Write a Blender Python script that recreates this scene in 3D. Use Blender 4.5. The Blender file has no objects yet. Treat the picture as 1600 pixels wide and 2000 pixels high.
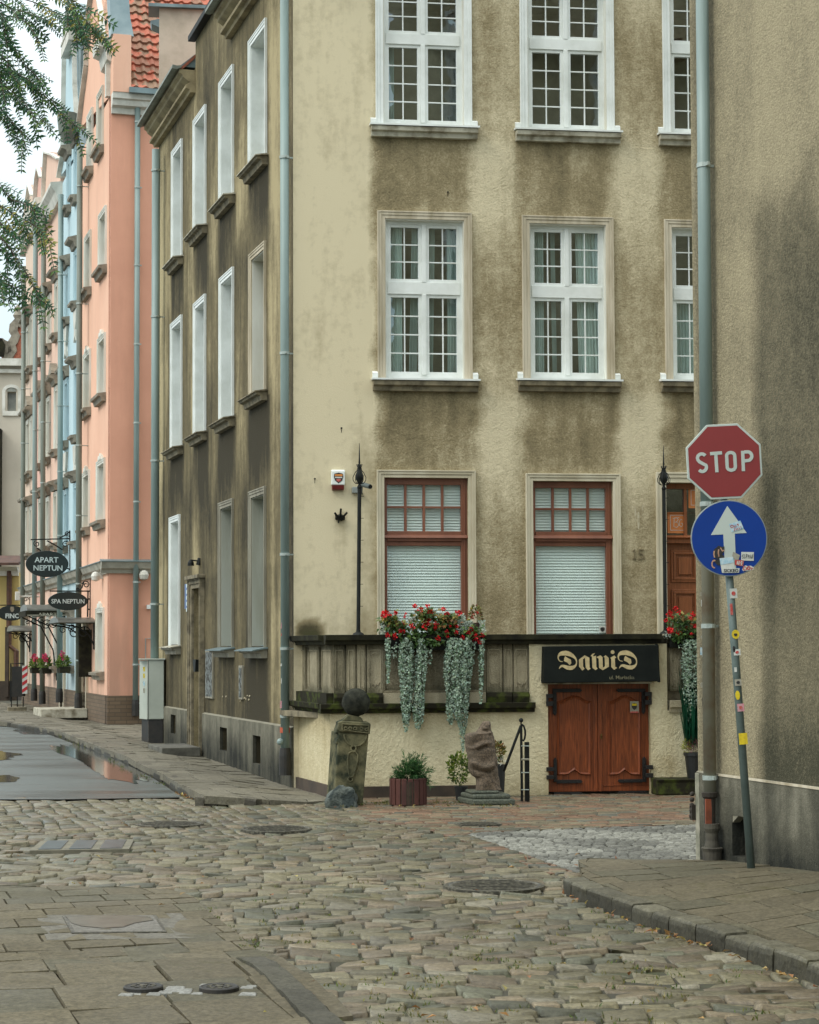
import bpy, math, random
from mathutils import Vector, Matrix, noise
random.seed(7)
R = math.radians
C = bpy.context.scene.collection
# ------------------------------------------------------------------ camera
F, PX, PY, CAMZ = 3800.0, 800.0, 1079.0, 1.8
PITCH, ROLL = math.atan(189.0/F), 0.0042
_fw = Vector((0, math.cos(PITCH), math.sin(PITCH)))
_r0 = Vector((1, 0, 0)); _u0 = Vector((0, -math.sin(PITCH), math.cos(PITCH)))
_rt = _r0*math.cos(ROLL) - _u0*math.sin(ROLL)
_up = _r0*math.sin(ROLL) + _u0*math.cos(ROLL)
EYE = Vector((0, 0, CAMZ))
cd = bpy.data.cameras.new('camera'); cam = bpy.data.objects.new('camera', cd); C.objects.link(cam)
m = Matrix.Identity(4)
for i in range(3):
    m[i][0] = _rt[i]; m[i][1] = _up[i]; m[i][2] = -_fw[i]; m[i][3] = EYE[i]
cam.matrix_world = m
cd.sensor_fit = 'HORIZONTAL'; cd.sensor_width = 36.0; cd.lens = 36.0*F/1600.0
cd.shift_y = (PY-1000.0)/1600.0; cd.clip_end = 600.0; cd.clip_start = 0.1
bpy.context.scene.camera = cam
# ------------------------------------------------------------------ world: overcast daylight
w = bpy.data.worlds.new("World"); bpy.context.scene.world = w; w.use_nodes = True
nt = w.node_tree; nt.nodes.clear()
out = nt.nodes.new('ShaderNodeOutputWorld'); bg = nt.nodes.new('ShaderNodeBackground')
sky = nt.nodes.new('ShaderNodeTexSky'); sky.sky_type = 'NISHITA'; sky.sun_disc = False
SUN_EL, SUN_AZ = R(46), math.atan2(-.74, -.42)      # azimuth measured from +Y towards +X
sky.sun_elevation = SUN_EL; sky.sun_rotation = SUN_AZ
tc = nt.nodes.new('ShaderNodeTexCoord'); sx = nt.nodes.new('ShaderNodeSeparateXYZ')
mr = nt.nodes.new('ShaderNodeMapRange'); mr.inputs[1].default_value = 0.0; mr.inputs[2].default_value = 0.9
mr.inputs[3].default_value = 0.0; mr.inputs[4].default_value = 1.0
cl = nt.nodes.new('ShaderNodeMix'); cl.data_type = 'RGBA'
cl.inputs[6].default_value = (4.7, 6.0, 6.5, 1); cl.inputs[7].default_value = (19.5, 20.3, 20.3, 1)
nz = nt.nodes.new('ShaderNodeTexNoise'); nz.inputs['Scale'].default_value = 2.2; nz.inputs['Detail'].default_value = 5
nm = nt.nodes.new('ShaderNodeMapRange'); nm.inputs[3].default_value = .86; nm.inputs[4].default_value = 1.14
mul = nt.nodes.new('ShaderNodeMix'); mul.data_type = 'RGBA'; mul.blend_type = 'MULTIPLY'; mul.inputs[0].default_value = 1
mx = nt.nodes.new('ShaderNodeMix'); mx.data_type = 'RGBA'; mx.inputs[0].default_value = 0.9
L = nt.links.new
L(tc.outputs['Generated'], sx.inputs[0]); L(sx.outputs['Z'], mr.inputs[0]); L(mr.outputs[0], cl.inputs[0])
L(tc.outputs['Generated'], nz.inputs['Vector']); L(nz.outputs['Fac'], nm.inputs[0])
L(cl.outputs[2], mul.inputs[6]); L(nm.outputs[0], mul.inputs[7])
L(sky.outputs[0], mx.inputs[6]); L(mul.outputs[2], mx.inputs[7]); L(mx.outputs[2], bg.inputs[0])
bg.inputs[1].default_value = 0.1
L(bg.outputs[0], out.inputs[0])
# ------------------------------------------------------------------ sun (veiled)
sd = bpy.data.lights.new('sun', 'SUN'); sd.energy = 1.3; sd.angle = R(24); sd.color = (1, .96, .88)
so = bpy.data.objects.new('sun', sd); C.objects.link(so)
sv = Vector((math.sin(SUN_AZ)*math.cos(SUN_EL), math.cos(SUN_AZ)*math.cos(SUN_EL), math.sin(SUN_EL)))
so.rotation_euler = sv.to_track_quat('Z', 'Y').to_euler(); so.location = (0, 0, 60)
vs = bpy.context.scene.view_settings
vs.view_transform = 'Standard'; vs.look = 'None'; vs.exposure = 0.34; vs.gamma = 1.0

# ================================================================== helpers
def ray(px, py):
    return (_rt*((px-PX)/F) + _up*((PY-py)/F) + _fw)
def project(p):
    d = Vector(p)-EYE; z = d.dot(_fw)
    return (PX + F*d.dot(_rt)/z, PY - F*d.dot(_up)/z)
def at_depth(px, py, Y):
    d = ray(px, py); return EYE + d*(Y/d.y)
def lerp(a, b, t): return a+(b-a)*t
def sst(a, b, x):
    t = max(0, min(1, (x-a)/(b-a))); return t*t*(3-2*t)
def N(x, y=0, z=0): return noise.noise(Vector((x, y, z)))
Y_UP0, Y_UP1 = 25.0, 35.0
def gz(x, y):                                        # road level: the side street climbs a little
    s = max(0.0, min(y, Y_UP1)-Y_UP0)*0.0145
    return s*sst(0.5, -1.2, x)
def on_ground(px, py, dz=0.0):
    d = ray(px, py); t = (dz-CAMZ)/d.z; p = EYE+d*t
    for _ in range(12):
        t = (gz(p.x, p.y)+dz-CAMZ)/d.z; p = EYE+d*t
    return p
class Frame:
    """a vertical plane: x along it, y into it (away from the street), z up; origin O"""
    def __init__(s, O, ux):
        s.O = Vector(O); s.ux = Vector((ux[0], ux[1], 0)).normalized()
        s.uy = Vector((-s.ux.y, s.ux.x, 0))
        s.M = Matrix(((s.ux.x, s.uy.x, 0, s.O.x), (s.ux.y, s.uy.y, 0, s.O.y), (0, 0, 1, s.O.z), (0, 0, 0, 1)))
    def hit(s, px, py, off=0.0):                     # local x, local z on the plane y = off
        d = ray(px, py); n = s.uy; P = s.O + n*off
        t = (P-EYE).dot(n)/d.dot(n); p = EYE+d*t
        return ((p-s.O).dot(s.ux), p.z-s.O.z)
    def w(s, x, y, z): return s.O + s.ux*x + s.uy*y + Vector((0, 0, z))
I4 = Matrix.Identity(4)
class MB:
    def __init__(s, M=I4): s.M = M.M if isinstance(M, Frame) else M; s.v = []; s.f = []; s.c = []
    def P(s, p, c=None): s.v.append(s.M @ Vector(p)); s.c.append(c); return len(s.v)-1
    def face(s, pts, c=None): s.f.append([s.P(p, c) for p in pts])
    def box(s, x0, x1, y0, y1, z0, z1, c=None):
        i = [s.P((x, y, z), c) for z in (z0, z1) for x, y in ((x0, y0), (x1, y0), (x1, y1), (x0, y1))]
        for q in ((3,2,1,0), (4,5,6,7), (0,1,5,4), (1,2,6,5), (2,3,7,6), (3,0,4,7)): s.f.append([i[k] for k in q])
    def prism(s, pts, y0, y1, c=None):               # outline in xz, y0 front, y1 back
        a = [s.P((x, y0, z), c) for x, z in pts]; b = [s.P((x, y1, z), c) for x, z in pts]
        n = len(pts); s.f.append(a); s.f.append(b[::-1])
        for k in range(n): s.f.append([a[k], b[k], b[(k+1)%n], a[(k+1)%n]])
    def prism_z(s, pts, z0, z1, c=None):             # outline in xy
        a = [s.P((x, y, z0), c) for x, y in pts]; b = [s.P((x, y, z1), c) for x, y in pts]
        n = len(pts); s.f.append(a[::-1]); s.f.append(b)
        for k in range(n): s.f.append([a[k], a[(k+1)%n], b[(k+1)%n], b[k]])
    def prism_x(s, pts, x0, x1, c=None):             # profile in yz extruded along x
        a = [s.P((x0, y, z), c) for y, z in pts]; b = [s.P((x1, y, z), c) for y, z in pts]
        n = len(pts); s.f.append(a); s.f.append(b[::-1])
        for k in range(n): s.f.append([a[k], b[k], b[(k+1)%n], a[(k+1)%n]])
    def tube(s, pts, r, n=10, cap=True, c=None):
        pts = [Vector(p) for p in pts]; rings = []
        prev = None
        for k, p in enumerate(pts):
            t = (pts[min(k+1, len(pts)-1)]-pts[max(k-1, 0)]).normalized()
            if prev is None:
                a = t.cross(Vector((0, 0, 1)) if abs(t.z) < .9 else Vector((1, 0, 0))).normalized()
            else:
                a = (prev-t*prev.dot(t)).normalized()
            prev = a; b = t.cross(a)
            rr = r[k] if isinstance(r, (list, tuple)) else r
            rings.append([s.P(p+(a*math.cos(2*math.pi*j/n)+b*math.sin(2*math.pi*j/n))*rr, c) for j in range(n)])
        for k in range(len(rings)-1):
            for j in range(n): s.f.append([rings[k][j], rings[k][(j+1)%n], rings[k+1][(j+1)%n], rings[k+1][j]])
        if cap: s.f.append(rings[0][::-1]); s.f.append(rings[-1])
    def lathe(s, prof, cx, cy, n=16, ax=None, c=None, z0=0):   # prof: (r, z)
        rings = []
        for r, z in prof:
            ox, oy = (ax[0]*z, ax[1]*z) if ax else (0, 0)
            rings.append([s.P((cx+ox+r*math.cos(2*math.pi*j/n), cy+oy+r*math.sin(2*math.pi*j/n), z+z0), c) for j in range(n)])
        for k in range(len(rings)-1):
            for j in range(n): s.f.append([rings[k][j], rings[k][(j+1)%n], rings[k+1][(j+1)%n], rings[k+1][j]])
        s.f.append(rings[0][::-1]); s.f.append(rings[-1])
    def ball(s, c0, r, n=12, sc=(1, 1, 1), nf=0.0, ns=3.0, c=None):
        rings = []; c0 = Vector(c0)
        for i in range(1, n):
            th = math.pi*i/n; rg = []
            for j in range(2*n):
                ph = math.pi*j/n
                d = Vector((math.sin(th)*math.cos(ph), math.sin(th)*math.sin(ph), math.cos(th)))
                k = r*(1+nf*noise.noise(d*ns+c0*3))
                rg.append(s.P(c0+Vector((d.x*sc[0], d.y*sc[1], d.z*sc[2]))*k, c))
            rings.append(rg)
        a = s.P(c0+Vector((0, 0, r*sc[2])), c); b = s.P(c0-Vector((0, 0, r*sc[2])), c); mm = 2*n
        for k in range(len(rings)-1):
            for j in range(mm): s.f.append([rings[k][j], rings[k+1][j], rings[k+1][(j+1)%mm], rings[k][(j+1)%mm]])
        for j in range(mm): s.f.append([a, rings[0][j], rings[0][(j+1)%mm]]); s.f.append([b, rings[-1][(j+1)%mm], rings[-1][j]])
    def ribbon(s, pts, wd, y0, y1, c=None):          # stroke in the xz plane with thickness
        P = [Vector(p) for p in pts]; n = len(P); Lf = []; Rt = []
        for k in range(n):
            if k == 0: t = P[1]-P[0]
            elif k == n-1: t = P[-1]-P[-2]
            else: t = (P[k+1]-P[k]).normalized()+(P[k]-P[k-1]).normalized()
            t.normalize(); nn = Vector((-t.y, t.x))
            ww = wd[k] if isinstance(wd, (list, tuple)) else wd
            Lf.append(P[k]+nn*ww/2); Rt.append(P[k]-nn*ww/2)
        for k in range(n-1):
            s.prism([Lf[k], Lf[k+1], Rt[k+1], Rt[k]], y0, y1, c)
    def build(s, name, mat, parent=None, smooth=False, bevel=0.0, root=None):
        me = bpy.data.meshes.new(name); o = bpy.data.objects.new(name, me); C.objects.link(o)
        off = Vector((0, 0, 0))
        if parent is not None:
            rt = parent
            while rt.parent: rt = rt.parent
            off = Vector(rt.location); o.parent = parent
        elif root is not None:
            off = Vector(root); o.location = off
        me.from_pydata([tuple(v-off) for v in s.v], [], s.f)
        if any(c is not None for c in s.c):
            ca = me.color_attributes.new('col', 'FLOAT_COLOR', 'POINT')
            buf = []
            for c in s.c: buf.extend((c[0], c[1], c[2], 1.0) if c is not None else (1, 1, 1, 1))
            ca.data.foreach_set('color', buf)
        me.materials.append(mat)
        if smooth: me.polygons.foreach_set('use_smooth', [True]*len(me.polygons))
        if bevel:
            b = o.modifiers.new('bevel', 'BEVEL'); b.width = bevel; b.segments = 2; b.limit_method = 'ANGLE'
            b.angle_limit = R(40); b.use_clamp_overlap = True
        me.update()
        return o
def empty(name, loc, label, cat, group=None, kind=None):
    o = bpy.data.objects.new(name, None); C.objects.link(o); o.location = Vector(loc); o.empty_display_size = .2
    return tag(o, label, cat, group, kind)
def tag(o, label=None, cat=None, group=None, kind=None):
    if label: o['label'] = label
    if cat: o['category'] = cat
    if group: o['group'] = group
    if kind: o['kind'] = kind
    return o
def text_mb(mb, txt, cx, cz, h, width, y, th, bold=0.0, c=None):
    """text centred at cx, cz in mb's frame, cap height h, fitted to width"""
    cu = bpy.data.curves.new('tmp', 'FONT'); cu.body = txt; cu.size = 1; cu.offset = bold; cu.resolution_u = 3
    o = bpy.data.objects.new('tmp', cu); C.objects.link(o)
    bpy.context.view_layer.update()
    me = bpy.data.meshes.new_from_object(o.evaluated_get(bpy.context.evaluated_depsgraph_get()))
    xs = [v.co.x for v in me.vertices]; ys = [v.co.y for v in me.vertices]
    x0, x1, z0, z1 = min(xs), max(xs), min(ys), max(ys)
    base = len(mb.v)
    for v in me.vertices:
        mb.P((cx+((v.co.x-x0)/(x1-x0)-.5)*width, y, cz+((v.co.y-z0)/(z1-z0)-.5)*h), c)
    for p in me.polygons: mb.f.append([base+k for k in p.vertices])
    n = len(me.vertices)
    if th:
        for v in me.vertices: mb.P((cx+((v.co.x-x0)/(x1-x0)-.5)*width, y+th, cz+((v.co.y-z0)/(z1-z0)-.5)*h), c)
        cnt = {}
        for p in me.polygons:
            vv = list(p.vertices)
            for a, b in zip(vv, vv[1:]+vv[:1]): cnt[(a, b)] = 1
        for (a, b) in cnt:
            if (b, a) not in cnt: mb.f.append([base+a, base+n+a, base+n+b, base+b])
    bpy.data.objects.remove(o); bpy.data.meshes.remove(me); bpy.data.curves.remove(cu)

# ------------------------------------------------------------------ materials
def lin(v): v /= 255.0; return v/12.92 if v <= .04045 else ((v+.055)/1.055)**2.4
def S(r, g, b, k=1.0): return (lin(r)*k, lin(g)*k, lin(b)*k, 1)
class NT:
    def __init__(s, name):
        s.m = bpy.data.materials.new(name); s.m.use_nodes = True; s.t = s.m.node_tree; s.t.nodes.clear()
        s.out = s.n('ShaderNodeOutputMaterial'); s.b = s.n('ShaderNodeBsdfPrincipled'); s.l(s.b.outputs[0], s.out.inputs[0])
        s.geo = s.n('ShaderNodeNewGeometry').outputs['Position']
    def n(s, t, **k):
        x = s.t.nodes.new(t)
        for a, b in k.items(): setattr(x, a, b)
        return x
    def l(s, a, b): s.t.links.new(a, b)
    def noise(s, scale, detail=4, rough=.55, vec=None, stretch=None, dist=0.0):
        q = s.n('ShaderNodeTexNoise'); q.inputs['Scale'].default_value = scale; q.inputs['Detail'].default_value = detail
        q.inputs['Roughness'].default_value = rough; q.inputs['Distortion'].default_value = dist
        v = vec or s.geo
        if stretch:
            mp = s.n('ShaderNodeMapping'); mp.inputs['Scale'].default_value = stretch; s.l(v, mp.inputs[0]); v = mp.outputs[0]
        s.l(v, q.inputs['Vector']); return q.outputs['Fac']
    def ramp(s, fac, a, b, lo=0.0, hi=1.0):
        q = s.n('ShaderNodeMapRange'); q.inputs[1].default_value = a; q.inputs[2].default_value = b
        q.inputs[3].default_value = lo; q.inputs[4].default_value = hi; s.l(fac, q.inputs[0]); return q.outputs[0]
    def mix(s, fac, a, b, mode='MIX'):
        q = s.n('ShaderNodeMix', data_type='RGBA', blend_type=mode)
        for i, v in ((0, fac), (6, a), (7, b)):
            if isinstance(v, (float, int)): q.inputs[i].default_value = v if i == 0 else (v, v, v, 1)
            elif isinstance(v, tuple): q.inputs[i].default_value = v
            else: s.l(v, q.inputs[i])
        return q.outputs[2]
    def math(s, op, a, b=0.0):
        q = s.n('ShaderNodeMath', operation=op)
        for i, v in ((0, a), (1, b)):
            if isinstance(v, (float, int)): q.inputs[i].default_value = v
            else: s.l(v, q.inputs[i])
        return q.outputs[0]
    def attr(s):
        a = s.n('ShaderNodeAttribute', attribute_name='col'); sp = s.n('ShaderNodeSeparateColor'); s.l(a.outputs['Color'], sp.inputs[0])
        return a.outputs['Color'], sp.outputs[0], sp.outputs[1], sp.outputs[2]
    def bump(s, h, strength, dist=.01, prev=None):
        q = s.n('ShaderNodeBump'); q.inputs['Strength'].default_value = strength; q.inputs['Distance'].default_value = dist
        s.l(h, q.inputs['Height'])
        if prev: s.l(prev, q.inputs['Normal'])
        s.l(q.outputs[0], s.b.inputs['Normal']); return q.outputs[0]
    def done(s, col=None, rough=.8, metal=0.0, spec=None):
        if col is not None:
            if isinstance(col, tuple): s.b.inputs['Base Color'].default_value = col
            else: s.l(col, s.b.inputs['Base Color'])
        if isinstance(rough, (float, int)): s.b.inputs['Roughness'].default_value = rough
        else: s.l(rough, s.b.inputs['Roughness'])
        s.b.inputs['Metallic'].default_value = metal
        if spec is not None: s.b.inputs['Specular IOR Level'].default_value = spec
        return s.m
_mc = {}
def pm(name, c1, c2=None, scale=6, rough=.7, bump=.15, bs=70, bd=.004, metal=0.0, stretch=None, lo=.4, hi=.65, vary=False, spec=None, detail=6):
    if name in _mc: return _mc[name]
    t = NT(name)
    f = t.ramp(t.noise(scale, detail, .6, stretch=stretch), lo, hi)
    col = t.mix(f, c1, c2 or tuple(x*.72 for x in c1[:3])+(1,))
    if vary: col = t.mix(1.0, col, t.attr()[0], 'MULTIPLY')
    if bump: t.bump(t.noise(bs, 4, .6, stretch=stretch), bump, bd)
    _mc[name] = t.done(col, rough, metal, spec); return _mc[name]

def plaster(name, clean, mid, dark, smooth_bump=.25, rough_bump=.7, bscale=38, streaky=0.35, swirl=0.0, grain=.75):
    """col.r = how dark, from dirt and painted shade, col.g = how rough the render is (0 smooth coat, 1 coarse)"""
    t = NT(name); _, r, g, b = t.attr()
    big = t.noise(1.3, 6, .6); st = t.noise(5, 5, .6, stretch=(1, 1, .16)); fine = t.noise(42, 4, .7); med = t.noise(9, 5, .65)
    d = t.math('ADD', r, t.math('MULTIPLY', t.math('SUBTRACT', big, .5), .55))
    d = t.math('ADD', d, t.math('MULTIPLY', t.math('SUBTRACT', st, .5), streaky))
    d = t.math('ADD', d, t.math('MULTIPLY', t.math('SUBTRACT', med, .5), .5))
    d = t.math('ADD', d, t.math('MULTIPLY', t.math('MULTIPLY', t.math('SUBTRACT', fine, .5), g), grain))
    c1 = t.mix(t.ramp(d, .0, .5), clean, mid); c2 = t.mix(t.ramp(d, .5, 1.0), c1, dark)
    c3 = t.mix(t.ramp(b, .0, 1.0), c2, S(66, 74, 40))       # algae where b is set
    hgt = t.noise(bscale, 5, .65, dist=1.2 if swirl else .2)
    h2 = t.noise(120, 3, .6)
    hh = t.math('ADD', t.math('MULTIPLY', hgt, t.math('ADD', t.math('MULTIPLY', g, rough_bump), smooth_bump)), t.math('MULTIPLY', h2, .18))
    if swirl:
        sw = t.noise(6, 3, .5, dist=3.5); hh = t.math('ADD', hh, t.math('MULTIPLY', t.math('MULTIPLY', sw, swirl), g))
    t.bump(hh, .9, .022)
    return t.done(c3, .92, 0, .2)

M = {}
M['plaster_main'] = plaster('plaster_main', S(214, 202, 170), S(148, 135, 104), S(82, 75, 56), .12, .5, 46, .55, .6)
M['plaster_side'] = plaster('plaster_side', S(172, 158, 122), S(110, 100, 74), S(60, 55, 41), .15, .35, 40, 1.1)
M['plaster_right'] = plaster('plaster_right', S(168, 157, 128), S(124, 116, 94), S(74, 72, 58), .2, .8, 50, .3, grain=1.2)
M['plaster_cream'] = plaster('plaster_cream', S(216, 206, 172), S(186, 172, 136), S(92, 84, 64), .9, .5, 22, .5)
M['plinth_grey'] = plaster('plinth_grey', S(134, 130, 114), S(88, 86, 74), S(40, 41, 36), .3, .3, 50, 1.1)
M['plinth_brown'] = pm('plinth_brown', S(72, 60, 48), S(52, 44, 36), 4, .8, .3, 30)
M['white'] = pm('white_frame', S(228, 232, 228), S(212, 216, 210), 3, .35, .05, 60)
M['white_reveal'] = pm('white_reveal', S(222, 222, 212), S(198, 194, 178), 2.5, .6, .15, 40, stretch=(1, 1, .2))
M['cream_trim'] = pm('cream_trim', S(206, 198, 174), S(182, 172, 146), 3, .75, .25, 60, stretch=(1, 1, .3))
M['stone_trim'] = pm('stone_trim', S(200, 190, 168), S(160, 148, 122), 5, .85, .3, 60, stretch=(1, 1, .15))
M['grey_trim'] = pm('grey_trim', S(146, 142, 126), S(112, 107, 92), 5, .85, .3, 60, stretch=(1, 1, .2))
M['sill_dark'] = pm('sill_stone', S(136, 126, 102), S(88, 81, 64), 7, .85, .4, 50)
M['sill_light'] = pm('sill_light', S(186, 182, 164), S(118, 110, 90), 5, .8, .3, 50)
M['brown_frame'] = pm('brown_frame', S(128, 80, 58), S(108, 64, 46), 4, .45, .1, 80, stretch=(1, 1, .1))
M['blind'] = pm('blind', S(232, 240, 234), S(226, 234, 230), 2, .5, 0)
M['curtain'] = pm('curtain', S(226, 236, 232), S(172, 188, 186), 6, .9, .1, 60, stretch=(1, 1, .05))
M['room'] = pm('room', S(176, 166, 144), S(140, 132, 116), 1.5, .9, 0)
M['zinc'] = pm('zinc_pipe', S(132, 150, 146), S(112, 128, 124), 3, .5, .08, 40, metal=.08, stretch=(1, 1, .15))
M['zinc_dull'] = pm('zinc_dull', S(120, 128, 118), S(98, 102, 92), 4, .6, .12, 40, metal=.05, stretch=(1, 1, .15))
M['sheet'] = pm('sheet_metal', S(120, 138, 140), S(94, 110, 112), 2, .45, .1, 20, metal=.3)
M['clamp'] = pm('pipe_collar', S(176, 186, 180), S(146, 156, 150), 5, .5, 0, metal=.4)
M['black_iron'] = pm('black_iron', S(26, 29, 26), S(16, 18, 16), 12, .6, .2, 90, spec=.25)
M['black_foot'] = pm('black_pipe_foot', S(30, 30, 28), S(44, 40, 34), 8, .6, .2, 60)
M['rust_pipe'] = pm('old_pipe', S(132, 130, 114), S(112, 84, 58), 3.5, .65, .2, 60, lo=.5, hi=.75)
M['cast_iron'] = pm('cast_iron', S(48, 42, 34), S(84, 52, 34), 9, .75, .5, 60, lo=.55, hi=.75)
M['pipe_foot_stone'] = pm('pipe_foot', S(78, 74, 62), S(56, 52, 44), 8, .8, .4, 60)
M['dark_hole'] = pm('dark_hole', S(30, 29, 26), S(20, 20, 18), 3, .95, .1)
M['sand_dark'] = plaster('terrace_stone', S(176, 166, 140), S(122, 115, 94), S(50, 50, 40), .5, .5, 60, 1.15)
M['sand_side'] = M['sand_dark']
M['moss_stone'] = pm('moss_stone', S(40, 38, 28), S(70, 78, 34), 7, .9, .6, 50, lo=.48, hi=.66, spec=.15)
M['door_wood'] = None
M['hinge'] = pm('hinge_iron', S(22, 21, 20), S(14, 13, 12), 20, .6, .4, 60)
M['awning'] = pm('sign_cloth', S(22, 26, 23), S(14, 18, 16), 3, .8, .1, 60, spec=.12)
M['gold_letter'] = pm('sign_letter', S(176, 160, 118), S(150, 134, 98), 14, .6, 0)
M['faded_letter'] = pm('faded_letter', S(112, 106, 78), S(64, 64, 50), 18, .7, 0)
def wood(name, a, b, seed=0):
    t = NT(name)
    gr = t.noise(9, 7, .65, stretch=(6, 6, .45), dist=.6); f2 = t.noise(55, 3, .6, stretch=(1, 1, .03))
    col = t.mix(t.ramp(gr, .32, .68), a, b); col = t.mix(t.math('MULTIPLY', t.ramp(f2, .45, .7), .4), col, tuple(x*.5 for x in b[:3])+(1,))
    t.bump(f2, .25, .004); return t.done(col, .42, 0, .4)
M['door_wood'] = wood('door_wood', S(148, 78, 42), S(86, 42, 24))
M['door_wood2'] = wood('door_wood2', S(150, 92, 56), S(124, 72, 42))
def glass_mat(name, tint, refl=1.0):
    t = NT(name); t.t.nodes.remove(t.b)
    tr = t.n('ShaderNodeBsdfTransparent'); tr.inputs[0].default_value = tint
    gl = t.n('ShaderNodeBsdfGlossy'); gl.inputs['Roughness'].default_value = .015; gl.inputs[0].default_value = (.84, .95, 1, 1)
    fr = t.n('ShaderNodeLayerWeight'); fr.inputs[0].default_value = .5
    bp = t.n('ShaderNodeBump'); bp.inputs['Strength'].default_value = .14; bp.inputs['Distance'].default_value = .03
    t.l(t.noise(2.2, 2, .4), bp.inputs['Height']); t.l(bp.outputs[0], gl.inputs['Normal'])
    ms = t.n('ShaderNodeMixShader'); f = t.math('ADD', t.math('MULTIPLY', t.math('POWER', fr.outputs[1], 4.0), .9), .075*refl)
    t.l(f, ms.inputs[0]); t.l(tr.outputs[0], ms.inputs[1]); t.l(gl.outputs[0], ms.inputs[2]); t.l(ms.outputs[0], t.out.inputs[0])
    return t.m
M['glass'] = glass_mat('window_glass', (.84, .92, .90, 1), 2.3)
M['glass_clear'] = glass_mat('clear_glass', (.95, .99, .98, 1), .8)

def grid_wall(mb, x0, x1, z0, z1, openings, step, fn, reveal=.15, y=0.0, warp=0.0):
    """sheet with rectangular openings (x0,x1,z0,z1[,depth]) and their reveals; fn(x,z)->(r,g,b)"""
    xs = set(); zs = set()
    def sub(a, b, st, acc):
        n = max(1, int(math.ceil((b-a)/st)))
        for k in range(n+1): acc.add(round(a+(b-a)*k/n, 5))
    bx = sorted({round(v, 5) for v in [x0, x1]+[q for o in openings for q in o[:2]] if x0-1e-4 <= v <= x1+1e-4})
    bz = sorted({round(v, 5) for v in [z0, z1]+[q for o in openings for q in o[2:4]] if z0-1e-4 <= v <= z1+1e-4})
    for a, b in zip(bx, bx[1:]): sub(a, b, step, xs)
    for a, b in zip(bz, bz[1:]): sub(a, b, step, zs)
    xs = sorted(xs); zs = sorted(zs); idx = {}
    def V(i, k):
        if (i, k) not in idx:
            x, z = xs[i], zs[k]
            idx[(i, k)] = mb.P((x, y+(warp*N(x*.9, z*.9, 3) if warp else 0), z), fn(x, z))
        return idx[(i, k)]
    for i in range(len(xs)-1):
        for k in range(len(zs)-1):
            cx = (xs[i]+xs[i+1])/2; cz = (zs[k]+zs[k+1])/2
            if any(o[0] < cx < o[1] and o[2] < cz < o[3] for o in openings): continue
            mb.f.append([V(i, k), V(i+1, k), V(i+1, k+1), V(i, k+1)])
    for o in openings:
        d = o[4] if len(o) > 4 else reveal; a, b, c, e = o[:4]; col = fn(a, c)
        mb.face([(a, y, c), (a, y, e), (a, y+d, e), (a, y+d, c)], col); mb.face([(b, y, e), (b, y, c), (b, y+d, c), (b, y+d, e)], col)
        mb.face([(a, y, e), (b, y, e), (b, y+d, e), (a, y+d, e)], col); mb.face([(b, y, c), (a, y, c), (a, y+d, c), (b, y+d, c)], col)
def reveal_box(mb, x0, x1, z0, z1, y0, y1, t=.012):
    """thin lining of an opening"""
    mb.box(x0, x0+t, y0, y1, z0, z1); mb.box(x1-t, x1, y0, y1, z0, z1)
    mb.box(x0+t, x1-t, y0, y1, z1-t, z1)
def surround(mb, x0, x1, z0, z1, wd, pr, bottom=False):
    """stepped architrave round an opening: three fillets"""
    for k, (a, b, p) in enumerate(((0, .45, pr*.55), (.45, .8, pr*.8), (.8, 1.0, pr))):
        i, o = wd*a, wd*b
        zb = z0
        mb.box(x0-o, x0-i, -p, .0, zb, z1+o); mb.box(x1+i, x1+o, -p, .0, zb, z1+o)
        mb.box(x0-i, x1+i, -p, .0, z1+i, z1+o)

# ================================================================== main frames
_d = ray(-350, 1273); SD = Vector((_d.x, _d.y, 0)).normalized()          # away along the side street
MD = Vector((math.sin(R(82.3)), math.cos(R(82.3)), 0))
OC = on_ground(577, 1524, .11); OC.z = 0
FM = Frame(OC, MD); FS = Frame(OC, -SD)
OT = on_ground(645, 1559); OT.z = 0
FT = Frame(OT, MD)                                                       # terrace front
def hx(fr, px, py=1268, off=0): return fr.hit(px, py, off)[0]
def hz(fr, px, py, off=0): return fr.hit(px, py, off)[1]

# ================================================================== corner building
bld = empty('corner_building', OC, 'tall corner house in grimy beige render with white and rust brown windows behind a terrace', 'house')
TOPM = 12.4
def wrect(fr, a, b, t, bo, my=None):
    """pixel box -> local rect; vertical edges read at mid height, heads and sills at mid width"""
    my = my or (t+bo)/2; mxp = (a+b)/2
    return (hx(fr, a, my), hx(fr, b, my), hz(fr, mxp, bo), hz(fr, mxp, t))
rowA = [wrect(FM, 748.5, 906, -42, 247), wrect(FM, 1030, 1184, -32, 256), wrect(FM, 1308.5, 1462, -24, 265)]
rowB = [wrect(FM, 752.5, 907, 429, 741), wrect(FM, 1035, 1184.5, 438, 742), wrect(FM, 1313, 1461, 446, 744)]
rowC = [wrect(FM, 751, 915, 933.5, 1290), wrect(FM, 1042, 1198.5, 940, 1296)]
door = (hx(FM, 1302, 1100), hx(FM, 1462, 1100), .95, hz(FM, 1330, 943))
ops = [r+(.14,) for r in rowA+rowB] + [r+(.13,) for r in rowC] + [door+(.22,)]
xsm = hx(FM, 727, 600)
silA = rowA[0][2]-.08; silB = rowB[0][2]-.08
cols = [(rowB[k][0]-.12, rowB[k][1]+.14) for k in range(3)]
def a_near(x): return min((v for c_ in cols for v in c_), key=lambda v: abs(v-x))
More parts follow.
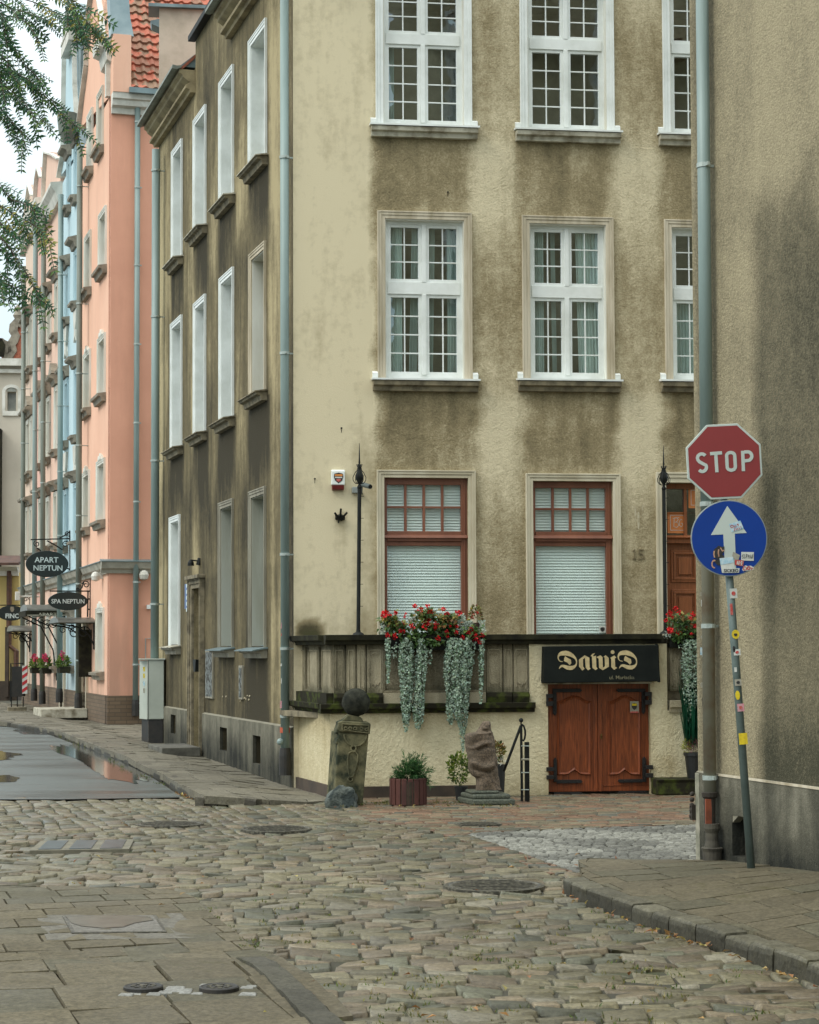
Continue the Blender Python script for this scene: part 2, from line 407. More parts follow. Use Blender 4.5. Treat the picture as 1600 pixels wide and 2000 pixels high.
def fnM(x, z):
    wob = .05*N(z*2.2, 1.7)+.03*N(z*7, 4.4)
    k = sst(xsm-.03, xsm+.05, x+wob)
    incol = 0.0
    for a, b in cols: incol = max(incol, sst(a-.16, a+.16, x+wob*2.2)*sst(b+.16, b-.16, x+wob*2.2))
    d = .38
    for sz, amp, ln in ((silA, .5, 1.5), (silB, .58, 1.4), (silA+3.4, .4, 1.5)):
        dd = sz-z
        if -.02 < dd < ln+.4:
            fall = sst(ln+.25, .1, dd+.25*N(x*3, z*2))
            d += incol*amp*fall*(.48+.55*N(x*2.2, z*.9, 5)+.5*N(x*6, z*.6, 8))+.22*fall*max(sst(.1, 0, abs(x-a_near(x)))*1.0, 0)*(.5+.8*N(x*9, z*.8))
            lo = sst(-.3, .3, dd)*sst(ln+.5, ln*.5, dd)
            d -= (1-incol)*.40*lo
        elif -.8 < dd <= -.02:
            d -= (1-incol)*.12*sst(-.8, 0, dd)
    if z < silB-1.6: d = max(d, .34)+.04
    if x > hx_1260: d -= 0
    smooth = .0 + .1*sst(3.2, 1.9, z)
    edge = sst(xsm-.42, xsm-.02, x)*sst(4.9, 4.3, z)*.18
    d = lerp(smooth+edge, d, k); g = lerp(.06, 1.0, k)
    al = 0
    dx = (x-alg[0])/.155; dz = (z-alg[1])/.13
    q = dx*dx+dz*dz
    if q < 2.2: d += .9*sst(2.2, .3, q); al = .55*sst(1.6, .1, q)*sst(alg[1]+.12, alg[1]-.1, z)
    bx, bz = brk; qx = abs(x-bx)
    if qx < .13 and bz-.9 < z < bz+.06: d += .5*sst(.13, .02, qx)*sst(bz-.9, bz, z)*(.5+.5*abs(math.sin(x*70)))
    return (d, g, al)
hx_1260 = hx(FM, 1260); alg = FM.hit(606, 1234); brk = FM.hit(664, 1010)
mb = MB(FM); xr = hx(FM, 1520)
grid_wall(mb, -.02, xr, 0, TOPM, ops, .075, fnM)
mb.build('facade_wall', M['plaster_main'], bld)

def sill(mb, x0, x1, z, pr=.13, h=.13):
    mb.prism_x([(-pr, z), (.0, z+.02), (0, z-h), (-pr*.55, z-h), (-pr*.62, z-h*.55), (-pr*.95, z-h*.45)], x0, x1)
def white_window(fr, rc, parent, ups=3, los=4, depth=.14, split=None, sur='stone_trim', curtain=0, label=None, sillm='sill_dark', whitecap=True, outer=.105):
    x0, x1, z0, z1 = rc
    f = MB(fr); wdt = x1-x0; jb = .045; hd = .05; yb = depth-.055
    tz0, tz1 = split or (z0+(z1-z0)*.545, z0+(z1-z0)*.615)
    cxm = (x0+x1)/2; mh = .07
    f.box(x0, x0+jb, yb, depth, z0, z1); f.box(x1-jb, x1, yb, depth, z0, z1)
    f.box(x0+jb, x1-jb, yb, depth, z1-hd, z1); f.box(x0+jb, x1-jb, yb, depth, z0, z0+.07)
    f.box(x0+jb, x1-jb, yb-.012, depth, tz0, tz1)
    f.box(cxm-.03, cxm+.03, yb-.018, depth, z0+.07, tz0); f.box(cxm-.03, cxm+.03, yb-.018, depth, tz1, z1-hd)
    for (a, b) in ((x0+jb, cxm-.03), (cxm+.03, x1-jb)):
        for (c, e, nr) in ((z0+.07, tz0, los), (tz1, z1-hd, ups)):
            q = .042; y0, y1 = yb+.008, depth-.008
            f.box(a, a+q, y0, y1, c, e); f.box(b-q, b, y0, y1, c, e)
            f.box(a+q, b-q, y0, y1, c, c+q); f.box(a+q, b-q, y0, y1, e-q, e)
            yy0, yy1 = yb+.02, yb+.034
            mx_ = (a+b)/2; f.box(mx_-.009, mx_+.009, yy0, yy1, c+q, e-q)
            for k in range(1, nr):
                zz = c+q+(e-c-2*q)*k/nr; f.box(a+q, mx_-.009, yy0, yy1, zz-.009, zz+.009); f.box(mx_+.009, b-q, yy0, yy1, zz-.009, zz+.009)
    w = f.build('window', M['white'], parent, bevel=.003)
    if label: w['label'] = label
    g = MB(fr); g.face([(x0+jb, yb+.04, z0+.07), (x1-jb, yb+.04, z0+.07), (x1-jb, yb+.04, z1-hd), (x0+jb, yb+.04, z1-hd)])
    g.build('glass', M['glass'], w)
    s = MB(fr); surround(s, x0, x1, z0-.02, z1, outer, .035)
    s.build('window_surround', M[sur], w, bevel=.004)
    r = MB(fr); reveal_box(r, x0, x1, z0, z1, .0, yb)
    r.build('reveal', M['white_reveal'], w)
    s = MB(fr); sill(s, x0-.17, x1+.17, z0-.035)
    s.build('window_sill', M[sillm], w, bevel=.004)
    if whitecap:
        s = MB(fr); s.prism_x([(-.145, z0-.028), (-.145, z0-.004), (yb, z0+.022), (yb, z0-.006)], x0-.19, x1+.19)
        for sx_ in (x0-.14, x1+.14): s.prism_x([(-.05, z0), (-.05, z0+.07), (0, z0+.1), (0, z0)], sx_-.035, sx_+.035)
        s.build('sill_flashing', M['white'], w)
    rm = MB(fr)
    rm.face([(x0, 1.3, z0), (x1, 1.3, z0), (x1, 1.3, z1), (x0, 1.3, z1)])
    rm.face([(x0, depth, z0), (x0, 1.3, z0), (x0, 1.3, z1), (x0, depth, z1)]); rm.face([(x1, depth, z0), (x1, 1.3, z0), (x1, 1.3, z1), (x1, depth, z1)])
    rm.face([(x0, depth, z1), (x1, depth, z1), (x1, 1.3, z1), (x0, 1.3, z1)]); rm.face([(x0, depth, z0), (x1, depth, z0), (x1, 1.3, z0), (x0, 1.3, z0)])
    rm.build('room_behind', M['room'], w)
    if curtain:
        cu = MB(fr)
        spans = {1: ((0, .22), (.36, .47), (.6, .68), (.84, 1)), 2: ((0, .2), (.3, .36), (.66, .98)), 3: ((0, .13),), 4: ((0, .34), (.5, .58))}[curtain]
        for a, b in spans:
            n = 26; ring = []
            for k in range(n+1):
                u = a+(b-a)*k/n; xx = x0+jb+(wdt-2*jb)*u
                yy = depth+.09+.022*math.sin(k*1.7+a*20)+.02*N(u*9, a*5)
                sway = .05*math.sin(a*30)
                ring.append((xx, yy, sway))
            for k in range(n):
                (xa, ya, sa), (xb, yb2, sb) = ring[k], ring[k+1]
                zb = z0+.05 if curtain < 3 else z0
                zt = z1 if curtain < 3 else z0+1.2
                cu.face([(xa+sa, ya, zb), (xb+sb, yb2, zb), (xb, yb2, zt), (xa, ya, zt)])
        cu.build('curtain', M['curtain'], w, smooth=True)
    return w
for k, r in enumerate(rowA):
    sp = (hz(FM, 828+280*k, (84, 94, 103)[k]), hz(FM, 828+280*k, (63, 73, 83)[k]))
    white_window(FM, r, bld, split=sp, sur='white', curtain=3 if k == 0 else 0, sillm='sill_light', label='upper window with glossy white surround and sixteen small lower panes')
for k, r in enumerate(rowB):
    sp = (hz(FM, 828+280*k, (573, 580, 585)[k]), hz(FM, 828+280*k, (549, 557, 562)[k]))
    white_window(FM, r, bld, split=sp, curtain=(1, 2, 4)[k], label='first floor window with dull stone surround and pale curtains')
def brown_window(rc, parent, sticker=False):
    x0, x1, z0, z1 = rc; f = MB(FM); d = .13; yb = .06
    pl, pr_ = .045, .085
    zt0, zt1 = hz(FM, 833, 1056.5)-.0, hz(FM, 833, 1037)
    f.box(x0, x0+pl, yb, d, z0, z1); f.box(x1-pr_, x1, yb, d, z0, z1); f.box(x1-pr_*.55, x1-pr_*.35, yb-.012, yb, z0, z1)
    f.box(x0+pl, x1-pr_, yb, d, z1-.085, z1); f.box(x0+pl, x1-pr_, yb-.02, d, zt0, zt1)
    f.prism_x([(yb-.05, zt0+.04), (yb-.035, zt0+.075), (yb-.02, zt0+.085), (yb-.02, zt0+.03)], x0, x1)
    f.box(x0+pl, x1-pr_, yb+.01, d, zt0-.06, zt0)
    a, b = x0+pl, x1-pr_
    for k in range(1, 4): xx = a+(b-a)*k/4; f.box(xx-.017, xx+.017, yb+.012, d-.01, zt1, z1-.085)
    zz = (zt1+z1-.085)/2+.01
    for k in range(4): f.box(a+(b-a)*k/4+(.017 if k else 0), a+(b-a)*(k+1)/4-(.017 if k < 3 else 0), yb+.012, d-.01, zz-.014, zz+.014)
    w = f.build('window', M['brown_frame'], parent, bevel=.004); w['label'] = 'rust brown ground floor window with white slatted blind'
    s = MB(FM); surround(s, x0, x1, .95, z1, .10, .045); s.build('window_surround', M['cream_trim'], w, bevel=.004)
    g = MB(FM); g.face([(a, d-.03, z0), (b, d-.03, z0), (b, d-.03, z1-.085), (a, d-.03, z1-.085)]); g.build('glass', M['glass_clear'], w)
    bl = MB(FM); z = z0
    while z < z1:
        if not (zt0-.03 < z < zt1): bl.face([(a-.02, d+.012, z), (b+.02, d+.012, z), (b+.02, d+.032, z+.034), (a-.02, d+.032, z+.034)])
        z += .037
    bl.box(a, b, d+.07, d+.075, z0, z1)
    bl.build('blind', M['blind'], w)
    return w
bw = [brown_window(r, bld) for r in rowC]
def sticker(fr, px, py, wpx, hpx, off, mat, parent, name='sticker', tilt=0, kind='rect'):
    x, z = fr.hit(px, py, off); x2 = fr.hit(px+wpx, py, off)[0]; s = x2-x; h = s*hpx/wpx
    pts = [(-s/2, -h/2), (s/2, -h/2), (s/2, h/2), (-s/2, h/2)]
    if kind == 'round': pts = [(s/2*math.cos(a*math.pi/8), h/2*math.sin(a*math.pi/8)) for a in range(16)]
    if kind == 'shield': pts = [(0, -h/2), (s*.38, -h*.22), (s*.48, h*.1), (s*.44, h*.4), (0, h/2), (-s*.44, h*.4), (-s*.48, h*.1), (-s*.38, -h*.22)]
    ca, sa = math.cos(tilt), math.sin(tilt)
    q = MB(fr); q.prism([(x+a*ca-b*sa, z+a*sa+b*ca) for a, b in pts], off-.002, off+.0005)
    return q.build(name, mat, parent)
M['st_white'] = pm('sticker_white', S(206, 208, 200), S(186, 190, 182), 20, .5, 0)
M['st_grey'] = pm('sticker_grey', S(160, 156, 140), S(140, 136, 120), 20, .5, 0)
M['st_yellow'] = pm('sticker_yellow', S(222, 196, 30), S(196, 170, 30), 30, .5, 0)
M['st_red'] = pm('sticker_red', S(176, 56, 48), S(190, 120, 110), 60, .5, 0)
M['st_pink'] = pm('sticker_pink', S(200, 130, 140), S(180, 160, 160), 50, .5, 0)
M['st_black'] = pm('sticker_black', S(32, 32, 32), S(50, 48, 44), 40, .5, 0)
M['st_blue'] = pm('sticker_blue', S(148, 190, 208), S(200, 214, 216), 30, .5, 0)
sticker(FM, 1177, 1229, 13, 12, .09, M['st_white'], bw[1], 'alarm_sticker'); sticker(FM, 1177, 1229.5, 9, 9, .086, M['st_black'], bw[1], 'alarm_badge', kind='shield')

# entrance door (upper part shows above the flowers)
dx0, dx1, dz0, dz1 = door
f = MB(FM); yb = .13
zt = hz(FM, 1322, 1044); z_a = hz(FM, 1322, 994); z_b = hz(FM, 1322, 1000); zt0 = hz(FM, 1322, 1060)
f.box(dx0, dx0+.012, yb-.01, .22, dz0, dz1); f.box(dx0+.012, dx1, yb, .22, dz1-.07, dz1)
f.box(dx0+.012, dx1, yb-.03, .22, zt0, zt); f.prism_x([(yb-.07, zt-.035), (yb-.03, zt-.01), (yb-.03, zt-.06)], dx0, dx1)
f.box(dx0+.012, dx1, yb+.01, .2, z_a-.04, z_b+.04-.04)
pw = hx(FM, 1343, 1020)-hx(FM, 1302, 1020)
for k in range(1, 4): xx = dx0+pw*k+.04*(k-1)+.02; f.box(xx-.02, xx+.02, yb+.006, .2, zt, dz1-.07)
df = f.build('door_frame', M['door_wood2'], bld, bevel=.004)
f = MB(FM); f.box(dx0+.012, dx1, .19, .23, dz0, zt0)
for a, b in ((1318, 1372), (1390, 1444)):
    xa, xb = hx(FM, a, 1100), hx(FM, b, 1100)
    for t, bo in ((1073, 1136), (1150, 1222)):
        za, zb = hz(FM, 1330, bo), hz(FM, 1330, t)
        for q in (0, .03): f.box(xa+q, xb-q, .17-q*.3, .19, zb-.03-q, zb-q); f.box(xa+q, xb-q, .17-q*.3, .19, za+q, za+.03+q); f.box(xa+q, xa+.03+q, .17-q*.3, .19, za+.03+q, zb-.03-q); f.box(xb-.03-q, xb-q, .17-q*.3, .19, za+.03+q, zb-.03-q)
        f.prism([(xa+.1, za+.1), (xb-.1, za+.1), (xb-.1, zb-.1), (xa+.1, zb-.1)], .165, .19)
dl = f.build('front_door', M['door_wood2'], bld, bevel=.005)
M['st_orange'] = pm('orange_poster', S(214, 134, 74), S(206, 124, 66), 3, .5, 0)
g = MB(FM); g.face([(dx0+.01, .175, zt), (dx1, .175, zt), (dx1, .175, dz1-.06), (dx0+.01, .175, dz1-.06)]); g.build('glass', M['glass'], df)
g = MB(FM); g.face([(dx0+.01, .21, zt), (dx1, .21, zt), (dx1, .21, dz1-.06), (dx0+.01, .21, dz1-.06)]); g.build('dark_panel', M['dark_hole'], df)
posters = ((1323, 1021, 38, 40), (1362, 972, 34, 40))
for (px, py, ww, hh) in posters:
    ps = sticker(FM, px, py, ww, hh, .17, M['st_orange'], df, 'poster')
    x, z = FM.hit(px, py, .17); u = (hx(FM, px+1, py)-hx(FM, px, py)); q = MB(FM); a = ww*.37*u; b = hh*.37*u; t = .9*u
    for bxx in ((x-a, x+a, z+b-t, z+b), (x-a, x+a, z-b, z-b+t), (x-a, x-a+t, z-b, z+b), (x+a-t, x+a, z-b, z+b)): q.box(bxx[0], bxx[1], .164, .168, bxx[2], bxx[3])
    if px < 1340:
        def sc(pts): return [(x+p*u, z+v*u) for p, v in pts]
        q.ribbon(sc([(-7, -8), (-6, 9), (-1, 9.5), (2, 6), (-1, 2), (-5, 1), (1, 0), (3, -5), (-1, -9), (-6, -8)]), 1.0*u, .164, .168)
        q.ribbon(sc([(10, 5), (7, 7), (4, 2), (4, -5), (8, -8), (10.5, -4), (10.5, -1), (7, -1)]), 1.0*u, .164, .168)
        q.ribbon(sc([(-9, 8), (4, 10)]), .8*u, .164, .168)
    q.build('poster_lettering', M['st_white'], ps)
s = MB(FM); surround(s, dx0, dx1, .95, dz1, .14, .05); s.build('door_surround', M['cream_trim'], bld, bevel=.004)
# house number, light filler streaks, wall plugs, faint band
x, z = FM.hit(1247, 1083); u = hx(FM, 1248, 1083)-hx(FM, 1247, 1083)
q = MB(FM)
q.ribbon([(x-11*u, z+6*u), (x-7.5*u, z+9*u), (x-7.5*u, z-8.5*u)], 2.6*u, -.015, 0); q.ribbon([(x-11*u, z-8.5*u), (x-4*u, z-8.5*u)], 2.4*u, -.014, 0)
q.ribbon([(x+10*u, z+9*u), (x+1.5*u, z+9*u), (x+1*u, z+1*u), (x+6*u, z+2*u), (x+9.5*u, z-2*u), (x+8*u, z-7*u), (x+3*u, z-9*u), (x, z-7*u)], 2.6*u, -.015, 0)
q.build('house_number', pm('number_plaster', S(128, 116, 88), S(104, 94, 70), 20, .9, .3), bld)
M['filler'] = pm('filler_streak', S(186, 176, 150), S(160, 148, 116), 20, .9, .4, 60)
q = MB(FM)
for px, a, b, wd in ((1241, 988, 1018, 3.5), (1247, 1000, 1034, 5), (1255, 985, 1008, 2)):
    x0_, z1_ = FM.hit(px, a); z0_ = hz(FM, px, b); n = 9
    pts = [(x0_+(wd*.5*math.sin(math.pi*(k+.5)/n)**.6+.5*N(k, px))*u, lerp(z1_, z0_, k/(n-1))) for k in range(n)]
    pts += [(x0_-(wd*.5*math.sin(math.pi*(k+.5)/n)**.6+.5*N(k, px+9))*u, lerp(z1_, z0_, k/(n-1))) for k in range(n-1, -1, -1)]
    q.prism(pts, -.003, 0)
q.build('filler_patch', M['filler'], bld)
for px, py in ((667, 836), (615, 935), (875, 375)):
    q = MB(FM); x0_, z0_ = FM.hit(px, py); q.ball((x0_, -.004, z0_), .012, 5); q.box(x0_-.004, x0_+.003, -.003, 0, z0_-.06, z0_)
    q.build('wall_plug', M['black_iron'], bld)

# ---- side wall along the street
xe = hx(FS, 308, 1400); xm = hx(FS, 381, 900); xbay = hx(FS, 445, 300); EAVE = hz(FS, 380, 186)
BAYTOP = EAVE+.95
S1 = [wrect(FS, 489, 522, 58, 318), wrect(FS, 431, 457.5, 144, 391), wrect(FS, 380.5, 403.5, 220, 449), wrect(FS, 338, 357, 284, 508)]
S2 = [wrect(FS, 490, 520.5, 484, 768), wrect(FS, 431.5, 457.5, 533, 818), wrect(FS, 381, 403, 584, 846), wrect(FS, 336, 356.5, 624, 874)]
_in = lambda L_: [(r[0]+.09, r[1]-.09, r[2], r[3]-.1) for r in L_]
S3 = [wrect(FS, 489.5, 520.5, 955, 1262), wrect(FS, 430, 457, 978, 1262), wrect(FS, 333.5, 352.5, 1008, 1259)]
S1, S2, S3 = _in(S1), _in(S2), _in(S3)
Sdoor = (hx(FS, 379, 1300), hx(FS, 396, 1300), gz(0, 30)+.05, hz(FS, 388, 1149))
plz0 = hz(FS, 470, 1405)
cell = [wrect(FS, 435, 449, 1421, 1466), wrect(FS, 500, 515, 1437, 1492), wrect(FS, 338.5, 348, 1396, 1433)]
def base_z(x): p = FS.w(x, 0, 0); return gz(p.x, p.y)+.11
side_cols = [(r[0]-.1, r[1]+.1) for r in S1]
def fnS(x, z):
    wob = .06*N(z*1.8, 7.7)
    incol = 0
    for a, b in side_cols: incol = max(incol, sst(a-.25, a, x+wob)*sst(b+.25, b, x+wob))
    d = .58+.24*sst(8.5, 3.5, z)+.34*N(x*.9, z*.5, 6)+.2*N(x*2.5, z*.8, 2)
    for rr in (S1, S2):
        sz = rr[0][2]-.1
        dd = sz-z
        if 0 < dd < 1.5: d += incol*.5*sst(1.5, .1, dd)
    for sz in (S1[0][2], S2[0][2], S3[0][2]):
        dd = sz-z
        if -2.2 < dd < 1.3: d -= (1-incol)*.22*sst(-2.2, -.2, dd)*sst(1.3, .5, dd)
    # light strips by the pipe and at the break of the wall
    d -= .42*sst(.55, .25, abs(x+1.1)+wob*.6)*(.75+.35*N(z*1.3, 9)); d += .12*sst(-.5, -.3, x+wob*.4)+.3*sst(-.12, -.05, x)
    d -= .5*sst(.42, .1, abs(x-xm+.0)+wob)*sst(12, 2, z)
    d -= .45*sst(.9, .1, abs(x-xe-.3))
    if z < 3.0 and x > xm+.3: d += .12
    return (d, .5, 0)
mb = MB(FS)
ops = [r+(.26,) for r in S1+S2+S3]+[Sdoor+(.35,)]
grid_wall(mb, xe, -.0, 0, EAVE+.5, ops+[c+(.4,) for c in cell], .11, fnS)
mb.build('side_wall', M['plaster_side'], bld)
mb = MB(FS); grid_wall(mb, xm, xbay, EAVE+.5, BAYTOP, [], .2, fnS); mb.build('wall_dormer', M['plaster_side'], bld)
# plinth, proud of the wall, following the climbing pavement
pl = MB(FS)
def fnP(x, z): return (.35+.5*sst(.5, 0, z-base_z(x))+.25*N(x*1.7, z*2), .3, 0)
for (a, b) in ((Sdoor[1]+.14, -.02), (xe, Sdoor[0]-.14)):
    sub = MB(FS); ztop = plz0 if a > xm else hz(FS, 350, 1385)
    grid_wall(pl, a, b, 0, ztop, [c for c in cell if a < c[0] < b], .12, fnP, reveal=.06, y=-.045)
    pl.face([(a, -.045, ztop), (b, -.045, ztop), (b, 0, ztop+.02), (a, 0, ztop+.02)], (.0, .3, 0))
    pl.face([(b, -.045, 0), (b, 0, 0), (b, 0, ztop), (b, -.045, ztop)], (.5, .3, 0)); pl.face([(a, -.045, 0), (a, -.045, ztop), (a, 0, ztop), (a, 0, 0)], (.5, .3, 0))
pl.build('plinth', M['plinth_grey'], bld)
for c in cell:
    q = MB(FS); q.face([(c[0], .4, c[2]), (c[1], .4, c[2]), (c[1], .4, c[3]), (c[0], .4, c[3])])
    cr = q.build('cellar_window', M['dark_hole'], bld)
    q = MB(FS)
    for k in range(1, 4): xx = lerp(c[0], c[1], k/4); q.tube([(xx, .1, c[2]), (xx, .1, c[3])], .008, 6)
    q.build('grille', M['black_iron'], cr)
def side_window(rc, white, sillm, flashing, awn=False):
    x0, x1, z0, z1 = rc; f = MB(FS); d = .24; yb = .19
    cxm = (x0+x1)/2
    f.box(x0, x0+.06, yb, d, z0, z1); f.box(x1-.06, x1, yb, d, z0, z1); f.box(x0+.06, x1-.06, yb, d, z1-.06, z1); f.box(x0+.06, x1-.06, yb, d, z0, z0+.08)
    zz = z0+(z1-z0)*.58; f.box(x0+.06, x1-.06, yb-.01, d, zz-.05, zz+.05); f.box(cxm-.05, cxm+.05, yb-.01, d, z0+.08, zz-.05); f.box(cxm-.05, cxm+.05, yb-.01, d, zz+.05, z1-.06)
    w = f.build('window', M['white'] if white else M['grey_trim'], bld, bevel=.004)
    s = MB(FS); surround(s, x0, x1, z0-.02, z1, .10, .04); s.build('window_surround', M['white'] if white else M['stone_trim' if z0 > 5 else 'grey_trim'], w, bevel=.003)
    r = MB(FS); reveal_box(r, x0, x1, z0, z1, 0, yb); r.build('reveal', M['white'] if white else (M['white_reveal'] if z0 > 4.2 else M['grey_reveal']), w)
    g = MB(FS); g.face([(x0+.06, .225, z0+.08), (x1-.06, .225, z0+.08), (x1-.06, .225, z1-.06), (x0+.06, .225, z1-.06)]); g.build('glass', M['glass'], w)
    g = MB(FS); g.face([(x0, .6, z0), (x1, .6, z0), (x1, .6, z1), (x0, .6, z1)])
    g.build('room_behind', M['room'], w)
    s = MB(FS); pr = .17
    s.prism_x([(-pr, z0-.05), (0, z0-.02), (0, z0-.17), (-pr*.5, z0-.17), (-pr*.6, z0-.1), (-pr*.92, z0-.09)], x0-.15, x1+.15)
    s.build('window_sill', M[sillm], w, bevel=.004)
    s = MB(FS); e = .05 if awn else .02
    s.prism_x([(-pr-e, z0-.05-e*.4), (-pr-e, z0-.035-e*.4), (yb, z0+.02), (yb, z0-.01)], x0-.18, x1+.18)
    s.build('sill_flashing', flashing, w)
M['grey_reveal'] = pm('grey_reveal', S(166, 168, 156), S(146, 146, 130), 3, .8, .25, 50, stretch=(1, 1, .15))
for r in S1: side_window(r, True, 'sill_dark', M['sill_light'])
for k, r in enumerate(S2): side_window(r, k > 0, 'sill_dark', M['sill_dark'])
for k, r in enumerate(S3): side_window(r, k == 2, 'grey_trim', M['sheet'] if k < 2 else M['sill_light'], k < 2)
# side door with stone surround, step
x0, x1, z0, z1 = Sdoor
s = MB(FS); surround(s, x0, x1, z0, z1, .16, .09); s.box(x0-.2, x1+.2, -.13, 0, z1+.15, z1+.21)
s.build('door_surround', M['sill_dark'], bld, bevel=.005)
s = MB(FS); s.box(x0, x1, .3, .34, z0, z1)
for (a, b) in ((.08, .46), (.54, .92)):
    for (c, e) in ((.06, .35), (.4, .75), (.8, .95)): s.prism([(lerp(x0, x1, a), lerp(z0, z1, c)), (lerp(x0, x1, b), lerp(z0, z1, c)), (lerp(x0, x1, b), lerp(z0, z1, e)), (lerp(x0, x1, a), lerp(z0, z1, e))], .285, .3)
s.build('side_door', pm('old_door', S(62, 56, 44), S(44, 40, 32), 5, .6, .2), bld, bevel=.005)
s = MB(FS); bz = base_z(x0)
s.box(x0-.25, x1+.35, -.72, -.1, bz-.1, bz+.045); s.build('doorstep', pm('step_stone', S(96, 94, 84), S(66, 64, 56), 5, .85, .4), bld, bevel=.012)
# eaves: cornice, soffit moulding, gutter, strip of roof; broken by the wall dormer
def cornice(a, b, z, gut=True, pr=.27):
    c = MB(FS); c.prism_x([(0, z-.02), (0, z-.34), (-.09, z-.34), (-.1, z-.29), (-.17, z-.27), (-.17, z-.22), (-.09, z-.17), (-pr+.06, z-.09), (-pr+.05, z-.05), (-pr, z-.02), (-pr, z+.04), (0, z+.04)], a, b)
    c.build('cornice', pm('cornice', S(160, 147, 114), S(112, 100, 74), 2.5, .9, .3, 40), bld, bevel=.006)
    g = MB(FS); g.prism_x([(-pr-.12, z+.1), (-pr-.13, z+.04), (-pr-.06, z+.045-.02), (-pr+.03, z+.06), (-pr+.03, z+.1), (-pr-.05, z+.085)], a-.03, b+.03)
    g.build('gutter', M['zinc_dull'], bld)
    r = MB(FS); r.prism_x([(-pr, z+.05), (2.2, z+2.4), (2.2, z+2.3), (-pr+.05, z+.041)], a, b); r.build('roof', M['rooftile'], bld)
M['rooftile'] = pm('roof_tile_far', S(150, 84, 62), S(120, 78, 60), 8, .8, .4, 12, stretch=(3, 3, 3))
zE = EAVE+.36
cornice(xe-.05, xm, zE); cornice(FS.hit(426, 84, -.2)[0], .4, zE)
s = MB(FS); s.box(xm-.05, hx(FS, 424, 80), -.12, 0, BAYTOP-.06, BAYTOP+.03); s.build('dormer_gutter', M['black_iron'], bld)
s = MB(FS)
for k in range(14):
    a = lerp(xm+.05, xbay, k/14); b = lerp(xm+.05, xbay, (k+1)/14)-.02
    s.box(a, b, .25+.02*(k % 2), .5, BAYTOP+.03, BAYTOP+2.6)
s.build('dormer_cladding', pm('grey_boards', S(128, 118, 98), S(100, 92, 76), 3, .7, .2, 30, stretch=(1, 1, .1)), bld)
s = MB(FS); s.prism_x([(-.27, zE+.09), (.12, zE+.42), (.12, zE+.09)], xm-.75, xm-.02); s.build('eaves_cap', M['sheet'], bld)
# fire wall standing above the roof at the far end
FF = Frame(FS.w(xe, 0, 0), MD)
zf = hz(FF, 345, 17)
s = MB(FF); s.box(0, 6, 0, .45, 9.5, zf); s.build('fire_wall', pm('fire_wall_render', S(190, 178, 160), S(166, 156, 138), 2.2, .9, .3, 40), bld)
s = MB(FF); s.box(-.2, 6.1, -.1, .55, zf, zf+.06); s.prism([(-.14, zf-.3), (0, zf-.36), (0, zf-.2), (-.16, zf-.24)], 0, .4); s.build('coping', M['sheet'], bld)
s = MB(FM); s.prism_x([(-.5, TOPM), (0, TOPM-.4), (0, TOPM+.05), (-.5, TOPM+.05)], -.3, xr); s.build('main_cornice', M['stone_trim'], bld)
# rear body so that the roof and upper storey are closed from other positions
s = MB(FM); s.box(.1, xr, 1.6, 9, 0, TOPM-.1); s.build('building_core', M['plaster_side'], bld)

def drainpipe(fr, px_a, py_a, px_b, py_b, r, y, mat, parent, collars, foot=None, name='drainpipe', foot_h=.35):
    xa, za = fr.hit(px_a, py_a, y); xb, zb = fr.hit(px_b, py_b, y)
    q = MB(fr); zb2 = zb+foot_h
    q.tube([(xb, y, zb2), (xa, y, za)], r, 14)
    o = q.build(name, mat, parent, smooth=False)
    for f_ in o.data.polygons: f_.use_smooth = len(f_.vertices) == 4
    for py in collars:
        q = MB(fr)
        z = fr.hit((px_a+px_b)/2, py, y)[1]; t = (z-zb)/(za-zb); x = lerp(xb, xa, t)
        q.tube([(x, y, z-.018), (x, y, z+.018)], r*1.16, 14); q.box(x-.01, x+.01, y, 0.0, z-.01, z+.01); q.box(x+r, x+r+.04, y-.01, y+.01, z-.014, z+.014)
        q.build('pipe_collar', M['clamp'], o)
    if foot:
        q = MB(fr); q.lathe([(r*1.35, 0), (r*1.35, foot_h*.85), (r*1.15, foot_h+.05)], xb, y, 14, z0=zb); q.build('pipe_foot', foot, o)
    return o
dp = drainpipe(FS, 555.5, -60, 557, 1514, .058, -.13, M['zinc'], bld, (307, 690, 1083, 1267, 1399), M['black_foot'], foot_h=.30)
q = MB(FS); x_, z_ = FS.hit(556.5, 1426, -.13); q.tube([(x_, -.13, z_-.035), (x_, -.13, z_+.035)], .066, 14); q.build('orange_band', pm('orange_band', S(176, 84, 56)), dp)
q = MB(FS); x_, z_ = FS.hit(549, 1449, -.19); q.ball((x_, -.2, z_), .045, 7); q.build('inspection_cap', M['zinc'], dp)
_px = FS.hit(556, 1300, -.13)[0]; Fdp = Frame(FS.w(_px, -.13, 0), (1, 0))
for (px, py, a, b, mt) in ((554, 1222, 10, 12, 'st_pink'), (552, 1240, 6, 5, 'st_red'), (555, 1254, 9, 5, 'st_red'), (552, 1299, 8, 5, 'st_white'), (555, 1315, 9, 9, 'st_white'), (552, 1330, 6, 10, 'st_white'), (558, 1368, 7, 9, 'st_grey'), (551, 1376, 8, 14, 'st_pink'), (553, 1282, 8, 6, 'zinc_dull')):
    sticker(Fdp, px, py, a, b, -.061, M[mt], dp, tilt=random.uniform(-.2, .2))
dp2 = drainpipe(FS, 305, 292, 302, 1330, .075, -.16, M['zinc'], bld, (335, 619, 900, 1180), None, foot_h=.0)

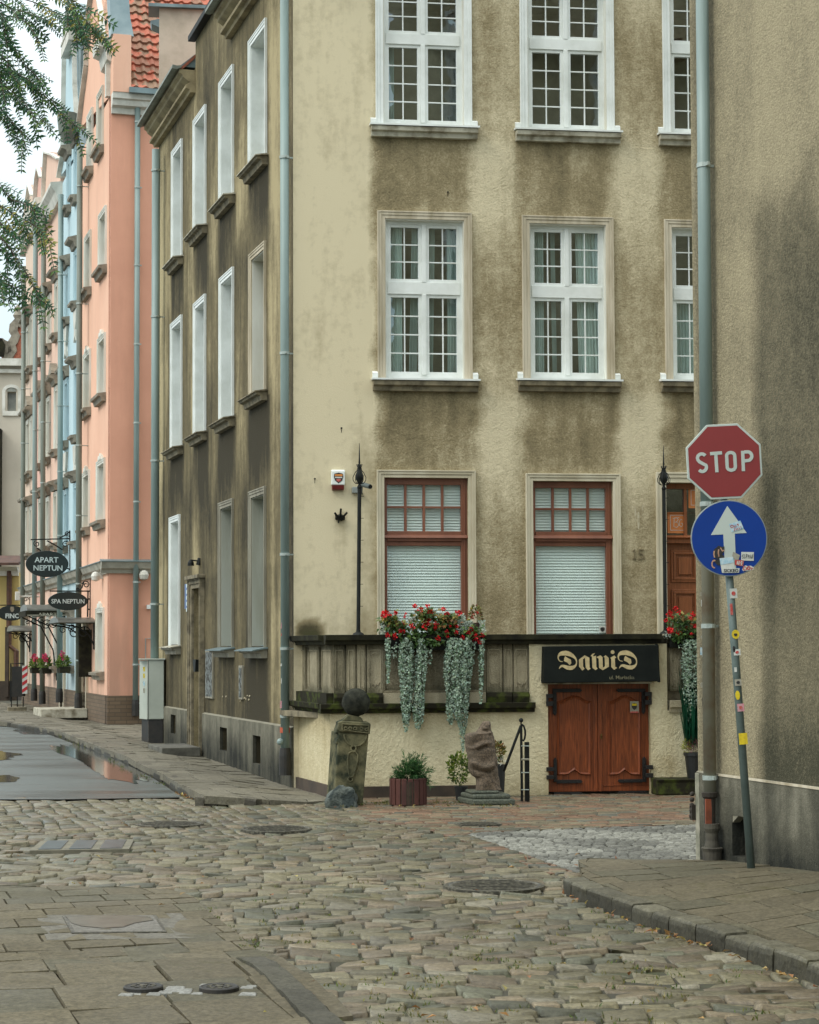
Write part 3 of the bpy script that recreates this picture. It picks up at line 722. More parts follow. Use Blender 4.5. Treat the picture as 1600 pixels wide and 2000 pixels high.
# ================================================================== stone terrace in front of the house
terr = empty('stone_terrace', OT, 'weathered raised stone terrace with carved balustrade above a cream wall', 'terrace')
FT2 = Frame(OT, -SD)
LEN = (OC-OT).dot(SD)+.1
xw1 = hx(FT, 1306); xend = hx(FT, 1500); TD = (OC-OT).dot(FT.uy)+.0
zc1, zc0 = hz(FT, 800, 1239.5), hz(FT, 800, 1259)
zs1, zs0 = hz(FT, 850, 1373), hz(FT, 850, 1392)
zb = hz(FT, 850, 1353); zp = hz(FT, 800, 1535)
xb1 = hx(FT, 1034, 1320)
cdr = (hx(FT, 1071, 1450), hx(FT, 1271, 1450), -.05, hz(FT, 1170, 1336))
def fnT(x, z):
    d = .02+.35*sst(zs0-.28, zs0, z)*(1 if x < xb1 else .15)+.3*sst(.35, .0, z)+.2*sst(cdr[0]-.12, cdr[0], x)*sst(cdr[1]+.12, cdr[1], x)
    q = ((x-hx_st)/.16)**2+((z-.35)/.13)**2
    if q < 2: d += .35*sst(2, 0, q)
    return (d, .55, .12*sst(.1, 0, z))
hx_st = hx(FT, 1303, 1512)
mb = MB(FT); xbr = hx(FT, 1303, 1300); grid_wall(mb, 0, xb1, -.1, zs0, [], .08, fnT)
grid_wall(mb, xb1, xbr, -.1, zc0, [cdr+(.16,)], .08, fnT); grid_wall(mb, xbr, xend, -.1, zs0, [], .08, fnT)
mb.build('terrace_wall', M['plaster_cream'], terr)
mb = MB(FT2); grid_wall(mb, -LEN, 0, -.1, zs0, [], .12, lambda x, z: (.25+.3*sst(zs0-.5, zs0, z), .25, .05)); mb.build('terrace_side_wall', M['plaster_cream'], terr)
mb = MB(FT); mb.box(-.03, hx(FT, 962, 1550), -.035, 0, -.1, zp); mb.build('plinth', M['plinth_brown'], terr, bevel=.004)
mb = MB(FT2); mb.box(-LEN, .0, -.035, 0, -.1, zp+.02); mb.build('plinth', M['plinth_brown'], terr)
def slab(a, b, z0, z1, pr, back, mat, name, side=False, fr=FT):
    q = MB(fr); h = z1-z0
    q.prism_x([(-pr, z1), (back, z1), (back, z0), (-pr*.35, z0), (-pr*.5, z0+h*.35), (-pr*.9, z0+h*.45)], a, b)
    return q.build(name, mat, terr, bevel=.006)
slab(-.12, xb1+.06, zs0, zs1, .10, .35, M['moss_stone'], 'ledge'); slab(-LEN, -.12, zs0, zs1, .12, .3, M['moss_stone'], 'ledge', fr=FT2)
M['cap_dark'] = pm('cap_dark', S(34, 33, 28), S(54, 53, 38), 5, .9, .4, 50, spec=.12)
slab(-.06, hx(FT, 1291), zc0, zc1, .09, .34, M['cap_dark'], 'coping'); slab(-LEN, -.2, zc0, zc1, .10, .3, M['cap_dark'], 'coping', fr=FT2)
slab(xw1, hx(FT, 1346), hz(FT, 1320, 1392), hz(FT, 1320, 1368), .07, .3, M['sand_dark'], 'ledge')
slab(xw1-.02, xend, zc0, zc1-.02, .05, .3, M['cap_dark'], 'coping')
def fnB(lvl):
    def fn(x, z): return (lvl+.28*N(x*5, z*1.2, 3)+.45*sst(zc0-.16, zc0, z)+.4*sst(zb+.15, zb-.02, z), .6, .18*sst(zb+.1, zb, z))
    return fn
def panel_band(fr, segs, y0=.05):
    """segs: (xa, xb, kind); a pilaster stands proud, a panel is sunk with a moulded frame"""
    base = MB(fr)
    for a, b, kind in segs:
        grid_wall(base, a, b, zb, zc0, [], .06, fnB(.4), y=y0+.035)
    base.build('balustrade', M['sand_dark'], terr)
    for a, b, kind in segs:
        if kind == 'gap': continue
        q = MB(fr); lv = {'pil': .18+.3*((int(a*91) % 5)/4-.3), 'carved': .12, 'big': .5, 'dark': .75}[kind]
        fn = fnB(lv)
        if kind == 'pil' or kind == 'carved':
            grid_wall(q, a, b, zb, zc0, [], .05, fn, y=y0); q.box(a, b, y0+.0005, y0+.05, zb, zc0, fn(a, (zb+zc0)/2)); fl = .02
            # sunk field outlined by a fillet
            t = .012
            q.box(a+fl, a+fl+t, y0-.012, y0, zb+.06, zc0-.06, fn(a, 1.5)); q.box(b-fl-t, b-fl, y0-.012, y0, zb+.06, zc0-.06, fn(a, 1.5))
            q.box(a+fl+t, b-fl-t, y0-.012, y0, zc0-.072, zc0-.06, fn(a, 1.5))
            if kind == 'carved':
                c = (a+b)/2; ww = (b-a)/2-.035
                q.ribbon([(c-ww, zb+.14), (c-ww*.6, zb+.10), (c-ww*.25, zb+.11), (c, zb+.07), (c+ww*.25, zb+.11), (c+ww*.6, zb+.10), (c+ww, zb+.14)], .012, y0-.012, y0, fn(a, 1.5))
                q.ribbon([(c-ww*.8, zc0-.13), (c-ww*.3, zc0-.1), (c, zc0-.14), (c+ww*.3, zc0-.1), (c+ww*.8, zc0-.13)], .012, y0-.012, y0, fn(a, 1.5))
        else:
            t = .03
            for (p0, p1, r0, r1) in ((a, b, zb, zb+t), (a, b, zc0-t, zc0), (a, a+t, zb+t, zc0-t), (b-t, b, zb+t, zc0-t)): q.box(p0, p1, y0+.005, y0+.05, r0, r1, fn(a, 1.6))
            a2, b2 = a+.09, b-.09
            q.prism([(a2, zb+.14), (a2+.05, zb+.09), (b2-.05, zb+.09), (b2, zb+.14), (b2, zc0-.09), (a2, zc0-.09)], y0+.032, y0+.05, (.45, .8, 0))
        q.build('panel' if kind in ('big', 'dark') else 'pilaster', M['sand_dark'], terr, bevel=.004)
def pxs(fr, lst): return [(hx(fr, a, 1310, .05), hx(fr, b, 1310, .05), k) for a, b, k in lst]
panel_band(FT, pxs(FT, [(652, 673, 'pil'), (673, 677, 'gap'), (677, 694, 'pil'), (694, 698, 'gap'), (698, 714, 'pil'), (714, 717, 'gap'), (717, 748, 'carved'), (748, 950, 'big'), (951, 981, 'carved'), (981, 984, 'gap'), (984, 1001, 'pil'), (1001, 1004, 'gap'), (1004, 1033, 'carved')]))
panel_band(FT, pxs(FT, [(1306, 1309, 'gap'), (1309, 1330, 'pil'), (1330, 1500, 'dark')]))
L2 = LEN
panel_band(FT2, [(-L2, -L2+.22, 'pil'), (-L2+.22, -L2+.5, 'dark'), (-L2+.5, -L2+.95, 'pil'), (-L2+.95, -L2+1.15, 'dark'), (-L2+1.15, -.1, 'pil')])
for a, b in ((652, 700), (702, 748), (950, 1000), (1001, 1034)):
    q = MB(FT); q.prism_x([(-.03, zb), (.09, zb), (.09, zs1-.01), (-.03, zs1-.01), (-.05, zb-.05)], hx(FT, a), hx(FT, b)-.006)
    q.build('base_course', M['moss_stone'], terr, bevel=.006)
q = MB(FT); q.box(hx(FT, 749), hx(FT, 949), .0, .09, zs1-.01, zb); q.build('base_course', M['sand_dark'], terr)
q = MB(FT2); q.box(-L2, -.06, -.03, .09, zs1-.01, zb); q.build('base_course', M['moss_stone'], terr)
# deck, back of the parapet, right-hand end
q = MB(FT); q.prism_z([(.1, .1), (xend, .1), (xend, TD+.7), (-.5, TD)], .95, 1.02); q.box(.1, xend, .1, .3, 1.02, zc0); q.build('terrace_floor', M['sill_dark'], terr)
# cellar door frame sides
q = MB(FT); q.box(cdr[0]-.02, cdr[1]+.02, -.012, .16, cdr[3]-.0, cdr[3]+.045); q.build('lintel', M['sill_light'], terr, bevel=.004)

def Z1(x, y): return (960+x/3.81, 1160+y/3.81)
def zb_box(mb, fr, x0, y0, x1, y1, yf, yb_, Z=Z1, off=0):
    ax, az = fr.hit(*Z(x0, y1), off); bx, bz2 = fr.hit(*Z(x1, y0), off); mb.box(ax, bx, yf, yb_, az, bz2)
cdoor = MB(FT); xm_ = hx(FT, 1170.5, 1450); yd = .085
def leafdoor(a, b, name):
    q = MB(FT); q.box(a, b, yd, yd+.06, .03, cdr[3]); return q
for side, (a, b) in enumerate(((cdr[0], xm_-.003), (xm_+.003, cdr[1]))):
    q = leafdoor(a, b, 'd')
    if side: q.box(a, a+.05, yd-.02, yd, .03, cdr[3]); 
    else: q.box(b-.05, b, yd-.012, yd, .03, cdr[3])
    if side: zz = hz(FT, 1200, 1535); q.box(a+.05, b, yd-.008, yd, zz-.006, zz+.006)
    d = q.build('cellar_door', M['door_wood'], terr, bevel=.004); d['label'] = 'right leaf of the reddish wooden cellar door' if side else 'left leaf of the reddish wooden cellar door'
    # arched raised panel with moulding
    X0, X1 = (490, 742) if side == 0 else (868, 1112)
    def T(x, y): return FT.hit(*Z1(x, y), yd)
    def arch(x0, x1, in_):
        c = (x0+x1)/2; pts = []
        pts.append(T(x0+in_, 1350-in_))
        w_ = x1-x0
        for k in range(11):
            u = k/10; hh = 36*math.exp(-((u-.5)/.13)**2); pts.append(T(x0+in_+(w_-2*in_)*u, 1350-in_-hh))
        for k in range(13):
            u = 1-k/12; hh = 46*sst(0, .5, .5-abs(u-.5)); pts.append(T(x0+in_+(w_-2*in_)*u, 800+in_-hh))
        return pts[1:]
    q = MB(FT); P0 = arch(X0, X1, 0); P1 = arch(X0, X1, 9); P2 = arch(X0, X1, 22)
    n = len(P0)
    for k in range(n):
        k2 = (k+1) % n
        q.face([(P0[k][0], yd-.003, P0[k][1]), (P0[k2][0], yd-.003, P0[k2][1]), (P1[k2][0], yd-.024, P1[k2][1]), (P1[k][0], yd-.024, P1[k][1])])
        q.face([(P1[k][0], yd-.024, P1[k][1]), (P1[k2][0], yd-.024, P1[k2][1]), (P2[k2][0], yd-.006, P2[k2][1]), (P2[k][0], yd-.006, P2[k][1])])
    q.prism(P2, yd-.006, yd-.001)
    q.build('door_panel', M['door_wood'], d)
    q = MB(FT)      # tops of the lower panels
    for xa, xb in (((490, 600), (640, 745)) if side == 0 else ((880, 985), (1030, 1130))):
        pts = [T(lerp(xa, xb, u/8), 1538-14*math.sin(math.pi*u/8)) for u in range(9)]; q.ribbon(pts, .02, yd-.016, yd-.001)
    q.build('door_panel', M['door_wood'], d)
    # strap hinges: pointed L shapes
    hl = [((459, 705, 485, 890), 'v-'), ((485, 705, 660, 733), 'h+'), ((410, 745, 459, 775), ''), ((410, 800, 459, 835), ''), ((410, 775, 425, 800), ''),
          ((465, 1232, 487, 1400), 'v+'), ((487, 1382, 665, 1412), 'h+'), ((412, 1290, 465, 1320), ''), ((412, 1350, 465, 1380), ''), ((465, 1475, 665, 1505), 'h+'), ((415, 1512, 465, 1540), '')]
    if side: hl = [((1120, 705, 1145, 880), 'v-'), ((945, 705, 1120, 731), 'h-'), ((1145, 730, 1195, 762), ''), ((1145, 790, 1195, 825), ''), ((1180, 762, 1195, 790), ''),
          ((1126, 1226, 1152, 1400), 'v+'), ((956, 1378, 1126, 1406), 'h-'), ((1152, 1275, 1205, 1305), ''), ((1152, 1335, 1205, 1368), ''), ((958, 1466, 1155, 1495), 'h-'), ((1155, 1505, 1205, 1535), '')]
    grp = [(0, 5), (5, 9), (9, 11)]
    for g0, g1 in grp:
        q = MB(FT)
        for (x0, y0, x1, y1), kd in hl[g0:g1]:
            outb = not kd
            yf, yb_ = ((-.03, .012) if outb else (yd-.03, yd-.012))
            zb_box(q, FT, x0, y0, x1, y1, yf, yb_, off=yf)
            if outb: continue
            c, e = (x0+x1)/2, (y0+y1)/2
            tip = {'v-': [(x0, y1), (x1, y1), (c, y1+16)], 'v+': [(x0, y0), (c, y0-16), (x1, y0)], 'h+': [(x1, y1), (x1+16, e), (x1, y0)], 'h-': [(x0, y0), (x0-16, e), (x0, y1)]}[kd]
            q.prism([FT.hit(*Z1(*p), yf) for p in tip], yf, yb_)
            ln = (y1-y0) if kd[0] == 'v' else (x1-x0)
            for u in (.2, .5, .85):
                bx, bz2 = FT.hit(*Z1(*((c, lerp(y0, y1, u)) if kd[0] == 'v' else (lerp(x0, x1, u), e))), yf); q.ball((bx, yf, bz2), .008, 5)
        q.build('hinge', M['hinge'], d, bevel=.003)
    if side:
        q = MB(FT); x_, z_ = FT.hit(*Z1(818, 1060), yd-.02); q.box(x_-.012, x_+.012, yd-.026, yd-.02, z_-.03, z_+.03); q.ball((x_, yd-.03, z_+.012), .012, 6); q.build('lock', pm('brass', S(120, 100, 60), S(90, 70, 40), 8, .4, 0, metal=.8), d)
        sticker(FT, *Z1(1064, 842), 17, 22, yd-.0275, M['st_grey'], d, 'alarm_sticker'); sticker(FT, *Z1(1064, 838), 11, 14, yd-.0305, M['st_black'], d, 'alarm_badge', kind='shield')
        sticker(FT, *Z1(1064, 824), 9, 4, yd-.034, M['st_yellow'], d, 'badge_lettering'); sticker(FT, *Z1(1064, 880), 16, 3, yd-.0305, M['st_red'], d, 'sticker_band')

# hanging shop sign, canvas on a frame
sg = empty('shop_sign', FT.w(*(lambda h: (h[0], 0, h[1]))(FT.hit(1177, 1297))), 'black canvas sign lettered Dawid in blackletter above the cellar door', 'sign')
q = MB(FT); yt, yb2 = -.06, -.2
c = [FT.hit(1065, 1262.5, yb2), FT.hit(1290.5, 1259.5, yb2), FT.hit(1289.5, 1331, yb2), FT.hit(1063, 1334.5, yb2)]
fa = [q.P((c[0][0], yt-.06, c[0][1])), q.P((c[1][0], yt-.06, c[1][1])), q.P((c[2][0], yb2, c[2][1])), q.P((c[3][0], yb2, c[3][1]))]
ba = [q.P((p[0], -.004, p[1])) for p in c]
q.f += [fa[::-1], [fa[0], fa[1], ba[1], ba[0]], [fa[2], fa[3], ba[3], ba[2]], [fa[1], fa[2], ba[2], ba[1]], [fa[3], fa[0], ba[0], ba[3]]]
q.build('sign_box', M['awning'], sg, bevel=.01)
def Z2(x, y): return (1060+x/6.667, 1240+y/6.667)
zt_, zb_ = (c[0][1]+c[1][1])/2, (c[2][1]+c[3][1])/2
# letters laid on the sloping front, 3 mm proud
sl = (yb2-(yt-.06))/(zb_-zt_)
class SM(MB):
    def P(s, p, c=None):
        p = list(p); p[1] = p[1]+(yt-.06)+(p[2]-zt_)*sl
        return MB.P(s, p, c)
q = SM(FT); Q = lambda x, y: FT.hit(*Z2(x, y), -.17)
u6 = (Q(100, 0)[0]-Q(0, 0)[0])/100
def Dletter(ox, oy):
    path = [(265, 350, 8), (228, 342, 10), (209, 312, 14), (213, 275, 22), (245, 246, 48), (310, 238, 62), (370, 256, 54), (415, 288, 34), (441, 325, 18), (444, 370, 15), (425, 405, 27), (380, 430, 50), (322, 427, 50), (275, 407, 36), (240, 410, 24), (215, 442, 5)]
    sm = []
    for k in range(len(path)-1):
        for t in (0, .5):
            p0 = path[max(k-1, 0)]; p1 = path[k]; p2 = path[k+1]; p3 = path[min(k+2, len(path)-1)]
            sm.append(tuple(.5*((2*p1[i])+(-p0[i]+p2[i])*t+(2*p0[i]-5*p1[i]+4*p2[i]-p3[i])*t*t+(-p0[i]+3*p1[i]-3*p2[i]+p3[i])*t**3) for i in range(3)))
    sm.append(path[-1])
    q.ribbon([Q(x+ox, y+oy) for x, y, _ in sm], [max(3, w_)*u6 for _, _, w_ in sm], -.004, 0)
    q.prism([Q(x+ox, y+oy) for x, y in ((300, 278), (330, 300), (372, 322), (377, 370), (355, 394), (325, 362), (280, 340), (286, 308))], -.004, 0)
Dletter(0, 0); Dletter(783, -6)
for poly in ([(478, 322), (556, 266), (566, 290), (530, 318), (528, 412), (548, 440), (516, 466), (476, 414)],
             [(556, 268), (614, 298), (612, 424), (626, 440), (592, 462), (562, 430)],
             [(648, 285), (702, 272), (700, 418), (716, 440), (688, 460), (650, 430)],
             [(632, 275), (655, 248), (692, 238), (668, 262), (660, 290)],
             [(705, 290), (760, 266), (786, 290), (784, 430), (782, 460), (736, 430), (735, 310)],
             [(782, 460), (782, 430), (814, 410), (814, 296), (800, 285), (828, 266), (866, 300), (864, 414)],
             [(888, 300), (942, 268), (966, 298), (946, 306), (946, 414), (970, 430), (930, 456), (896, 420), (898, 312)]):
    q.prism([Q(x, y) for x, y in poly], -.004, 0)
q.prism([Q(920+25*math.cos(a*math.pi/8), 225+25*math.sin(a*math.pi/8)) for a in range(16)][::-1], -.004, 0)
q.build('sign_lettering', M['gold_letter'], sg)
q = SM(FT); a_, b_ = Q(865, 555), Q(1190, 555); h_ = Q(0, 530)[1]-Q(0, 578)[1]
text_mb(q, 'ul. Mariacka', (a_[0]+b_[0])/2, a_[1], h_, b_[0]-a_[0], -.004, .003, bold=.01); q.build('address_lettering', M['faded_letter'], sg)
q = MB(FT); xa, za = FT.hit(1287, 1295, yb2)
q.tube([(xa, yb2+.01, hz(FT, 1287, 1332, yb2)), (xa, yt-.03, hz(FT, 1287, 1258, yb2))], .02, 8); q.build('sign_batten', M['awning'], sg)

# ---- iron standards with pointed finials on the coping
def standard(px, pyb, pyt, label, y=.06, px_t=None):
    x, z = FT.hit(px, pyb, y); zt = hz(FT, px, pyt, y); xt = hx(FT, px_t or px, pyt, y)
    e = empty('iron_standard', FT.w(x, y, z), label, 'iron post', 'iron standards on the terrace')
    H = zt-z; lx = (xt-x)/H; s1 = H*.755
    q = MB(FT); q.tube([(x, y, z+.02), (x+lx*s1, y, z+s1)], .024, 8)
    o = q.build('pole', M['black_iron'], e)
    q = MB(FT); q.lathe([(.075, 0), (.06, .02), (.03, .035), (.026, .06)], x, y, 12, z0=z); q.build('base_plate', M['black_iron'], e)
    q = MB(FT); xx = x+lx*s1; zz = z+s1; k = H/2.3
    q.lathe([(.026, 0), (.03, .02), (.015, .05), (.018, .07), (.05, .12), (.052, .16), (.03, .21), (.012, .25), (.016, .27), (.008, .29), (.012, .32), (.01, .36), (.003, .56)], xx, y, 10, z0=zz)
    for a in range(6):
        an = a*math.pi/3; q.tube([(xx+math.cos(an)*r_, y+math.sin(an)*r_, zz+h_) for r_, h_ in ((.012, .06), (.05, .065), (.078, .10), (.08, .14), (.06, .18), (.052, .2), (.03, .22), (.02, .26), (.035, .30))], .005, 5)
    q.build('finial', M['black_iron'], e, smooth=True)
    q = MB(FT)
    for k in range(7):
        zz = z+.35+k*.27
        if zz < z+s1-.05: q.tube([(x+lx*(zz-z), y, zz), (x+lx*(zz-z)+.055, y, zz)], .004, 5)
    q.build('peg', M['black_iron'], e)
standard(700, 1240, 862, 'thin black iron post with spear finial left of the windows', px_t=703)
standard(1300, 1238, 866, 'thin black iron post with spear finial in front of the entrance door', px_t=1296)

# ---- alarm box, camera, broken bracket
e = empty('alarm_box', FM.w(*(lambda h: (h[0], 0, h[1]))(FM.hit(660, 957))), 'white and dark red burglar alarm siren box on the smooth render', 'alarm')
q = MB(FM); x0, z0 = FM.hit(647.5, 957, -.08); x1, z1 = FM.hit(674, 917, -.08); zm = hz(FM, 660, 947, -.08)
q.prism_x([(-.08, zm), (-.08, z1-.02), (-.06, z1), (0, z1), (0, zm)], x0, x1); q.build('housing', M['white'], e, bevel=.01)
q = MB(FM); q.prism_x([(-.075, zm), (-.065, z0+.01), (-.04, z0), (0, z0), (0, zm)], x0+.012, x1-.012); q.build('lamp_cover', pm('dark_red', S(110, 34, 34), S(90, 26, 28), 3, .3, 0), e, bevel=.006)
sticker(FM, 661.5, 933.5, 19, 21, -.082, M['st_black'], e, 'badge', kind='shield'); sticker(FM, 661.5, 928, 15, 4, -.085, pm('badge_orange', S(206, 130, 60)), e, 'badge_lettering'); sticker(FM, 661.5, 932.5, 14, 2.5, -.085, M['st_white'], e, 'badge_band'); sticker(FM, 661.5, 938, 10, 6, -.085, M['st_red'], e, 'badge_field', kind='shield')
e = empty('security_camera', FM.w(*(lambda h: (h[0], 0, h[1]))(FM.hit(700, 955))), 'small grey security camera on the wall behind the iron post', 'camera')
q = MB(FM); a, b = FM.hit(688, 963, -.06), FM.hit(701, 951, -.06); q.box(a[0], b[0], -.07, 0, a[1], b[1]); q.build('junction_box', pm('grey_plastic', S(140, 146, 142), S(124, 130, 126), 3, .5, 0), e, bevel=.008)
q = MB(FM); a, b = FM.hit(705, 944, -.2), FM.hit(723, 950.5, -.3); q.tube([(a[0], -.12, a[1]), (b[0], -.3, b[1])], .032, 12); c_ = FM.hit(708, 963, -.05); q.tube([(a[0]+.02, -.14, a[1]-.02), (a[0]+.02, -.08, c_[1]), (c_[0], 0, c_[1])], .014, 8)
q.build('camera_body', pm('camera_grey', S(84, 94, 94), S(70, 78, 78), 3, .4, 0), e, smooth=False)
q = MB(FM); q.tube([(b[0], -.3, b[1]), (b[0]+.006, -.312, b[1]-.003)], .027, 12); q.build('lens', M['black_iron'], e)
q = MB(FM); cx_, cz_ = FM.hit(664, 1011, -.03)
q.ball((cx_, -.03, cz_), .055, 7, sc=(1.2, .8, .7), nf=.4)
for dx, dz_ in ((-.075, .055), (.005, .11), (.085, .06)): q.tube([(cx_, -.04, cz_), (cx_+dx*.6, -.09, cz_+dz_*.35), (cx_+dx, -.12, cz_+dz_)], .014, 8)
q.tube([(cx_-.01, -.02, cz_-.02), (cx_-.02, -.03, cz_-.07)], .01, 6)
o = q.build('flag_holder', M['black_iron'], None, root=FM.w(cx_, 0, cz_)); tag(o, 'rusty three armed flag pole holder fixed below the alarm box', 'flag holder')

# ================================================================== plants
def vcol(base, var=.25, hue=.1):
    k = 1+random.uniform(-var, var)
    return (base[0]*k*(1+random.uniform(-hue, hue)), base[1]*k, base[2]*k*(1+random.uniform(-hue, hue)))
def leafmat(name, rough=.45, trans=.25):
    t = NT(name); col = t.attr()[0]; t.l(col, t.b.inputs['Base Color']); t.b.inputs['Roughness'].default_value = rough
    t.b.inputs['Specular IOR Level'].default_value = .35
    tl = t.n('ShaderNodeBsdfTranslucent'); t.l(col, tl.inputs[0]); ms = t.n('ShaderNodeMixShader'); ms.inputs[0].default_value = trans
    t.l(t.b.outputs[0], ms.inputs[1]); t.l(tl.outputs[0], ms.inputs[2]); t.l(ms.outputs[0], t.out.inputs[0]); return t.m
M['leaf'] = leafmat('leaf'); M['petal'] = leafmat('petal', .6, .2); M['silver'] = leafmat('silver_leaf', .7, .1)
M['stem'] = pm('stem', S(84, 78, 50), S(66, 58, 36), 9, .8, 0)
def rvec(): 
    while True:
        v = Vector((random.uniform(-1, 1), random.uniform(-1, 1), random.uniform(-1, 1)))
        if .05 < v.length < 1: return v.normalized()
def leaf(mb, p, d, nrm, ln, wd, c, fold=.25):
    """pointed leaf folded along the midrib"""
    d = d.normalized(); s = d.cross(nrm)
    if s.length < 1e-4: s = d.cross(Vector((.3, .5, .8)))
    s.normalize(); n = s.cross(d).normalized(); p = Vector(p)
    a = mb.P(p, c); m_ = mb.P(p+d*ln*.5-n*ln*.06, c); t = mb.P(p+d*ln-n*ln*.18, c)
    l1 = mb.P(p+d*ln*.35+s*wd*.5+n*wd*fold, c); r1 = mb.P(p+d*ln*.35-s*wd*.5+n*wd*fold, c)
    mb.f += [[a, m_, l1], [l1, m_, t], [a, r1, m_], [r1, t, m_]]
def disc(mb, p, n, r, c):
    n = n.normalized(); a = n.cross(Vector((.2, .9, .3))).normalized(); b = n.cross(a); p = Vector(p)
    k0 = mb.P(p-n*r*.25, c); ring = [mb.P(p+(a*math.cos(k*math.pi/3)+b*math.sin(k*math.pi/3))*r, c) for k in range(6)]
    for k in range(6): mb.f.append([k0, ring[k], ring[(k+1) % 6]])
def blossom(mb, p, r, col=(.62, .02, .025), n=16):
    for k in range(n):
        v = rvec(); v.y -= .3; v.normalize(); c = vcol(col, .35, .3)
        s = v.cross(rvec()).normalized(); t = s.cross(v); q0 = Vector(p)+v*r*.25
        a = mb.P(q0, c); b = mb.P(q0+v*r*.6+s*r*.42, c); d_ = mb.P(q0+v*r*.95+t*r*.15, c); e_ = mb.P(q0+v*r*.6-s*r*.42, c)
        g_ = mb.P(q0+v*r*.55+t*r*.12, c); mb.f += [[a, b, g_], [b, d_, g_], [d_, e_, g_], [e_, a, g_]]
GREENS = [(.06, .13, .03), (.05, .1, .025), (.1, .17, .035), (.17, .2, .045), (.26, .19, .05), (.2, .1, .04)]
def flower_box(fr, Z, sc, y, flowers, masses, greens, name, label, trough, ngreen, fullw, whites=()):
    x0, z0 = fr.hit(*Z(trough[0], trough[3]), y); x1, z1 = fr.hit(*Z(trough[2], trough[1]), y)
    e = empty(name, fr.w((x0+x1)/2, y, z0), label, 'flower box', 'flower boxes on the terrace parapet')
    q = MB(fr); q.prism_x([(y-.13, z1), (y+.09, z1), (y+.06, z0), (y-.1, z0)], x0, x1); q.build('trough', M['black_iron'], e, bevel=.005)
    u = fr.hit(*Z(100, 0), y)[0]-fr.hit(*Z(0, 0), y)[0]; u /= 100
    q = MB(fr)
    for k in range(ngreen):
        gx, gy, gw, gh = random.choice(greens)
        px, py = random.gauss(gx, gw*.5), random.gauss(gy, gh*.5)
        x, z = fr.hit(*Z(px, py), y); yy = y-.02+random.uniform(-.16, .1)
        d = Vector((random.uniform(-1, 1), random.uniform(-1.2, .2), random.uniform(-.8, .7))); c = vcol(random.choice(GREENS if py < greens[0][1] else GREENS[:3]+GREENS[:2]), .3)
        leaf(q, (x, yy, z), d, Vector((0, -.6, 1)), random.uniform(.05, .085), random.uniform(.035, .06), c)
    q.build('foliage', M['leaf'], e)
    q = MB(fr)
    for k in range(ngreen//12):
        gx, gy, gw, gh = random.choice(greens); x, z = fr.hit(*Z(random.gauss(gx, gw*.5), gy-gh*.3), y)
        q.tube([((x0+x1)/2+(x-(x0+x1)/2)*.9, y-.02, z1-.02), (x, y-.04+random.uniform(-.05, .05), z)], .004, 5)
    q.build('stems', M['stem'], e)
    for (px, py, r) in flowers:
        q = MB(fr); x, z = fr.hit(*Z(px, py), y-.16)
        for k in range(3): blossom(q, (x+random.uniform(-.4, .4)*r*u, y-.14+random.uniform(-.05, .03), z+random.uniform(-.4, .4)*r*u), r*u*.78, n=10)
        q.build('blossom', M['petal'], e)
    for ms in masses:
        q = MB(fr); tot = 0
        rows, dens, thick = ms
        for (ya, xa, xb), (yb_, xc, xd) in zip(rows, rows[1:]):
            area = (xb-xa+xd-xc)/2*(yb_-ya)*u*u; n = int(area*dens)
            for k in range(n):
                t = random.random(); py = lerp(ya, yb_, t)
                l_, r_ = lerp(xa, xc, t), lerp(xb, xd, t); v = random.uniform(0, 1)
                strand = .5+.5*math.sin(v*(r_-l_)/17+N(py*.012, v*4)*2.5)
                if random.random() > .35+.65*strand: continue
                px = lerp(l_, r_, v)+6*N(py*.02, v*5); x, z = fr.hit(*Z(px, py), y-.14)
                yy = y-.14-thick*math.sqrt(max(0, 1-(2*v-1)**2))+random.uniform(-.01, .03)-.02*strand
                n_ = Vector((random.uniform(-.7, .7), -1, random.uniform(-.2, .9)))
                disc(q, (x, yy, z), n_, random.uniform(.006, .0145), vcol((.25, .33, .25) if random.random() < .8 else (.09, .15, .08), .4, .1))
        q.build('trailing_foliage', M['silver'], e)
        q = MB(fr)
        for k in range(max(3, int((rows[1][2]-rows[1][1])/18))):
            v = (k+.5)/max(3, int((rows[1][2]-rows[1][1])/18)); pts = []
            for (ya, xa, xb) in rows[:-1]:
                x, z = fr.hit(*Z(lerp(xa, xb, v), ya), y-.12); pts.append((x, y-.13-thick*.3, z))
            q.tube(pts, .007, 5)
        q.build('trailing_stems', pm('silver_stem', S(84, 100, 82), S(56, 70, 56), 20, .9, 0), e)
    if whites:
        q = MB(fr)
        for (wx, wy, ww, wh, n) in whites:
            for k in range(n):
                x, z = fr.hit(*Z(random.uniform(wx-ww, wx+ww), random.uniform(wy-wh, wy+wh)), y)
                disc(q, (x, y+random.uniform(-.12, .08), z), Vector((random.uniform(-1, 1), -1, random.uniform(-.5, 1))), random.uniform(.006, .011), vcol((.36, .43, .36), .25, .05))
        q.build('fine_silver_sprigs', M['silver'], e)
def Z8(x, y): return (730+x/6.252, 1160+y/6.252)
fl = [(135,235,55),(205,255,30),(275,228,33),(395,240,20),(510,150,35),(575,200,33),(662,150,30),(690,215,38),(855,190,33),(900,240,33),(1035,240,45),(375,285,20),(375,350,28),(640,375,55),(670,320,30),(765,360,32),(755,415,40),(855,400,22),(345,460,48),(470,400,38),(160,505,38),(250,510,42),(905,465,35),(895,515,25),(1015,385,32),(1000,470,32),(1075,525,35),(785,540,45),(1190,440,45),(1160,475,35),(1245,520,55),(1320,500,40),(1300,580,38),(930,395,20)]
D0 = 8600
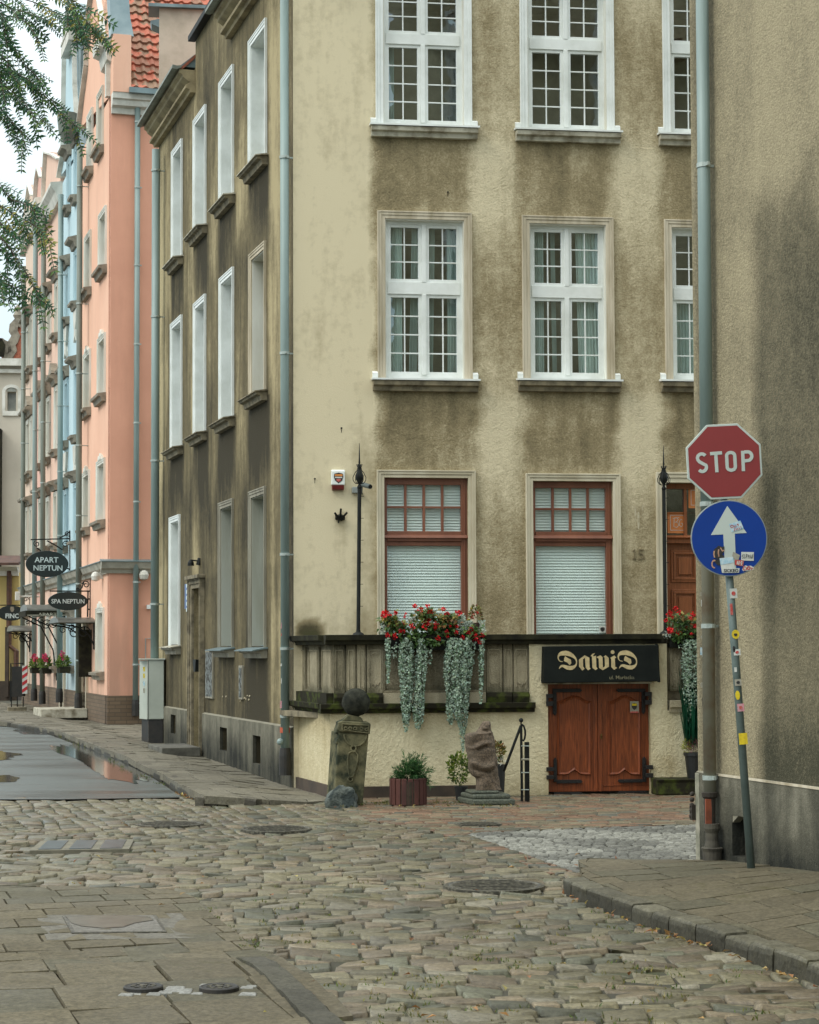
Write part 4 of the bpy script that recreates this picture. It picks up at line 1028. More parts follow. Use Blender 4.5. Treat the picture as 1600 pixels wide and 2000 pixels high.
mass = [([(540,135,215),(700,140,205),(900,150,195),(1090,158,178)], D0, .03),
        ([(540,370,450),(640,300,490),(900,295,490),(1100,318,485),(1300,325,465),(1500,345,440),(1580,355,425),(1680,378,398)], D0, .07),
        ([(540,535,605),(700,515,650),(900,500,650),(1100,500,622),(1400,470,612),(1560,480,598),(1650,515,550)], D0, .07),
        ([(540,900,1190),(800,850,1205),(1000,850,1192),(1200,880,1172),(1400,880,1152),(1520,890,1145)], D0, .09),
        ([(1520,890,1000),(1580,925,955),(1600,930,950)], D0, .03),
        ([(1520,1000,1143),(1620,1035,1132),(1720,1052,1108),(1960,1075,1088)], D0, .04),
        ([(540,1290,1355),(800,1280,1345),(1100,1285,1335),(1340,1292,1315)], D0*.8, .03),
        ([(590,215,290),(780,215,275)], D0*.35, .02), ([(590,655,730),(860,665,700)], D0*.3, .02), ([(590,1195,1250),(860,1195,1225)], D0*.35, .02)]
flower_box(FT, Z8, 6.252, .02, fl, mass, [(250,400,160,110),(620,440,200,120),(480,560,160,70),(900,420,180,110),(1180,480,130,80),(640,260,120,60),(180,330,90,70),(900,300,120,60),(700,600,100,30)], 'flower_box',
    'long planter of red begonias with silvery trailing curtains in front of the left window', (160, 520, 1320, 690), 1500, 0, [(170,430,90,70,260),(480,320,60,60,160),(1000,300,110,60,420),(1120,400,80,70,380),(1320,400,40,80,120)])
fl2 = [(1330,145,24),(1365,108,20),(1400,135,18),(1500,145,22),(1480,185,18),(1305,200,18),(1345,180,14),(1335,265,30),(1395,305,30),(1510,240,18),(1455,250,14),(1485,300,14),(1560,170,22),(1580,260,26)]
flower_box(FT, Z1, 3.81, .02, fl2, [([(340,1415,1545),(500,1410,1560),(700,1420,1560),(800,1435,1545),(900,1440,1500),(960,1448,1470)], D0, .06), ([(330,1340,1420),(400,1380,1420)], D0*.2, .01)], [(1400,200,90,60),(1440,280,90,50),(1380,330,60,30),(1560,220,50,60)], 'flower_box',
    'smaller planter of red begonias beside the entrance door', (1320, 300, 1640, 400), 520, 0, [(1420,260,50,60,200),(1300,300,20,30,60)])
# little plastic pot with a yellow-red plant on the coping
x, z = FT.hit(929, 1240, .14); e = empty('small_flower_pot', FT.w(x, .14, z), 'little brown pot of yellow green plant at the right end of the flower box', 'potted plant')
q = MB(FT); q.lathe([(.045, 0), (.062, .135), (.068, .135), (.068, .15), (.055, .15)], x, .14, 14, z0=z); q.build('pot', pm('brown_pot', S(70, 44, 36), S(54, 36, 30), 5, .6, 0), e)
q = MB(FT)
for k in range(150):
    v = rvec(); v.z = abs(v.z); c = vcol(random.choice([(.3, .26, .04), (.14, .16, .04), (.2, .08, .04), (.08, .12, .03)]), .3); leaf(q, Vector((x, .14, z+.15))+Vector((v.x*.07, v.y*.06, v.z*.2)), v, Vector((0, -.5, 1)), .045, .028, c)
q.build('foliage', M['leaf'], e)
for dx, dz_ in ((.01, .27), (-.04, .22), (-.035, .25)):
    q = MB(FT); blossom(q, (x+dx, .12, z+dz_), .026, n=9); q.build('blossom', M['petal'], e)

# juniper in a slatted wooden tub
def bush(mb, fr, c, rad, n, ln, wd, cols, up=.5, stick=0.0, zmin=None):
    for k in range(n):
        v = rvec(); 
        if zmin is not None and v.z < zmin: v.z = abs(v.z)
        rr = random.uniform(.25, 1)**.6; p = Vector((c[0]+v.x*rad[0]*rr, c[1]+v.y*rad[1]*rr, c[2]+v.z*rad[2]*rr))
        d = (Vector((v.x, v.y, v.z+up))+rvec()*.5); leaf(mb, p, d, rvec(), ln*random.uniform(.7, 1.3), wd, vcol(random.choice(cols), .35))
p0 = on_ground(802, 1574); e = empty('slatted_planter', p0, 'brown slatted wooden tub holding a spreading green juniper', 'planter')
FJ = Frame((p0.x, p0.y, 0), MD); rj = .215
q = MB(FJ)
for k in range(18):
    an = 2*math.pi*k/18+.05; an2 = an+2*math.pi/18-.07
    pts = [(rj*math.cos(a)*1.02, .2+rj*math.sin(a)*.85) for a in (an, an2)]+[((rj-.03)*math.cos(a), .2+(rj-.03)*math.sin(a)*.85) for a in (an2, an)]
    q.prism_z(pts, 0, .305+random.uniform(-.004, .004))
q.build('tub', pm('tub_wood', S(86, 50, 42), S(58, 34, 30), 7, .85, .3, 40, stretch=(1, 1, .3)), e, bevel=.006)
q = MB(FJ); q.lathe([(rj-.03, 0), (rj-.03, .27)], 0, .2, 16); q.build('soil', pm('soil', S(60, 50, 38), S(40, 34, 26), 20, .95, .6), e)
q = MB(FJ)
for k in range(95):
    an = random.uniform(0, 2*math.pi); rr = random.uniform(.1, 1)
    lx = .05+math.cos(an)*.23*rr; ly = .17+math.sin(an)*.18*rr; hh = random.uniform(.02, .2)*(1.1-rr*.5)+(.14 if abs(lx-.06) < .12 and random.random() < .5 else 0)
    if lx > .1 and random.random() < .4: hh -= .13
    base = Vector((lx*.35, .2, .27)); tip = Vector((lx*1.15, ly, .3+hh)); mid = (base+tip)/2+Vector((0, 0, .06)); n = 16
    for j in range(n):
        t = .25+.75*j/n; p = base*(1-t)**2+mid*2*t*(1-t)+tip*t*t; d = (tip-mid).normalized()+rvec()*.75+Vector((0, 0, .25))
        for _ in range(2): leaf(q, p+rvec()*.01, d+rvec()*.5, rvec(), random.uniform(.035, .065), .008, vcol(random.choice([(.045, .12, .035), (.07, .17, .05), (.03, .08, .03), (.1, .2, .07)]), .3))
q.build('foliage', M['leaf'], e)

# ---- leaning carved stone post with ball
pb = on_ground(678, 1574); e = empty('carved_stone_post', pb, 'leaning mossy carved stone post topped with a ball', 'stone post')
FPo = Frame((pb.x, pb.y, 0), MD)
M['post_stone'] = pm('post_stone', S(116, 111, 84), S(48, 53, 42), 5, .95, .9, 70, spec=.15, lo=.38, hi=.62, bd=.006)
M['ball_stone'] = pm('ball_stone', S(56, 57, 48), S(26, 28, 24), 9, .95, 1.0, 50, bd=.012, spec=.15)
def Z3(x, y): return (630+x/7.69, 1330+y/7.69)
H3 = lambda x, y, o=0: FPo.hit(*Z3(x, y), o)
q = MB(FPo)
bl, br, tr, tl = H3(165, 1870), H3(603, 1870), H3(698, 790), H3(245, 760)
sx3 = H3(130, 1700)[0]; dl = .3
fr_ = [q.P((p[0], 0, p[1]-(.03 if k < 2 else 0))) for k, p in enumerate((bl, br, tr, tl))]; bk = [q.P((p[0]+.1*0+(-.06 if k in (0, 3) else -.05), dl, p[1]-(.03 if k < 2 else 0))) for k, p in enumerate((bl, br, tr, tl))]
q.f += [fr_, bk[::-1], [fr_[0], fr_[3], bk[3], bk[0]], [fr_[1], bk[1], bk[2], fr_[2]], [fr_[3], fr_[2], bk[2], bk[3]], [fr_[0], bk[0], bk[1], fr_[1]]]
# rounded shoulder mouldings on the left flank
for (a, b) in (((235, 700), (205, 790)), ((232, 860), (210, 950))): pa, pb_ = H3(*a), H3(*b); q.prism([(pa[0]-.01, pa[1]), (pa[0]+.04, pa[1]), (pb_[0]+.05, pb_[1]), (pb_[0]-.01, pb_[1])], .005, dl)
q.build('shaft', M['post_stone'], e, bevel=.012)
q = MB(FPo)
q.prism([H3(*p) for p in ((245, 765), (695, 800), (712, 800), (725, 650), (690, 620), (300, 600), (235, 620), (238, 660), (215, 730))], -.02, dl+.01)
q.prism([H3(*p) for p in ((300, 602), (630, 622), (590, 545), (400, 505))], .05, dl-.05)
q.build('capital', M['post_stone'], e, bevel=.012)
q = MB(FPo); u3 = (H3(100, 0)[0]-H3(0, 0)[0])/100
fz = [(295, 645), (690, 668), (690, 782), (295, 735)]
for a, b in zip(fz, fz[1:]+fz[:1]): q.ribbon([H3(*a, -.02), H3(*b, -.02)], 14*u3, -.05, -.02)
for k, cx_ in enumerate((345, 415, 490, 580, 655)):
    cy_ = 705+(cx_-300)*.06; rr = 30; a0 = k*1.3
    q.ribbon([H3(cx_+rr*(1-j*.05)*math.cos(a0+j*.55), cy_+rr*(1-j*.05)*math.sin(a0+j*.55), -.02) for j in range(12)], 15*u3, -.055, -.02)
q.ribbon([H3(490-170*math.cos(t*math.pi/14), 800+175*math.sin(t*math.pi/14)) for t in range(15)], 18*u3, -.04, 0)
q.prism([H3(490-160*math.cos(t*math.pi/14), 800+165*math.sin(t*math.pi/14)) for t in range(15)], -.022, .0)
q.ribbon([H3(460+38*math.cos(t*math.pi/7), 1010+40*math.sin(t*math.pi/7)) for t in range(15)], 20*u3, -.045, 0)
drop = [(385, 1090), (420, 1062), (490, 1062), (527, 1110), (520, 1200), (490, 1320), (455, 1430), (400, 1440), (378, 1320), (370, 1180)]
q.ribbon([H3(*p) for p in drop+drop[:1]], 16*u3, -.045, 0); q.prism([H3(*p) for p in drop], -.028, 0)
q.ribbon([H3(414+32*math.cos(t*math.pi/7), 1475+30*math.sin(t*math.pi/7)) for t in range(15)], 16*u3, -.04, 0)
q.build('carving', M['post_stone'], e, bevel=.004)
q = MB(FPo); bc = H3(505, 322, .13); q.ball((bc[0], .13, bc[1]), 26.8/163.5, 18, nf=.05, ns=4); q.build('ball', M['ball_stone'], e, smooth=True)
# boulder
pb = on_ground(673, 1578); q = MB(Frame((pb.x, pb.y, 0), MD))
q.ball((0, .16, .05), .21, 16, sc=(.92, .6, .95), nf=.35, ns=1.3)
o = q.build('boulder', pm('boulder', S(96, 102, 96), S(54, 62, 60), 7, .85, 1.0, 30, bd=.03, lo=.45, hi=.55, spec=.25), None, smooth=True, root=pb); tag(o, 'grey blue boulder lying at the foot of the carved post', 'rock')

# ---- granite idol on a moulded base
ps = on_ground(958, 1573); e = empty('stone_sculpture', ps, 'pinkish granite idol with folded arms on a stepped dark stone base', 'sculpture')
FI = Frame((ps.x, ps.y, 0), MD)
def Z4(x, y): return (870+x/8, 1390+y/8)
H4 = lambda x, y, o=.25: FI.hit(*Z4(x, y), o)
prof = [(150, 600, 690), (165, 575, 705), (200, 548, 716), (245, 525, 719), (290, 500, 726), (320, 475, 735), (338, 345, 742), (360, 318, 746), (400, 308, 755), (450, 312, 762), (500, 320, 768), (550, 326, 774), (600, 334, 782), (650, 340, 789), (700, 346, 796), (760, 352, 802), (820, 358, 808), (880, 366, 815), (930, 376, 820), (965, 390, 825), (1000, 420, 828), (1030, 470, 832), (1080, 478, 838), (1150, 482, 848), (1200, 478, 860), (1235, 470, 880)]
q = MB(FI); rings = []
nn = 36
for k in range(len(prof)-1):
    for s_ in range(3):
        t = s_/3; y_ = lerp(prof[k][0], prof[k+1][0], t); a = lerp(prof[k][1], prof[k+1][1], t); b = lerp(prof[k][2], prof[k+1][2], t)
        xa, z = H4(a, y_); xb, _ = H4(b, y_); cx_ = (xa+xb)/2; rx = (xb-xa)/2; ry = min(.13, rx*.95)*(1 if y_ > 300 else .85)
        rg = []
        for j in range(nn):
            an = 2*math.pi*j/nn; ca, sa = math.cos(an), math.sin(an)
            ex = abs(ca)**.75*(1 if ca > 0 else -1); ey = abs(sa)**.75*(1 if sa > 0 else -1)
            P = Vector((cx_+rx*ex, .25+ry*ey, z)); k_ = .006*N(P.x*30, P.y*30, P.z*30)+.014*N(P.x*9, P.y*9, P.z*9)
            if sa < 0:      # arms in relief, brow, eye
                def gauss(x0, y0, x1, y1, wd_, amp):
                    X = lerp(a, b, .5+.5*ex); dx_, dy_ = x1-x0, y1-y0; tt = max(0, min(1, ((X-x0)*dx_+(y_-y0)*dy_)/(dx_*dx_+dy_*dy_)))
                    dd = math.hypot(X-(x0+dx_*tt), y_-(y0+dy_*tt)); return amp*math.exp(-(dd/wd_)**2)
                o_ = gauss(330, 560, 470, 560, 26, .02)+gauss(470, 540, 640, 480, 22, .03)-gauss(490, 590, 600, 530, 18, .05)+gauss(400, 790, 600, 880, 42, .03)+gauss(600, 880, 760, 820, 42, .03)-gauss(430, 900, 640, 945, 18, .025)-gauss(640, 945, 760, 880, 16, .025)+gauss(600, 260, 606, 262, 20, .028)+gauss(660, 200, 690, 330, 30, .02)-gauss(640, 300, 650, 380, 20, .012)-gauss(770, 810, 772, 840, 22, .04)
                P.y -= o_
            P.x += k_*ca; P.y += k_*sa*1.4
            rg.append(q.P(P))
        rings.append(rg)
for a, b in zip(rings, rings[1:]):
    for j in range(nn): q.f.append([a[j], b[j], b[(j+1) % nn], a[(j+1) % nn]])
q.f.append(rings[0]); q.f.append(rings[-1][::-1])
t = NT('pink_granite'); v = t.noise(48, 4, .8); v2 = t.noise(5, 4, .6); c1 = t.mix(t.ramp(v, .38, .62), S(60, 52, 42), S(120, 104, 86)); c1 = t.mix(t.ramp(v2, .5, .75), c1, S(74, 66, 52)); t.bump(t.noise(60, 4, .7), .8, .008); M['pink_granite'] = t.done(c1, .85)
q.build('figure', M['pink_granite'], e, smooth=True)
M['base_stone'] = pm('base_stone', S(96, 100, 86), S(50, 56, 48), 60, .55, .3, 80, lo=.4, hi=.6)
q = MB(FI); a0, a1 = H4(425, 1470, 0)[0], H4(1095, 1470, 0)[0]; h1 = H4(600, 1372, 0)[1]; h2 = H4(600, 1292, 0.04)[1]; h3 = H4(600, 1252, .08)[1]
xL = a0-.07; q.prism_z([(a0, 0), (a1, 0), (a1-.01, .5), (xL-.03, .5)], 0, h1)
q.prism_z([(a0+.02, .03), (a1-.05, .03), (a1-.06, .46), (xL, .46)], h1, h2); q.prism_z([(a0+.0, .09), (a1-.17, .09), (a1-.18, .42), (xL+.05, .42)], h2, h3+.01)
q.build('pedestal', M['base_stone'], e, bevel=.022)

# plants behind the idol
def pot_plant(px, py, back, name, label, potr, poth, potmat, plants):
    p = on_ground(px, py); 
    F_ = Frame((p.x, p.y, 0), MD); e = empty(name, F_.w(0, back, 0), label, 'potted plant')
    q = MB(F_); q.lathe([(potr*.75, 0), (potr, poth*.92), (potr*1.08, poth*.92), (potr*1.08, poth), (potr*.85, poth), (potr*.8, poth-.03)], 0, back, 16); q.build('pot', potmat, e)
    for (nm, c, rad, n, ln, wd, cols, up) in plants:
        q = MB(F_); bush(q, F_, (c[0], back+c[1], c[2]), rad, n, ln, wd, cols, up); q.build(nm, M['leaf'], e)
    return F_, e
M['black_pot'] = pm('black_pot', S(34, 36, 36), S(26, 28, 28), 4, .5, .1)
G2 = [(.15, .22, .03), (.08, .14, .025), (.2, .24, .05), (.05, .09, .02)]
F_, e = pot_plant(906, 1566, .2, 'potted_shrub', 'yellow green box shrub in a pot half hidden left of the idol', .08, .17, M['black_pot'],
    [('foliage', (-.03, 0, .38), (.13, .1, .19), 420, .04, .03, G2, .4)])
F_, e = pot_plant(981, 1560, .18, 'potted_flower', 'tall dark vase with orange tinged plant between the idol and the railing', .075, .4, M['black_pot'],
    [('foliage', (-.03, 0, .55), (.085, .07, .13), 220, .045, .03, [(.28, .2, .05), (.12, .15, .03), (.05, .08, .025), (.22, .12, .05)], .5), ('white_leaves', (.0, -.03, .44), (.06, .05, .07), 16, .06, .04, [(.5, .52, .46)], .3)])

# iron railing post with a ball, hoop and handrail, and the square post tied to it
p = on_ground(1021, 1566); FR_ = Frame((p.x, p.y, 0), MD); e = empty('iron_railing', p, 'black iron handrail post with ball top and hoop beside the cellar door', 'railing')
HR = lambda x, y, o=.04: FR_.hit(*Z4(x, y), o)
yr = .04
x_, zt_r = HR(1184, 215, yr); xb_ = HR(1198, 1400, yr)[0]
q = MB(FR_); q.tube([(xb_, yr, 0), (x_, yr, zt_r)], .016, 8); q.build('newel', M['black_iron'], e)
q = MB(FR_); bx, bz_ = HR(1184, 135, yr); q.ball((bx, yr, bz_), .027, 10); q.tube([(x_, yr, zt_r), (bx, yr, bz_)], .009, 6); q.build('ball', M['black_iron'], e, smooth=True)
q = MB(FR_); a, b, c_ = HR(1182, 220, yr), HR(962, 820, yr), HR(940, 930, yr); q.tube([(a[0], yr, a[1]), (b[0], yr+.02, b[1]), (c_[0], yr+.1, c_[1])], .017, 8); q.build('handrail', M['black_iron'], e)
q = MB(FR_); q.tube([(HR(cx_, cy_)[0], yr, HR(cx_, cy_)[1]) for cx_, cy_ in ((1195, 200), (1225, 225), (1246, 290), (1250, 360), (1240, 420), (1220, 455), (1200, 440))], .012, 8); q.build('hoop', M['black_iron'], e)
q = MB(FR_); a, b = HR(1240, 475), HR(1306, 475); q.box(a[0], b[0], yr-.025, yr+.025, 0, a[1]); q.build('square_post', M['black_iron'], e, bevel=.003)
for cy_, mt in ((535, 'clamp'), (745, 'st_pink'), (950, 'clamp'), (1218, 'clamp')):
    q = MB(FR_); a = HR(1180, cy_); b = HR(1300, cy_); q.tube([(a[0], yr-.03, a[1]), (b[0], yr-.03, b[1])], .007 if mt == 'clamp' else .014, 6); q.build('tie', M['clamp'] if mt == 'clamp' else M['rust_pipe'], e)

# right of the cellar door: mossy kerb and pot with heather and tall grass
q = MB(FT); a = hx(FT, 1276, 1550, -.1); q.prism_x([(-.28, 0), (-.28, .15), (-.3, .19), (0, .2), (0, 0)], a, xend)
o = q.build('mossy_step', M['moss_stone'], None, bevel=.012, root=FT.w(a, 0, 0)); tag(o, 'low mossy stone step right of the cellar door', 'step')
px_, pz_ = FT.hit(1358, 1546, -.18); e = empty('heather_pot', FT.w(px_, -.15, .19), 'black pot of pink heather and tall green grass beside the drainpipe', 'potted plant')
q = MB(FT); q.lathe([(.085, 0), (.115, .28), (.13, .28), (.13, .32), (.11, .32)], px_, -.15, 18, z0=.19); q.build('pot', M['black_pot'], e)
q = MB(FT)
for k in range(420):
    bx = px_+random.gauss(.0, .05); by = -.15+random.gauss(0, .04); hh = random.uniform(.5, 1.15); lean = Vector((random.gauss(0, .05), random.gauss(0, .03), hh))
    zz = .55+random.uniform(0, .1); c = vcol((.02, .12, .06), .3); leaf(q, (bx, by, zz), lean, Vector((0, -1, .1)), hh*.9, .012, c)
q.build('tall_grass', M['leaf'], e)
q = MB(FT); bush(q, FT, (px_-.0, -.17, .19+.40), (.11, .08, .10), 260, .05, .008, [(.34, .12, .16), (.4, .2, .22), (.12, .14, .05)], 1.2); bush(q, FT, (px_-.1, -.17, .19+.40), (.05, .05, .09), 90, .045, .012, [(.3, .32, .05)], 1); q.build('heather', M['leaf'], e)

# ================================================================== house on the right with the stop sign
ORC = on_ground(1366, 1674, .11); OR_ = Vector((ORC.x, ORC.y, 0)); FRB = Frame(OR_, -SD)
_w1 = FRB.hit(1600, 1702)                               # the pavement climbs along this wall
def zR(x, y):
    p = Vector((x, y, 0))-OR_; a = p.dot(FRB.ux); d = -p.dot(FRB.uy)
    return .11+max(0, min(a, 4))*(_w1[1]-.11)/_w1[0]*sst(1.7, 0, d)
rb = empty('rendered_house', OR_, 'stained brown rendered house wall at the right edge with a grey plinth', 'house')
zst = hz(FRB, 1412, 1514.5); xq = hx(FRB, 1480, 900); xp = hx(FRB, 1400, 900)
hole = wrect(FRB, 1435, 1460, 1594, 1674)
def fnR(x, z):
    wob = .12*N(z*.9, 3.3)+.05*N(z*4, 8)
    k = sst(xq-.1, xq+.12, x+wob)
    d = lerp(.2, .60, k)+.26*k*sst(5.4, 4.6, z)*sst(1.2, 3.2, z)*(.6+.8*N(x*1.2, z*.7, 4))-.52*k*sst(4.8, 5.6, z+.5*N(x*2, z))
    d += .4*sst(zst+.7, zst, z)*k+.55*sst(.16, .0, x-.0)*sst(.0, .05, x)*.3
    d += .3*sst(.3, .1, abs(x-.18)); d -= .15*sst(.05, 0, x)  # darker band beside the drainpipe: its shadow painted into the wall tone
    return (d, .95, .05*k*sst(4, 2, z))
mb = MB(FRB); grid_wall(mb, 0, 9, zst, 13, [], .11, fnR); grid_wall(mb, 9, 22, zst, 13, [], .6, fnR); mb.build('wall', M['plaster_right'], rb)
def fnRp(x, z): return (.30+.55*sst(.55, .1, z)+.5*max(0, N(x*2.2, z*1.3, 2))+.2*sst(.5, 0, x), .5, .0)
mb = MB(FRB); grid_wall(mb, 0, 9, 0, zst, [hole+(.35,)], .08, fnRp, y=-.02); grid_wall(mb, 9, 22, 0, zst, [], .6, fnRp, y=-.02)
mb.face([(0, -.02, zst), (22, -.02, zst), (22, 0, zst+.012), (0, 0, zst+.012)], (0, .3, 0)); mb.face([(0, -.02, 0), (0, 0, 0), (0, 0, zst), (0, -.02, zst)], (.3, .4, 0)); mb.build('plinth', M['plinth_grey'], rb)
q = MB(FRB); q.box(.28, 22, -.026, -.018, zst-.006, zst+.012); q.build('plinth_edge', M['stone_trim'], rb)
q = MB(FRB); q.face([(hole[0], .3, hole[2]), (hole[1], .3, hole[2]), (hole[1], .3, hole[3]), (hole[0], .3, hole[3])]); q.build('cellar_recess', M['dark_hole'], rb)
q = MB(FRB); q.prism([(hole[0], hole[3]-.06), (hole[0], hole[3]), (hole[0]+.1, hole[3])], -.015, .05); q.build('recess_corner', M['plinth_grey'], rb)

mb = MB(FRB); mb.face([(0, 0, 13), (22, 0, 13), (22, 9, 13), (0, 9, 13)]); mb.build('roof', M['rooftile'], rb)
rp = drainpipe(FRB, 1371, -80, 1387, 1560, .0495, -.085, M['rust_pipe'], rb, (321, 985, 1223, 1518), None, foot_h=0)
q = MB(FRB); xa, za = FRB.hit(1371, -80, -.085); xb, zb3 = FRB.hit(1381.5, 1000, -.085); q.tube([(xb, -.085, zb3), (xa, -.085, za)], .0515, 14); q.build('upper_pipe', M['zinc'], rp)
for f_ in rp.children[-1].data.polygons: f_.use_smooth = len(f_.vertices) == 4
x_, _ = FRB.hit(1388, 1600, -.09); zc = [hz(FRB, 1388, v, -.09) for v in (1548, 1556, 1560, 1608, 1612, 1626, 1640, 1650, 1655, 1662, 1690)]
q = MB(FRB); q.lathe([(.062, zc[1]), (.066, zc[0]), (.05, zc[0]+.002)][::-1]+[(.062, zc[1]), (.047, zc[2]), (.045, zc[3])], x_, -.095, 14); q.build('cast_iron_boot', M['cast_iron'], rp)
q = MB(FRB); q.box(x_+.03, x_+.045, -.15, -.10, zc[3], zc[2]); q.build('rust_strip', pm('rust', S(140, 74, 48), S(100, 56, 38), 9, .8, .3), rp)
x2_, _ = FRB.hit(1391, 1650, -.1)
q = MB(FRB); q.lathe([(.05, zc[3]), (.062, zc[3]), (.064, zc[4]-.02), (.05, zc[5]), (.05, zc[6]), (.058, zc[7]), (.062, zc[8]-.02)][::-1], x2_, -.1, 16); q.lathe([(.07, zc[10]-.02), (.075, zc[9]), (.086, zc[8]), (.08, zc[8]+.006), (.04, zc[8]+.006)], x2_, -.1, 16); q.build('stone_foot', M['pipe_foot_stone'], rp)
q = MB(FRB)
for k in range(5): q.ball((-.035+.005*k, -.05, zc[3]+.02+.045*k), .02, 5, nf=.4)
q.box(-.045, -.0, -.06, -.005, zc[3]-.01, zc[2]-.08); q.build('old_bracket', M['cast_iron'], rp)
q = MB(FRB); zz_ = hz(FRB, 1367, 1510); q.box(-.012, .06, -.025, .0, zR(OR_.x, OR_.y)-.1, zz_); q.build('corner_guard', pm('corner_stone', S(172, 166, 148), S(112, 112, 96), 4, .9, .4), rb, bevel=.004)
for (px, py, a, b, mt, kd) in ((1374, 1178, 9, 13, 'st_white', 'rect'), (1371, 1160, 6, 8, 'st_grey', 'rect'), (1376, 1281, 9, 16, 'st_white', 'round'), (1372, 1272, 8, 15, 'st_blue', 'rect'), (1377, 1320, 10, 9, 'st_grey', 'round'), (1371, 1338, 6, 11, 'st_grey', 'round'), (1377, 1371, 10, 16, 'st_black', 'rect'), (1371, 1244, 6, 6, 'st_grey', 'round')):
    sticker(Frame(OR_, (1, 0)), px, py, a, b, -.125, M[mt], rp, kind=kd)

# ================================================================== stop sign
_b = on_ground(1468, 1697, .17); zb0 = .17; _b = on_ground(1468, 1697, zb0); _b.z = zb0
ss = empty('stop_sign', _b, 'leaning grey pole with red stop octagon above a blue one way disc', 'traffic sign')
FG = Frame((_b.x, _b.y, 0), (1, .0, 0))
G = lambda px, py, o=0: FG.hit(px, py, o)
def Z5(x, y): return (1340+x/6.247, 820+y/6.247)
GZ = lambda x, y, o=0: FG.hit(*Z5(x, y), o)
pa_, pb2 = G(1468, 1697), G(1404, 850)
M['pole_grey'] = pm('pole_paint', S(98, 112, 108), S(78, 92, 88), 5, .45, .15, 50)
q = MB(FG); q.tube([(pa_[0], 0, pa_[1]-.03), (pb2[0], 0, pb2[1])], .0295, 18); o = q.build('pole', M['pole_grey'], ss)
for f_ in o.data.polygons: f_.use_smooth = len(f_.vertices) == 4
lean = (pb2[0]-pa_[0])/(pb2[1]-pa_[1])
for (px, py, a, b, mt, kd) in ((1433, 1159, 14, 19, 'st_white', 'rect'), (1429, 1190, 5, 22, 'st_red', 'rect'), (1437, 1239, 15, 18, 'st_yellow', 'round'), (1440, 1274, 13, 12, 'st_white', 'rect'), (1434, 1268, 5, 13, 'st_black', 'round'), (1437, 1308, 5, 9, 'st_white', 'rect'), (1442, 1333, 13, 13, 'st_grey', 'rect'), (1441, 1358, 9, 18, 'st_yellow', 'round'), (1447, 1382, 13, 15, 'st_pink', 'rect'), (1452, 1443, 16.5, 22, 'st_yellow', 'rect')):
    so_ = sticker(FG, px, py, a, b, -.031, M[mt], o, tilt=.07, kind=kd)
    if mt in ('st_white', 'st_pink', 'st_grey') and a > 9: sticker(FG, px, py, a*.55, b*.45, -.034, M['st_red' if mt != 'st_grey' else 'st_black'], so_, 'sticker_print', tilt=.3, kind='round')
    if mt == 'st_yellow' and b == 18 and a == 15: sticker(FG, px, py+1, 7, 6, -.034, M['st_black'], so_, 'sticker_print', kind='shield')
M['sign_back'] = pm('sign_aluminium', S(150, 158, 156), S(130, 138, 136), 3, .4, 0, metal=.4)
M['sign_white'] = pm('sign_white', S(186, 196, 188), S(178, 188, 180), 3, .4, 0)
M['sign_red'] = pm('sign_red', S(136, 42, 40), S(128, 38, 36), 2, .38, .04, 8)
M['sign_blue'] = pm('sign_blue', S(0, 54, 138), S(0, 50, 128), 2, .38, .04, 8, spec=.3)
cxs, czs = GZ(467, 508, -.06); u5 = GZ(100, 0, -.06)[0]-GZ(0, 0, -.06)[0]; u5 /= 100
def octa(r, rot=-.045): R_ = r/math.cos(math.pi/8); return [(cxs+R_*math.cos(math.pi/8+k*math.pi/4-rot), czs+R_*math.sin(math.pi/8+k*math.pi/4-rot)) for k in range(8)]
q = MB(FG); q.prism(octa(458*u5), -.062, -.045); sp = q.build('stop_plate', M['sign_white'], ss, bevel=.004)
q = MB(FG); q.prism(octa(432*u5), -.0645, -.062); q.build('red_field', M['sign_red'], sp)
q = MB(FG)
def L5(pts, wd=40, mb=q): mb.ribbon([GZ(x, y, -.066) for x, y in pts], wd*u5, -.068, -.0645)
arc = lambda cx, cy, rx, ry, a0, a1, n=12: [(cx+rx*math.cos(R(a0+(a1-a0)*k/n)), cy-ry*math.sin(R(a0+(a1-a0)*k/n))) for k in range(n+1)]
L5(arc(193, 466, 52, 50, 35, 180, 12)+[(146, 490), (165, 512)]+[(225, 545)]+arc(200, 578, 50, 52, 30, -140, 12))
L5([(295, 413), (440, 402)]); L5([(365, 428), (378, 640)])
L5([(497, 440)]+arc(546, 440, 50, 42, 170, 10, 10)+[(603, 560)]+arc(553, 572, 50, 42, -5, -170, 10)+[(497, 440)])
L5([(692, 378), (702, 626)]); L5([(713, 392), (745, 390)]+arc(752, 443, 52, 53, 80, -85, 12)+[(718, 500)])
q.build('stop_lettering', M['sign_white'], sp)
cx2, cz2 = GZ(528, 1445, -.06)
def disc_pts(r, n=48): return [(cx2+r*math.cos(2*math.pi*k/n), cz2+r*math.sin(2*math.pi*k/n)) for k in range(n)]
q = MB(FG); q.prism(disc_pts(466*u5), -.058, -.042); dsc = q.build('direction_plate', M['sign_back'], ss, bevel=.003)
q = MB(FG); q.prism(disc_pts(453*u5), -.0605, -.058); q.build('blue_field', M['sign_blue'], dsc)
q = MB(FG); q.prism([GZ(*p, -.062) for p in ((505, 1050), (742, 1380), (596, 1388), (612, 1815), (478, 1820), (456, 1398), (305, 1405))], -.063, -.0605); q.build('arrow', M['sign_white'], dsc)
def stk(pts, mat, name='sticker', y=-.066): q = MB(FG); q.prism([GZ(*p, y) for p in pts], y, y+.0012); return q.build(name, mat, dsc)
s1 = stk([(528, 1272), (665, 1228), (705, 1325), (555, 1372)], M['st_blue'])
q = MB(FG)
